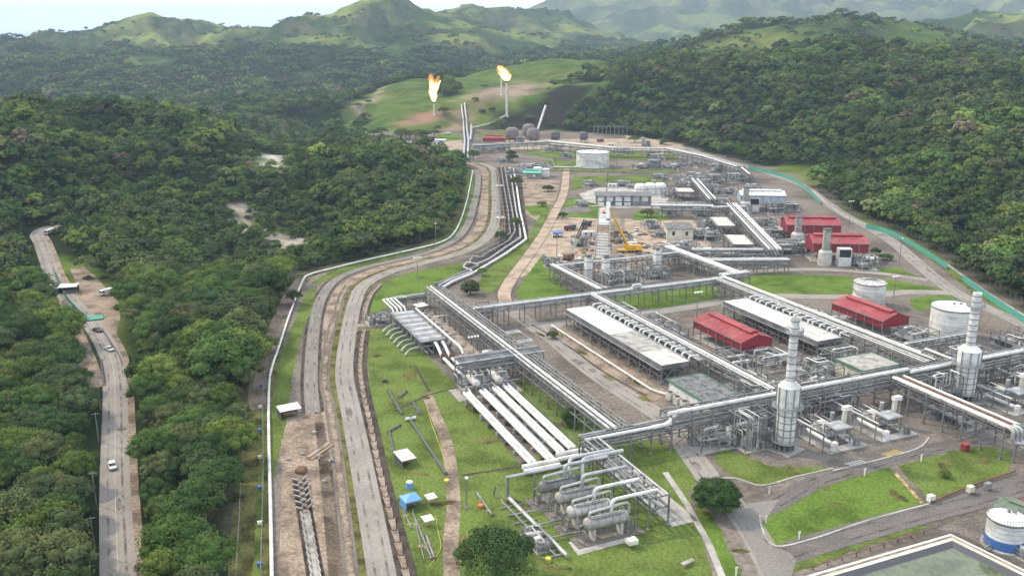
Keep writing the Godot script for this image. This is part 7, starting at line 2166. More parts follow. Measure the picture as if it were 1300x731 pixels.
func fences_and_lines() -> void:
	fence("turquoise mesh fence along the perimeter road below the forest", curve([384.6,-385, 385.1,-370.8, 376.5,-348.6, 362.3,-319.9, 346.3,-291.5, 331.2,-265.9, 319.1,-244.4, 306.7,-220.7], 4), 2.6, M.galv, M.turquoise, 5.0, [19, 20, 21, 22])
	fence("turquoise mesh fence on the bend above the red halls", curve([474,-608.5, 471.7,-580.5, 464.3,-543.8, 440.8,-499.1, 412.9,-454.1], 4), 2.6, M.galv, M.turquoise, 6.0)
	var slope := curve([450.3,-506.1, 420.7,-457, 399.6,-416.5, 391.6,-389.2, 387.5,-367.6, 376.3,-340.5, 358.9,-307.4, 338.8,-272.4, 325.4,-247.7, 312.9,-222.2], 4)
	fence("tall grey wire fence at the foot of the forest hill", offset_line(slope, -6.0), 3.2, M.steel, null, 5.0, [], 6)
	setting("concrete_ditch", ribbon(slope, 1.6, 0.12), M.concrete, "pale concrete ditch between the fences")
	# left side
	var p := curve([18.7,-160.1, 19.9,-168, 24.4,-197.9, 29.6,-233, 36.1,-273.8, 40.1,-291.2, 44.4,-306.3, 55.7,-346.7, 69.9,-394.5, 75.3,-404.2, 86,-410.5, 103.3,-419.7, 121.3,-427.9, 138.2,-435.7, 151.6,-443.9, 162.9,-458.1, 179.5,-490.9, 205.7,-550, 234.6,-618.7, 260.5,-681.3], 4)
	var o := thing("perimeter_pipe", "long white pipe along the outer fence on the left", "pipe")
	var pts := []
	for q in p:
		pts.append(v3(q, 0.75))
	part("pipe", Geo.new().tube(pts, 0.42, 10), M.white, o)
	for s in along(p, 9.0):
		part("support", Geo.new().box(v3(s[0], 0.2), Vector3(0.5, 0.4, 0.9), Basis(Vector3.UP, atan2(-s[1].y, s[1].x))), M.concrete, o)
	fence("grey wire fence left of the long white pipe", curve([16.6,-161, 19.4,-178.1, 25.4,-214.8, 33.5,-267.9, 40.1,-299.4, 47.9,-328.6, 55,-352.7], 4), 2.4, M.galv, null, 6.0, [], 4)
	fence("weathered fence along the left edge of the fire break", curve([12.1,-162.9, 15.8,-186.5, 20.5,-216.9, 27.4,-257.3, 37.1,-305.1], 4), 2.0, M.stained, null, 6.0, [], 3)
	fence("grey wire fence before the forest above the pipe bend", curve([82.6,-420.2, 97.9,-429, 126.3,-444.8, 152,-460.6, 168.2,-483.5, 194.8,-542.4, 226.7,-622.1], 4), 2.4, M.galv, null, 7.0, [], 4)
	for k in 7:
		var q: Array = along(p, 17.0, 12.0)[k]
		var d := v3(q[0] - Vector2(2.4, 0))
		var b := thing("valve_box", "small %s box on a stand left of the white pipe, %s from the bottom" % [["blue", "white"][k % 2], ["first", "second", "third", "fourth", "fifth", "sixth", "seventh"][k]], "valve box", d, 0, "boxes along the white pipe")
		part("box", Geo.new().block(-0.5, 0.5, 0.5, 1.2, -0.35, 0.35), M.blue if k % 2 == 0 else M.white, b)
		part("stand", Geo.new().block(-0.1, 0.1, 0, 0.5, -0.1, 0.1), M.galv, b)
	# bundle of pipes beside the inner road with expansion loops
	var n := 0
	for a in [
		["outer white pipe of the bundle beside the inner road", [294.1,-676.5, 258.6,-589, 226.4,-511, 202.3,-450, 194.9,-431.4, 187.2,-422.4, 170.2,-403.1, 155.9,-388.4, 142.8,-374.9, 130,-365.6, 122.4,-357.7], 0.62, "white"],
		["second pipe of the bundle, pale grey with a square loop", [294.8,-686.1, 256,-590.2, 224.2,-511.9, 201.6,-454.8, 193.7,-436.1, 175.5,-415.7, 160.7,-398.3, 151.2,-390.5, 147.5,-395.5, 142.9,-387.5, 144.3,-378.9, 129.9,-368.6, 121.4,-360.9], 0.48, "clad"],
		["third pipe of the bundle, dull grey with a square loop", [291.2,-687.6, 252.9,-591.5, 222,-512.9, 197.5,-452, 184.9,-431.5, 165,-410.8, 157.1,-401.6, 154.8,-406.2, 148.8,-394.9, 150.7,-387.4, 135.3,-375.1, 125.4,-366.2, 120.4,-364.1], 0.46, "galv"],
		["fourth pipe of the bundle, dark grey", [288.3,-688.9, 250.4,-592.6, 217.7,-509.1, 193.5,-449.3, 176,-427.2, 157.4,-408.6], 0.4, "steel"],
		["thin pipe along the inner road", [280.1,-682.5, 239.8,-578.8, 207.9,-499.5, 186,-448.1, 170.1,-425.8], 0.26, "galv"],
		["short rusty pipe of the bundle", [285.3,-690.2, 241.8,-578, 210.5,-498.4, 187.6,-443, 170.3,-421.8], 0.34, "rust"],
	]:
		var g := thing("bundle_pipe", a[0], "pipe", Vector3.ZERO, 0, "pipe bundle beside the inner road")
		var line := []
		for q in pairs(a[1]):
			line.append(v3(q, 1.1 + 0.05 * n))
		pipe(g, line, a[2], M[a[3]], 10)
		for s in along(pairs(a[1]), 14.0, 5.0):
			part("support", Geo.new().box(v3(s[0], 0.3), Vector3(0.5, 0.6, 1.6), Basis(Vector3.UP, atan2(-s[1].y, s[1].x))), M.concrete, g)
		n += 1
	setting("gravel_bed", Geo.new().sheet([288.3,-699, 306.2,-691.2, 197.2,-432.5, 148.7,-380.2, 129.1,-363.2, 115.6,-355.2, 123.9,-368.2, 151.3,-397.2, 184.9,-437.8, 222,-530.6], 0.04), M.dark_soil, "dark bed of the pipe bundle")
	for k in 2:
		var b := thing("valve_cage", ["square white valve frame beside the inner road, nearer", "square white valve frame beside the inner road, farther"][k], "frame", [Vector3(205, 0, -490.1), Vector3(250, 0, -600.4)][k])
		part("frame", Geo.new().bar(Vector3(-2, 1.4, -2), Vector3(2, 1.4, -2), 0.5).bar(Vector3(-2, 1.4, 2), Vector3(2, 1.4, 2), 0.5).bar(Vector3(-2, 1.4, -2.3), Vector3(-2, 1.4, 2.3), 0.5).bar(Vector3(2, 1.4, -2.3), Vector3(2, 1.4, 2.3), 0.5), M.white, b)
		for x in [-2, 2]:
			for z in [-2, 2]:
				part("leg", Geo.new().block(x - 0.15, x + 0.15, 0, 1.2, z - 0.15, z + 0.15), M.galv, b)

func drains() -> void:
	# right side of the inner road: a chain of tapered concrete channel pieces
	var line := curve([43.7,-149.3, 44.8,-157.2, 46.7,-169.6, 49.1,-185.2, 52.8,-207.6, 57.3,-232.2, 61.4,-255.8, 65.6,-276.1, 71.9,-298.9, 77.2,-315.9], 5)
	var o := thing("concrete_drain", "chain of tapered concrete channel pieces right of the inner road", "drain")
	var ms := [M.pink_concrete, M.pink_concrete, M.dirt]
	for e in along(line, 5.2):
		var p: Vector2 = e[0]
		var d: Vector2 = e[1]
		var b := Basis(Vector3(-d.y, 0, d.x), Vector3.UP, Vector3(-d.x, 0, -d.y))
		var g := Geo.new()
		var w0 := 0.45
		var w1 := 0.78
		for s in [-1.0, 1.0]:
			var c := [Vector3(s * w0, 0, 0), Vector3(s * w1, 0, -4.9), Vector3(s * (w1 - 0.22), 0, -4.9), Vector3(s * (w0 - 0.22), 0, 0)]
			for k in 4:
				var f: Vector3 = c[k]
				var h: Vector3 = c[(k + 1) % 4]
				g.quad(f, h, h + Vector3(0, 0.4, 0), f + Vector3(0, 0.4, 0), Vector3(f.x + h.x, 0, f.z + h.z + 4.9) - Vector3(s * (w0 + w1 - 0.2), 0, 0))
			g.quad(c[0] + Vector3(0, 0.4, 0), c[1] + Vector3(0, 0.4, 0), c[2] + Vector3(0, 0.4, 0), c[3] + Vector3(0, 0.4, 0), Vector3.UP)
		g.quad(Vector3(-w0, 0.16, 0), Vector3(w0, 0.16, 0), Vector3(w1, 0.16, -4.9), Vector3(-w1, 0.16, -4.9), Vector3.UP)
		var seg := part("channel_piece", g, ms[rng.randi() % 3], o)
		seg.transform = Transform3D(b, v3(p))
	setting("dirt_strip", ribbon(line, 4.6, 0.055), M.dark_soil, "dark earth beside the concrete drain")
	var l2 := curve([80.6,-329.2, 84.9,-343.3, 91.4,-360.4, 98.4,-373.6], 5)
	var o2 := thing("concrete_drain", "short concrete drain above the manifold spur", "drain")
	for e in along(l2, 5.2):
		var seg := part("channel_piece", Geo.new().block(-0.9, -0.65, 0, 0.5, -4.9, 0).block(0.65, 0.9, 0, 0.5, -4.9, 0).block(-0.65, 0.65, 0, 0.14, -4.9, 0), M.pink_concrete, o2)
		seg.transform = Transform3D(Basis(Vector3(-e[1].y, 0, e[1].x), Vector3.UP, Vector3(-e[1].x, 0, -e[1].y)), v3(e[0]))
	setting("dirt_strip", ribbon(l2, 4.0, 0.055), M.dark_soil, "dark earth beside the short drain")
	# between the two roads: lined ditch of pale sections
	var mid := curve([33.2,-153.8, 34.6,-161.6, 39.2,-187.5, 44.3,-216.2, 49.5,-247.7, 52.4,-268.9, 57.7,-291.8, 66,-320.8, 73.6,-343.5, 80.5,-365.1, 87.1,-381.3], 5)
	var o3 := thing("lined_ditch", "pinkish concrete ditch between the two perimeter roads", "drain")
	for e in along(mid, 4.6):
		var seg := part("ditch_slab", Geo.new().block(-0.6, 0.6, 0, 0.14, -4.5, 0).block(-0.75, -0.6, 0, 0.26, -4.5, 0).block(0.6, 0.75, 0, 0.26, -4.5, 0), M.dirt, o3)
		seg.transform = Transform3D(Basis(Vector3(-e[1].y, 0, e[1].x), Vector3.UP, Vector3(-e[1].x, 0, -e[1].y)), v3(e[0] + Vector2(rng.randf_range(-0.15, 0.15), 0)))
	setting("dirt_strip", ribbon(mid, 3.2, 0.08), M.gravel, "dark ditch banks between the roads")
	# new drop chute under construction
	var c := thing("drop_chute", "new concrete chute with white stepped wings in the churned earth", "drain", Vector3(29.4, 0, -177.1))
	var a := Vector2(32.7, -206.2)
	var b := Vector2(27.7, -161.9)
	setting("dirt_strip", ribbon([a, b], 3.6, 0.05), M.dark_soil, "dark wet trench of the new chute")
	var n := along([a, b], 2.9)
	for k in n.size():
		var p := v3(n[k][0]) - c.position
		if k < 6:
			for s in [-1.0, 1.0]:
				var w := part("wing", Geo.new().box(Vector3(s * 1.0, 0.6, 0), Vector3(1.9, 1.3, 0.3), Basis(Vector3.UP, s * 0.85) * Basis(Vector3.RIGHT, 0.5)), M.concrete, c)
				w.position = p
			var fl := part("step", Geo.new().block(-0.7, 0.7, 0.05, 0.4, -0.6, 0.6), M.pink_concrete, c)
			fl.position = p + Vector3(0, 0, 0.9)
		else:
			var seg := part("channel_piece", Geo.new().block(-1.0, -0.75, 0, 0.9, -1.4, 1.4).block(0.75, 1.0, 0, 0.9, -1.4, 1.4).block(-0.75, 0.75, 0, 0.2, -1.4, 1.4), M.concrete, c)
			seg.position = p
	var pit := Geo.new()
	var r := RandomNumberGenerator.new()
	r.seed = 66
	pit.add(lump(r, 2.0), Transform3D(Basis.from_scale(Vector3(1, 0.3, 1.5)), Vector3.ZERO))
	tag(part("soil_heap", pit, M.rust, self), "brown heap at the head of the new chute", "heap").position = Vector3(34.3, 0, -212.3)
	var pl := thing("concrete_beam", "long concrete beam lying across the churned earth", "beam", Vector3(40.4, 0, -220.9), 0.75)
	part("beam", Geo.new().block(-4.6, 4.6, 0, 0.7, -0.5, 0.5), M.pink_concrete, pl)
	part("timber", Geo.new().block(-4.8, 4.8, 0, 0.4, 0.7, 1.4), M.wood, pl)
	for k in 6:
		var g := Geo.new()
		g.add(lump(r, r.randf_range(0.5, 0.9)), Transform3D(Basis.from_scale(Vector3(1, 0.6, 1)), Vector3(0, 0.3, 0)))
		tag(part("boulder", g, M.concrete, self), "pale block lying on the churned earth", "boulder", "pale blocks on the churned earth").position = [Vector3(32.4, 0, -219.4), Vector3(36.2, 0, -221.2), Vector3(41.9, 0, -233.1), Vector3(39.8, 0, -218.2), Vector3(42.2, 0, -214.2), Vector3(38.2, 0, -203.8)][k]
	shelter("white roofed hut at the end of the outer road", Vector2(37.7, -247.8), 0.1, 6.2, 4.4, 2.6, M.white, "hut", M.dark_steel)
	for k in 4:
		person(["worker in dark clothes left of the drain beam", "worker in blue beside the drain beam", "worker in a pale shirt near the ditch", "worker standing at the chute head"][k], [Vector3(39.2, 0, -214), Vector3(40.2, 0, -215), Vector3(42.2, 0, -213.2), Vector3(34.4, 0, -201.1)][k], [M.dark_steel, M.blue, M.white, M.orange][k], k * 1.3)
	person("worker walking on the outer road", Vector3(70.5, 0, -363), M.dark_steel, 0.4)

# small standing figure built as one skin from lathe-like rings
func person(label: String, at: Vector3, shirt: Material, turn: float) -> void:
	var o := thing("person", label, "person", at, turn)
	var skin := Geo.new()
	for s in [-1.0, 1.0]:
		skin.tube([Vector3(s * 0.11, 0.05, 0.02), Vector3(s * 0.11, 0.46, 0.03), Vector3(s * 0.08, 0.92, 0), Vector3(s * 0.03, 1.2, 0), Vector3(s * 0.19, 1.42, 0), Vector3(s * 0.27, 1.14, 0.03), Vector3(s * 0.25, 0.88, 0.12), Vector3(s * 0.245, 0.78, 0.15)], 0.045, 6)
	skin.lathe(Vector3(0, 0.9, 0), [0.12, 0, 0.14, 0.3, 0.15, 0.5, 0.055, 0.6, 0.055, 0.66, 0.085, 0.7, 0.095, 0.78, 0.06, 0.85, 0.001, 0.87], 10, Basis.from_scale(Vector3(1, 1, 0.7)), true)
	part("body", skin, plain(0.35, 0.2, 0.13, 0.7), o)
	var g := Geo.new()
	for s in [-1.0, 1.0]:
		g.tube([Vector3(s * 0.11, 0.0, 0.02), Vector3(s * 0.11, 0.46, 0.03), Vector3(s * 0.1, 0.9, 0)], 0.075, 7)
		g.box(Vector3(s * 0.11, 0.04, 0.07), Vector3(0.1, 0.08, 0.27))
	part("trousers", g, M.dark_steel, o)
	var b := Geo.new().lathe(Vector3(0, 0.85, 0), [0.15, 0, 0.17, 0.12, 0.16, 0.3, 0.2, 0.5, 0.13, 0.6, 0.06, 0.63], 10, Basis.from_scale(Vector3(1, 1, 0.65)), true)
	for s in [-1.0, 1.0]:
		b.tube([Vector3(s * 0.2, 1.42, 0), Vector3(s * 0.27, 1.14, 0.03), Vector3(s * 0.25, 0.88, 0.12)], 0.05, 6)
	part("shirt", b, shirt, o)
	part("helmet", Geo.new().lathe(Vector3(0, 1.66, 0.01), [0.14, 0, 0.115, 0.03, 0.1, 0.1, 0.001, 0.14], 10), M.white, o)

func pond() -> void:
	var a := Vector2(119.7, -123.4)
	var b := Vector2(156.7, -123.6)
	var c := Vector2(159.2, -106)
	var d := b - a
	var out := [Vector2(a - d * 0.25), b, c + (c - b) * 0.25, c + (c - b) * 0.25 + (a - b) * 1.25]
	var o := thing("settling_pond", "settling pond with white coping and grey lined banks", "pond")
	var rings := [0.0, 0.55, 0.95, 1.8, 3.6]
	var ys := [1.5, 1.5, 1.25, 1.2, 0.2]
	var mats := [M.white, M.pink_concrete, M.cream, plain(0.06, 0.06, 0.07, 0.7)]
	var called := ["coping", "inner_kerb", "bench", "liner"]
	var loop := PackedVector2Array(out)
	var polys := []
	for r in rings:
		polys.append(loop if r == 0.0 else Geometry2D.offset_polygon(loop, -r, Geometry2D.JOIN_MITER)[0])
	var start := []
	for p in polys:                                   # begin every ring at the corner nearest to b
		var best := 0
		for k in p.size():
			if p[k].distance_to(b) < p[best].distance_to(b):
				best = k
		start.append(best)
	for s in 4:
		for k in 4:
			var p0: Vector2 = polys[s][(start[s] + k) % 4]
			var p1: Vector2 = polys[s][(start[s] + k + 1) % 4]
			var q0: Vector2 = polys[s + 1][(start[s + 1] + k) % 4]
			var q1: Vector2 = polys[s + 1][(start[s + 1] + k + 1) % 4]
			part(called[s], Geo.new().quad_up(v3(p0, ys[s]), v3(p1, ys[s]), v3(q1, ys[s + 1]), v3(q0, ys[s + 1])), mats[s], o)
	for k in 4:
		var p0: Vector2 = out[k]
		var p1: Vector2 = out[(k + 1) % 4]
		var g := Geo.new()
		g.quad(v3(p0, 0), v3(p1, 0), v3(p1, 1.5), v3(p0, 1.5), v3((p0 + p1) / 2 - (out[0] + out[2]) / 2))
		part("outer_wall", g, M.concrete, o)
	var w := ground_mat([0.09, 0.115, 0.065], [0.14, 0.16, 0.095], 14.0, 31.0, 79, 0.2, 0.07)
	var inner: PackedVector2Array = Geometry2D.offset_polygon(loop, -3.15, Geometry2D.JOIN_MITER)[0]
	var wg := Geo.new()
	wg.quad(v3(inner[0], 0.45), v3(inner[1], 0.45), v3(inner[2], 0.45), v3(inner[3], 0.45), Vector3.UP)
	setting("water", wg, w, "milky green water of the settling pond")
	# red rail along the back
	var rl := thing("red_rail", "red pipe rail along the back of the pond", "rail")
	var e0 := Vector2(121.4, -126.2)
	var e1 := Vector2(156.8, -127.7)
	part("rail", Geo.new().bar(v3(e0, 0.9), v3(e1, 0.9), 0.14), M.rust, rl)
	for s in along([e0, e1], 4.0):
		part("post", Geo.new().block(-0.1, 0.1, 0, 0.9, -0.1, 0.1), M.rust, rl).position = v3(s[0])
	setting("yard", Geo.new().sheet([157.6,-128, 165,-129.3, 190.2,-126.1, 163.5,-105.9, 162.8,-108.9, 160.5,-125.3], 0.045), M.gravel, "gravel beside the pond and the blue banded tank")
	# green roofed shelter and the maroon truck
	hall("small green roofed shelter beside the blue banded tank", Vector3(171.4, 0, -125), 0.25, 6, 7, 4.2, 1.0, 0.5, M.faded_green, M.faded_green, "", 3)
	truck("maroon truck at the right edge by the pond road", Vector3(179.1, 0, -124.7), 0.35, M.maroon, M.maroon)
	unit("pumps at the foot of the blue banded tank", Vector2(166, -114.7), 4, 6, 1.8, 301, 0, "galv", "pump unit")

func lawn_things() -> void:
	# tents and boxes on the long lawn
	shelter("large white flat roofed shelter on the long lawn", Vector2(59.3, -205.8), 0.12, 4.0, 5.6, 2.2, M.white, "shelter", M.dark_steel)
	shelter("blue pyramid roofed tent on the long lawn", Vector2(54, -183.9), 0.1, 4.0, 4.0, 2.3, M.light_blue, "tent", M.light_blue, true)
	shelter("small white canopy right of the blue tent", Vector2(58.7, -183.1), 0.1, 2.4, 2.4, 1.9, M.white)
	shelter("small white canopy below the blue tent", Vector2(54.9, -173.9), 0.1, 2.4, 2.4, 1.9, M.white)
	var bt := thing("water_drum", "blue water drum with a white lid above the blue tent", "drum", Vector3(56.4, 0, -192.4))
	part("body", Geo.new().lathe(Vector3.ZERO, [0.85, 0, 0.85, 1.5], 16), M.light_blue, bt)
	part("lid", Geo.new().lathe(Vector3(0, 1.5, 0), [0.8, 0, 0.8, 0.3, 0.3, 0.42, 0.001, 0.45], 16), M.white, bt)
	for a in [
		["dark steel pipe laid on the lawn, farthest left", Vector2(68.9, -254.6), Vector2(67.5, -235.6), 0.34],
		["long dark steel pipe laid across the lawn", Vector2(68.4, -230.9), Vector2(66.7, -195.5), 0.36],
		["bent dark pipe left of the white shelter, upper length", Vector2(60.8, -225.5), Vector2(64.8, -228.3), 0.3],
		["bent dark pipe left of the white shelter, lower length", Vector2(60.8, -225.5), Vector2(58.2, -211.7), 0.3],
		["short dark pipe above the dirt track", Vector2(73, -242.7), Vector2(72.2, -233.5), 0.34],
		["short pipe stub near the manifold", Vector2(70.4, -247.8), Vector2(73.8, -251.8), 0.3],
		["long grey pipe below the blue tent, left", Vector2(53.5, -180.6), Vector2(51.3, -160.7), 0.2],
		["long grey pipe below the blue tent, right", Vector2(53.2, -170), Vector2(51.9, -160.7), 0.26],
		["thin pipe beside the concrete drain", Vector2(51.9, -182.8), Vector2(51.1, -174.1), 0.16],
		["thin pipe below the blue tent, far left", Vector2(53.9, -181.9), Vector2(49.9, -161.6), 0.12],
		["grey pipe lying left of the big tree", Vector2(70.2, -183.4), Vector2(69.6, -172.1), 0.26],
	]:
		var g := Geo.new().tube([v3(a[1], a[3] + 0.1), v3(a[2], a[3] + 0.1)], a[3], 10)
		var o := thing("laid_pipe", a[0], "pipe")
		part("pipe", g, M.galv if a[3] < 0.3 else M.dark_steel, o)
		for f in [0.0, 1.0]:
			var d := (v3(a[2]) - v3(a[1])).normalized()
			var e := v3(a[1], a[3] + 0.1).lerp(v3(a[2], a[3] + 0.1), f)
			part("flange", Geo.new().tube([e - d * 0.1, e + d * 0.1], a[3] * 1.5, 10), M.steel, o)
		part("block", Geo.new().box(v3(a[1].lerp(a[2], 0.3), 0.06), Vector3(1.0, 0.12, 1.0)).box(v3(a[1].lerp(a[2], 0.75), 0.06), Vector3(1.0, 0.12, 1.0)), M.wood, o)
	var vv := thing("valve_set", "white valve on the long dark pipe", "valve", Vector3(68.6, 0, -230.8))
	part("body", Geo.new().tube([Vector3(-1.5, 0.7, 0), Vector3(1.5, 0.7, 0)], 0.45, 10), M.white, vv)
	part("wheel", Geo.new().lathe(Vector3(0, 1.6, 0), [0.6, 0, 0.6, 0.1, 0, 0.1], 12).tube([Vector3(0, 0.8, 0), Vector3(0, 1.6, 0)], 0.1, 6), M.dark_steel, vv)
	for a in [["yellow hose along the dirt track", [76.6,-241.1, 73.5,-227.5, 71.3,-214.9, 69,-203.1, 67.2,-195.8], "bright_yellow"], ["yellow hose below the small canopies", [57.9,-177.5, 56.2,-170.8, 54.7,-164.5, 52.4,-161.2, 50.1,-158.4], "bright_yellow"], ["thin dark cable across the lawn to the tent", [50.6,-185.4, 52.4,-188.2, 54,-188.4], "black"]]:
		var pts := []
		for q in curve(a[1], 4):
			pts.append(v3(q, 0.16))
		single("hose", Geo.new().tube(pts, 0.06, 5), M[a[2]], a[0], "hose")
	for a in [["yellow crate beside the dirt track", Vector3(65.5, 0, -191.5), "bright_yellow"], ["yellow drum beside the big near tree", Vector3(73.3, 0, -150.5), "bright_yellow"], ["orange barrel left of the big near tree", Vector3(68.6, 0, -176.8), "orange"], ["black tyre lying on the long lawn", Vector3(70.2, 0, -262.7), "rubber"]]:
		var o := thing("crate" if a[2] != "rubber" else "tyre", a[0], "crate" if a[2] != "rubber" else "tyre", a[1])
		part("body", Geo.new().lathe(Vector3.ZERO, [0.6, 0, 0.65, 0.3, 0.65, 0.7, 0.6, 0.9, 0.2, 0.92, 0.001, 0.9], 12) if a[2] != "rubber" else Geo.new().lathe(Vector3.ZERO, [0.5, 0.2, 0.7, 0, 1.0, 0.1, 1.0, 0.4, 0.7, 0.5, 0.5, 0.3], 16), M[a[2]], o)
		part("rim", Geo.new().lathe(Vector3(0, 0.45, 0), [0.66, -0.05, 0.69, -0.05, 0.69, 0.05, 0.66, 0.05], 12), M.steel, o)
	# buried line trenches across the lawn
	for a in [["dark trench line across the long lawn", [66,-238.7, 78.1,-246.5, 89.3,-249.3]], ["trench line from the manifold", [83.2,-273.3, 80.4,-249.6]], ["trench line below the slug pipes", [70,-193.6, 86.4,-192.1]]]:
		setting("dirt_strip", ribbon(pairs(a[1]), 0.9, 0.085), M.dark_soil, a[0])
	# markers on the right lawns
	for k in 6:
		var b := thing("marker_post", ["white marker post at the corner of the sloping lawn", "white marker post below the sloping lawn", "white marker post beside the sloping lawn top", "white marker post left of the round tree road", "white marker post on the right lawn corner", "white marker board by the lower footpath"][k], "marker post", [Vector3(124.5, 0, -144.9), Vector3(126.8, 0, -136.7), Vector3(161.7, 0, -153.9), Vector3(134.1, 0, -155.8), Vector3(180.8, 0, -154.2), Vector3(105.9, 0, -130.8)][k])
		part("post", Geo.new().block(-0.12, 0.12, 0, 1.5, -0.12, 0.12), M.white, b)
		part("plate", Geo.new().block(-0.3, 0.3, 1.5, 2.0, -0.06, 0.06), M.white, b)
	var sp := Geo.new().bar(Vector3(169.5, 0.2, -152), Vector3(163.4, 0.2, -137.4), 0.9, 0.4)
	single("drain_kerb", sp, ground_mat([0.36, 0.27, 0.12], [0.5, 0.4, 0.2], 3, 12, 97), "ochre concrete drain between the two right lawns", "drain")
	var rw := thing("red_pipe", "red fire pipe along the foot of the right lawn", "pipe")
	pipe(rw, [Vector3(165.3, 0.6, -136.9), Vector3(173.5, 0.6, -138), Vector3(182.6, 0.6, -139.2), Vector3(197.2, 0.6, -140.1)], 0.25, M.rust)
	for k in 3:
		var b := thing("hydrant_box", ["cream box beside the red fire pipe", "grey pump beside the red fire pipe", "small grey box at the lawn corner"][k], "box", [Vector3(178.2, 0, -137.1), Vector3(183.4, 0, -136.6), Vector3(166, 0, -137.5)][k])
		part("box", Geo.new().block(-0.8, 0.8, 0.4, 1.9, -0.6, 0.6), [M.cream, M.galv, M.white][k], b)
		part("leg", Geo.new().block(-0.7, -0.5, 0, 0.4, -0.5, 0.5).block(0.5, 0.7, 0, 0.4, -0.5, 0.5), M.steel, b)
	var rc := thing("fire_cabinet", "red fire cabinet at the edge of the right lawn", "cabinet", Vector3(196.5, 0, -154.4))
	part("box", Geo.new().block(-0.9, 0.9, 0.2, 1.9, -0.7, 0.7), M.maroon, rc)
	part("roof", Geo.new().block(-1.0, 1.0, 1.9, 2.0, -0.8, 0.8), M.red_roof, rc)
	# kerbs
	for a in [["pale kerb of the round stack lawn", [126.2,-167.5, 131.6,-165.2, 135.1,-159.7, 145.4,-160.1, 157.3,-160]], ["kerb of the compressor yard", [156.4,-159, 169.4,-159.1, 185.7,-160.1, 194.1,-164]], ["kerb of the sloping lawn", [125.5,-148.3, 122.2,-143.3, 120.3,-136.4, 130.2,-135.6, 145.8,-136.8, 165,-137]]]:
		setting("kerb", ribbon(curve(a[1], 4), 0.45, 0.22, 0.22), M.concrete, a[0])
	for a in [["wooden bench on the lower lawn beside the rusty pile", Vector3(99, 0, -137.8)]]:
		var o := thing("work_bench", a[0], "bench", a[1], 0.2)
		part("top", Geo.new().block(-1.6, 1.6, 0.8, 0.95, -0.5, 0.5), M.stained, o)
		for x in [-1.4, 1.4]:
			part("leg", Geo.new().block(x - 0.1, x + 0.1, 0, 0.8, -0.4, 0.4), M.wood, o)
	var ochre := plain(0.42, 0.30, 0.09, 0.85)
	for k in 11:
		var m := Geo.new().block(-0.22, 0.22, 0, 0.03, -1.3, 1.3)
		var st := tag(part("road_marking", m, ochre if k < 6 else M.paint_line, self), "", "", "", "structure")
		st.position = Vector3(175.3, 0.1, -160.3).lerp(Vector3(180.1, 0.1, -160.8), k / 5.0) if k < 6 else Vector3(162.7, 0.1, -159.9).lerp(Vector3(167, 0.1, -160), (k - 6) / 4.0)
		st.rotation.y = 0.5

func highway_things() -> void:
	var hw := curve(HIGHWAY, 6)
	car("white car alone on the lower highway", Vector3(-9.2, 0, -232.6), deg_to_rad(97), M.white)
	car("white pickup on the highway beside the cut bank", Vector3(-9.3, 0, -329.5), deg_to_rad(115), M.white, true)
	car("dark car above the white pickup on the highway", Vector3(-13.2, 0, -354), deg_to_rad(118), M.dark_steel)
	car("dark car beside the green fence of the works yard", Vector3(-30.1, 0, -430.6), deg_to_rad(112), M.dark_steel)
	truck("white truck parked in the works yard", Vector3(-8.9, 0, -406.4), deg_to_rad(30), M.white, M.white)
	truck("white van standing on the highway bend", Vector3(-37.8, 0, -551.6), deg_to_rad(60), M.white, M.white)
	shelter("white canopy in the works yard beside the highway", Vector2(-24.5, -417.2), -0.2, 7.5, 5.0, 2.8, M.white, "canopy", M.dark_steel)
	fence("turquoise mesh fence between the highway and the works yard", pairs([-31.9,-456.7, -28.9,-431.5, -25.7,-408.5, -22.3,-392.1, -18.9,-377.8, -16.8,-370.3]), 1.8, M.galv, M.turquoise, 3.0)
	var tp := thing("tarpaulin", "bright turquoise tarpaulin spread at the fence end", "tarpaulin", Vector3(-15.5, 0, -370.8))
	part("sheet", Geo.new().quad_up(Vector3(-4.2, 0.9, -1.8), Vector3(4.2, 1.1, -1.8), Vector3(4.4, 0.5, 1.8), Vector3(-4.2, 0.4, 1.8)), M.turquoise, tp)
	part("frame", Geo.new().bar(Vector3(-4, 0, -1.6), Vector3(-4, 0.86, -1.6), 0.1).bar(Vector3(4, 0, -1.6), Vector3(4, 1.06, -1.6), 0.1), M.galv, tp)
	fence("dark guard rail left of the highway below the works yard", pairs([-20.5,-377.4, -17.7,-357, -14.3,-334.4, -11.8,-316.1, -10.7,-296.2]), 1.0, M.dark_steel, M.dark_steel, 3.0)
	fence("pale guard rail right of the highway below the works yard", pairs([-11.8,-356.5, -8.8,-337.5, -6.4,-322.1, -5.4,-310]), 0.9, M.galv, M.galv, 3.0)
	for k in 8:
		var p: Vector2 = pairs([-11.7,-191.5, -11.6,-213.5, -11.2,-250.6, -10.7,-273.8, -9.5,-295.7, -13.5,-325.2, -18,-357.1, -22.7,-386.4])[k]
		var o := thing("power_pole", "thin grey pole on the left verge of the highway, %s from the bottom" % ["first", "second", "third", "fourth", "fifth", "sixth", "seventh", "eighth"][k], "pole", v3(p - Vector2(1.2, 0)), 0, "poles along the highway")
		part("pole", Geo.new().lathe(Vector3.ZERO, [0.16, 0, 0.1, 8.5], 8), M.galv, o)
		part("crossarm", Geo.new().block(-0.9, 0.9, 8.0, 8.14, -0.07, 0.07), M.steel, o)

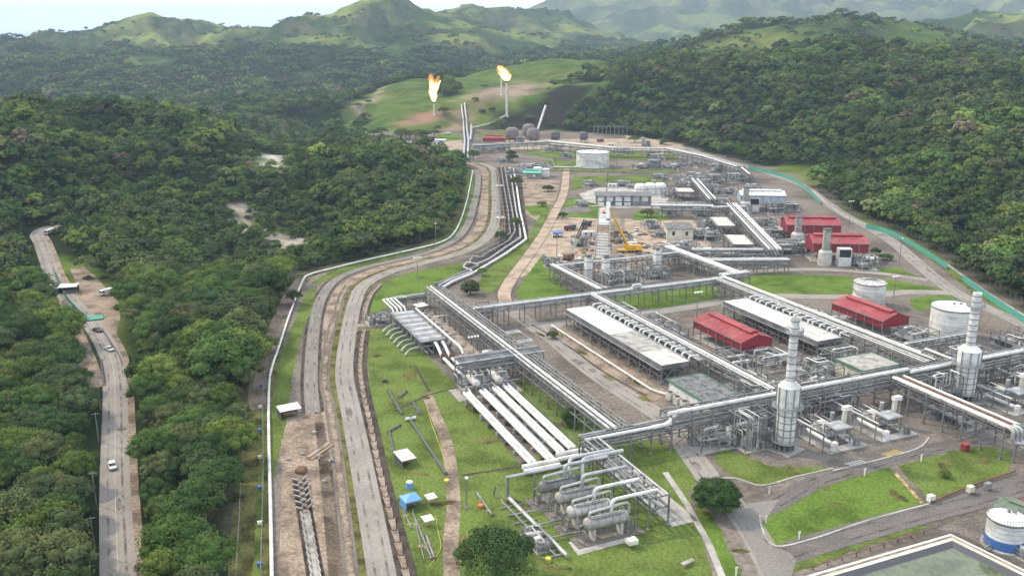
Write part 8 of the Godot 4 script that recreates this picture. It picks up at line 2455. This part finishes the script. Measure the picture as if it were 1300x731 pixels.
func masts() -> void:
	for a in [["floodlight mast between the inner road and the lawn", Vector2(116.9, -375.6), 10.5, 4], ["floodlight mast at the manifold yard corner", Vector2(97.7, -256.8), 13.0, 4], ["floodlight mast behind the near red hall", Vector2(193, -272), 13.0, 4], ["floodlight mast by the fence beside the farther red hall", Vector2(377.2, -390.6), 15.0, 3], ["floodlight mast in front of the domed tank", Vector2(290.4, -271.7), 9.0, 4], ["thin mast beside the fence road below the nearer red hall", Vector2(335.2, -312.5), 13.0, 1], ["dark lamp post on the lawn left of the big tree", Vector2(65.6, -178.1), 7.5, 1], ["floodlight mast at the crane yard hut", Vector2(195.5, -395.8), 10.0, 2], ["lamp post beside the bend above the pipe bend", Vector2(149.6, -446.8), 10.0, 1], ["mast beside the largest white tank", Vector2(389.5, -676.2), 16.0, 1], ["mast left of the largest white tank", Vector2(338, -657.5), 12.0, 1], ["mast at the collector rack", Vector2(109, -251.1), 9.0, 1], ["tall mast at the left end of the far rack", Vector2(263.1, -709.9), 16.0, 1]]:
		lamp_post(a[0], a[1], a[2], a[3])

func lone_trees() -> void:
	lone_tree("shade_tree", "big dark tree at the bottom edge beside the vessels", Vector2(60.4, -148.4), 17.5, 13.5, 801, 2, 80)
	lone_tree("shade_tree", "round dense tree at the road fork", Vector2(117.1, -153.1), 11.6, 11.0, 802, 6, 54, true)
	lone_tree("bush", "round bush beside the left rack and slug pipes", Vector2(108.6, -210), 5.6, 6.6, 803, 2, 26, true)
	lone_tree("bush", "dark bushy tree at the top of the left rack", Vector2(130.6, -346), 8.6, 7.8, 804, 4, 30, true)
	var k := 0
	for a in [["tree over the pipe bundle beside the inner road, upper", Vector2(260.8, -595.7), 11, 10], ["tree over the pipe bundle, middle", Vector2(203, -463.6), 8, 8], ["thin tree beside the pipe bundle, lower", Vector2(181.1, -433.2), 7, 8], ["small tree on the lawn below the bundle bend", Vector2(146.7, -373.2), 5, 4.5], ["bush by the dirt road top corner", Vector2(240.5, -480), 6, 4.4], ["bush right of the office block", Vector2(288.3, -462), 9, 6.5], ["tree by the fork of the inner road", Vector2(323.7, -749.9), 10, 8], ["round tree before the white two part house", Vector2(283.3, -738.6), 14, 13], ["bush on the cleared earth by the forest", Vector2(486, -808.4), 14, 8], ["second bush on the cleared earth", Vector2(503.3, -778.3), 12, 7], ["tree left of the tall flare", Vector2(412.6, -990.2), 22, 16], ["round tree below the left flare", Vector2(365.6, -1052.3), 16, 12], ["small tree right of the left flare", Vector2(341.1, -1001.3), 9, 8], ["bush beside the green roofed pump house", Vector2(311.9, -720.7), 12, 9], ["tree inside the road bend by the forest", Vector2(506.3, -556.3), 12, 10], ["bush at the end of the fence road meadow", Vector2(479, -537.4), 9, 8], ["shrubs on the bare ground beside the dirt track", Vector2(274.7, -571), 9, 5], ["shrub below the bare ground", Vector2(245.9, -520.2), 7, 4], ["bush beside the long cooler corner", Vector2(137, -280.2), 4.5, 3.4], ["yellow green shrub at the manifold yard edge", Vector2(101, -259.2), 5, 2.8], ["shrub right of the nearer red hall", Vector2(340.6, -333), 6, 4.5], ["shrub beside the fence road", Vector2(338.1, -323.3), 7, 3.5], ["bush behind the red fire pipe", Vector2(179.3, -145.4), 3, 2.2], ["tree on the fire break at the corner", Vector2(60, -360.1), 7, 7.5], ["tree beside the fire break", Vector2(40, -303.8), 9, 8]]:
		lone_tree("tree" if a[3] > 4.5 else "bush", a[0], a[1], a[2], a[3], 820 + k, k % 7, 26)
		k += 1
	# belt of trees before the flares
	for j in 14:
		lone_tree("tree", "tree of the belt before the left flare", Vector2(260.8, -946).lerp(Vector2(311.5, -940.9), j / 13.0) + Vector2(rng.randf_range(-10, 10), rng.randf_range(-26, 20)), rng.randf_range(13, 18), rng.randf_range(9, 13), 900 + j, rng.randi() % 7, 18).set_meta("group", "belt of trees before the left flare")
	for j in 9:
		lone_tree("bush", "shrub scattered on the grass hill", [Vector2(298.7, -1199.6), Vector2(317.3, -1217.9), Vector2(408.2, -1033.9), Vector2(408.5, -1055.7), Vector2(452.3, -993.6), Vector2(476, -1004.6), Vector2(468, -966.3), Vector2(464.6, -1167.8), Vector2(419.5, -1029)][j], rng.randf_range(9, 14), rng.randf_range(4, 7), 930 + j, rng.randi() % 7, 16).set_meta("group", "shrubs on the grass hill")
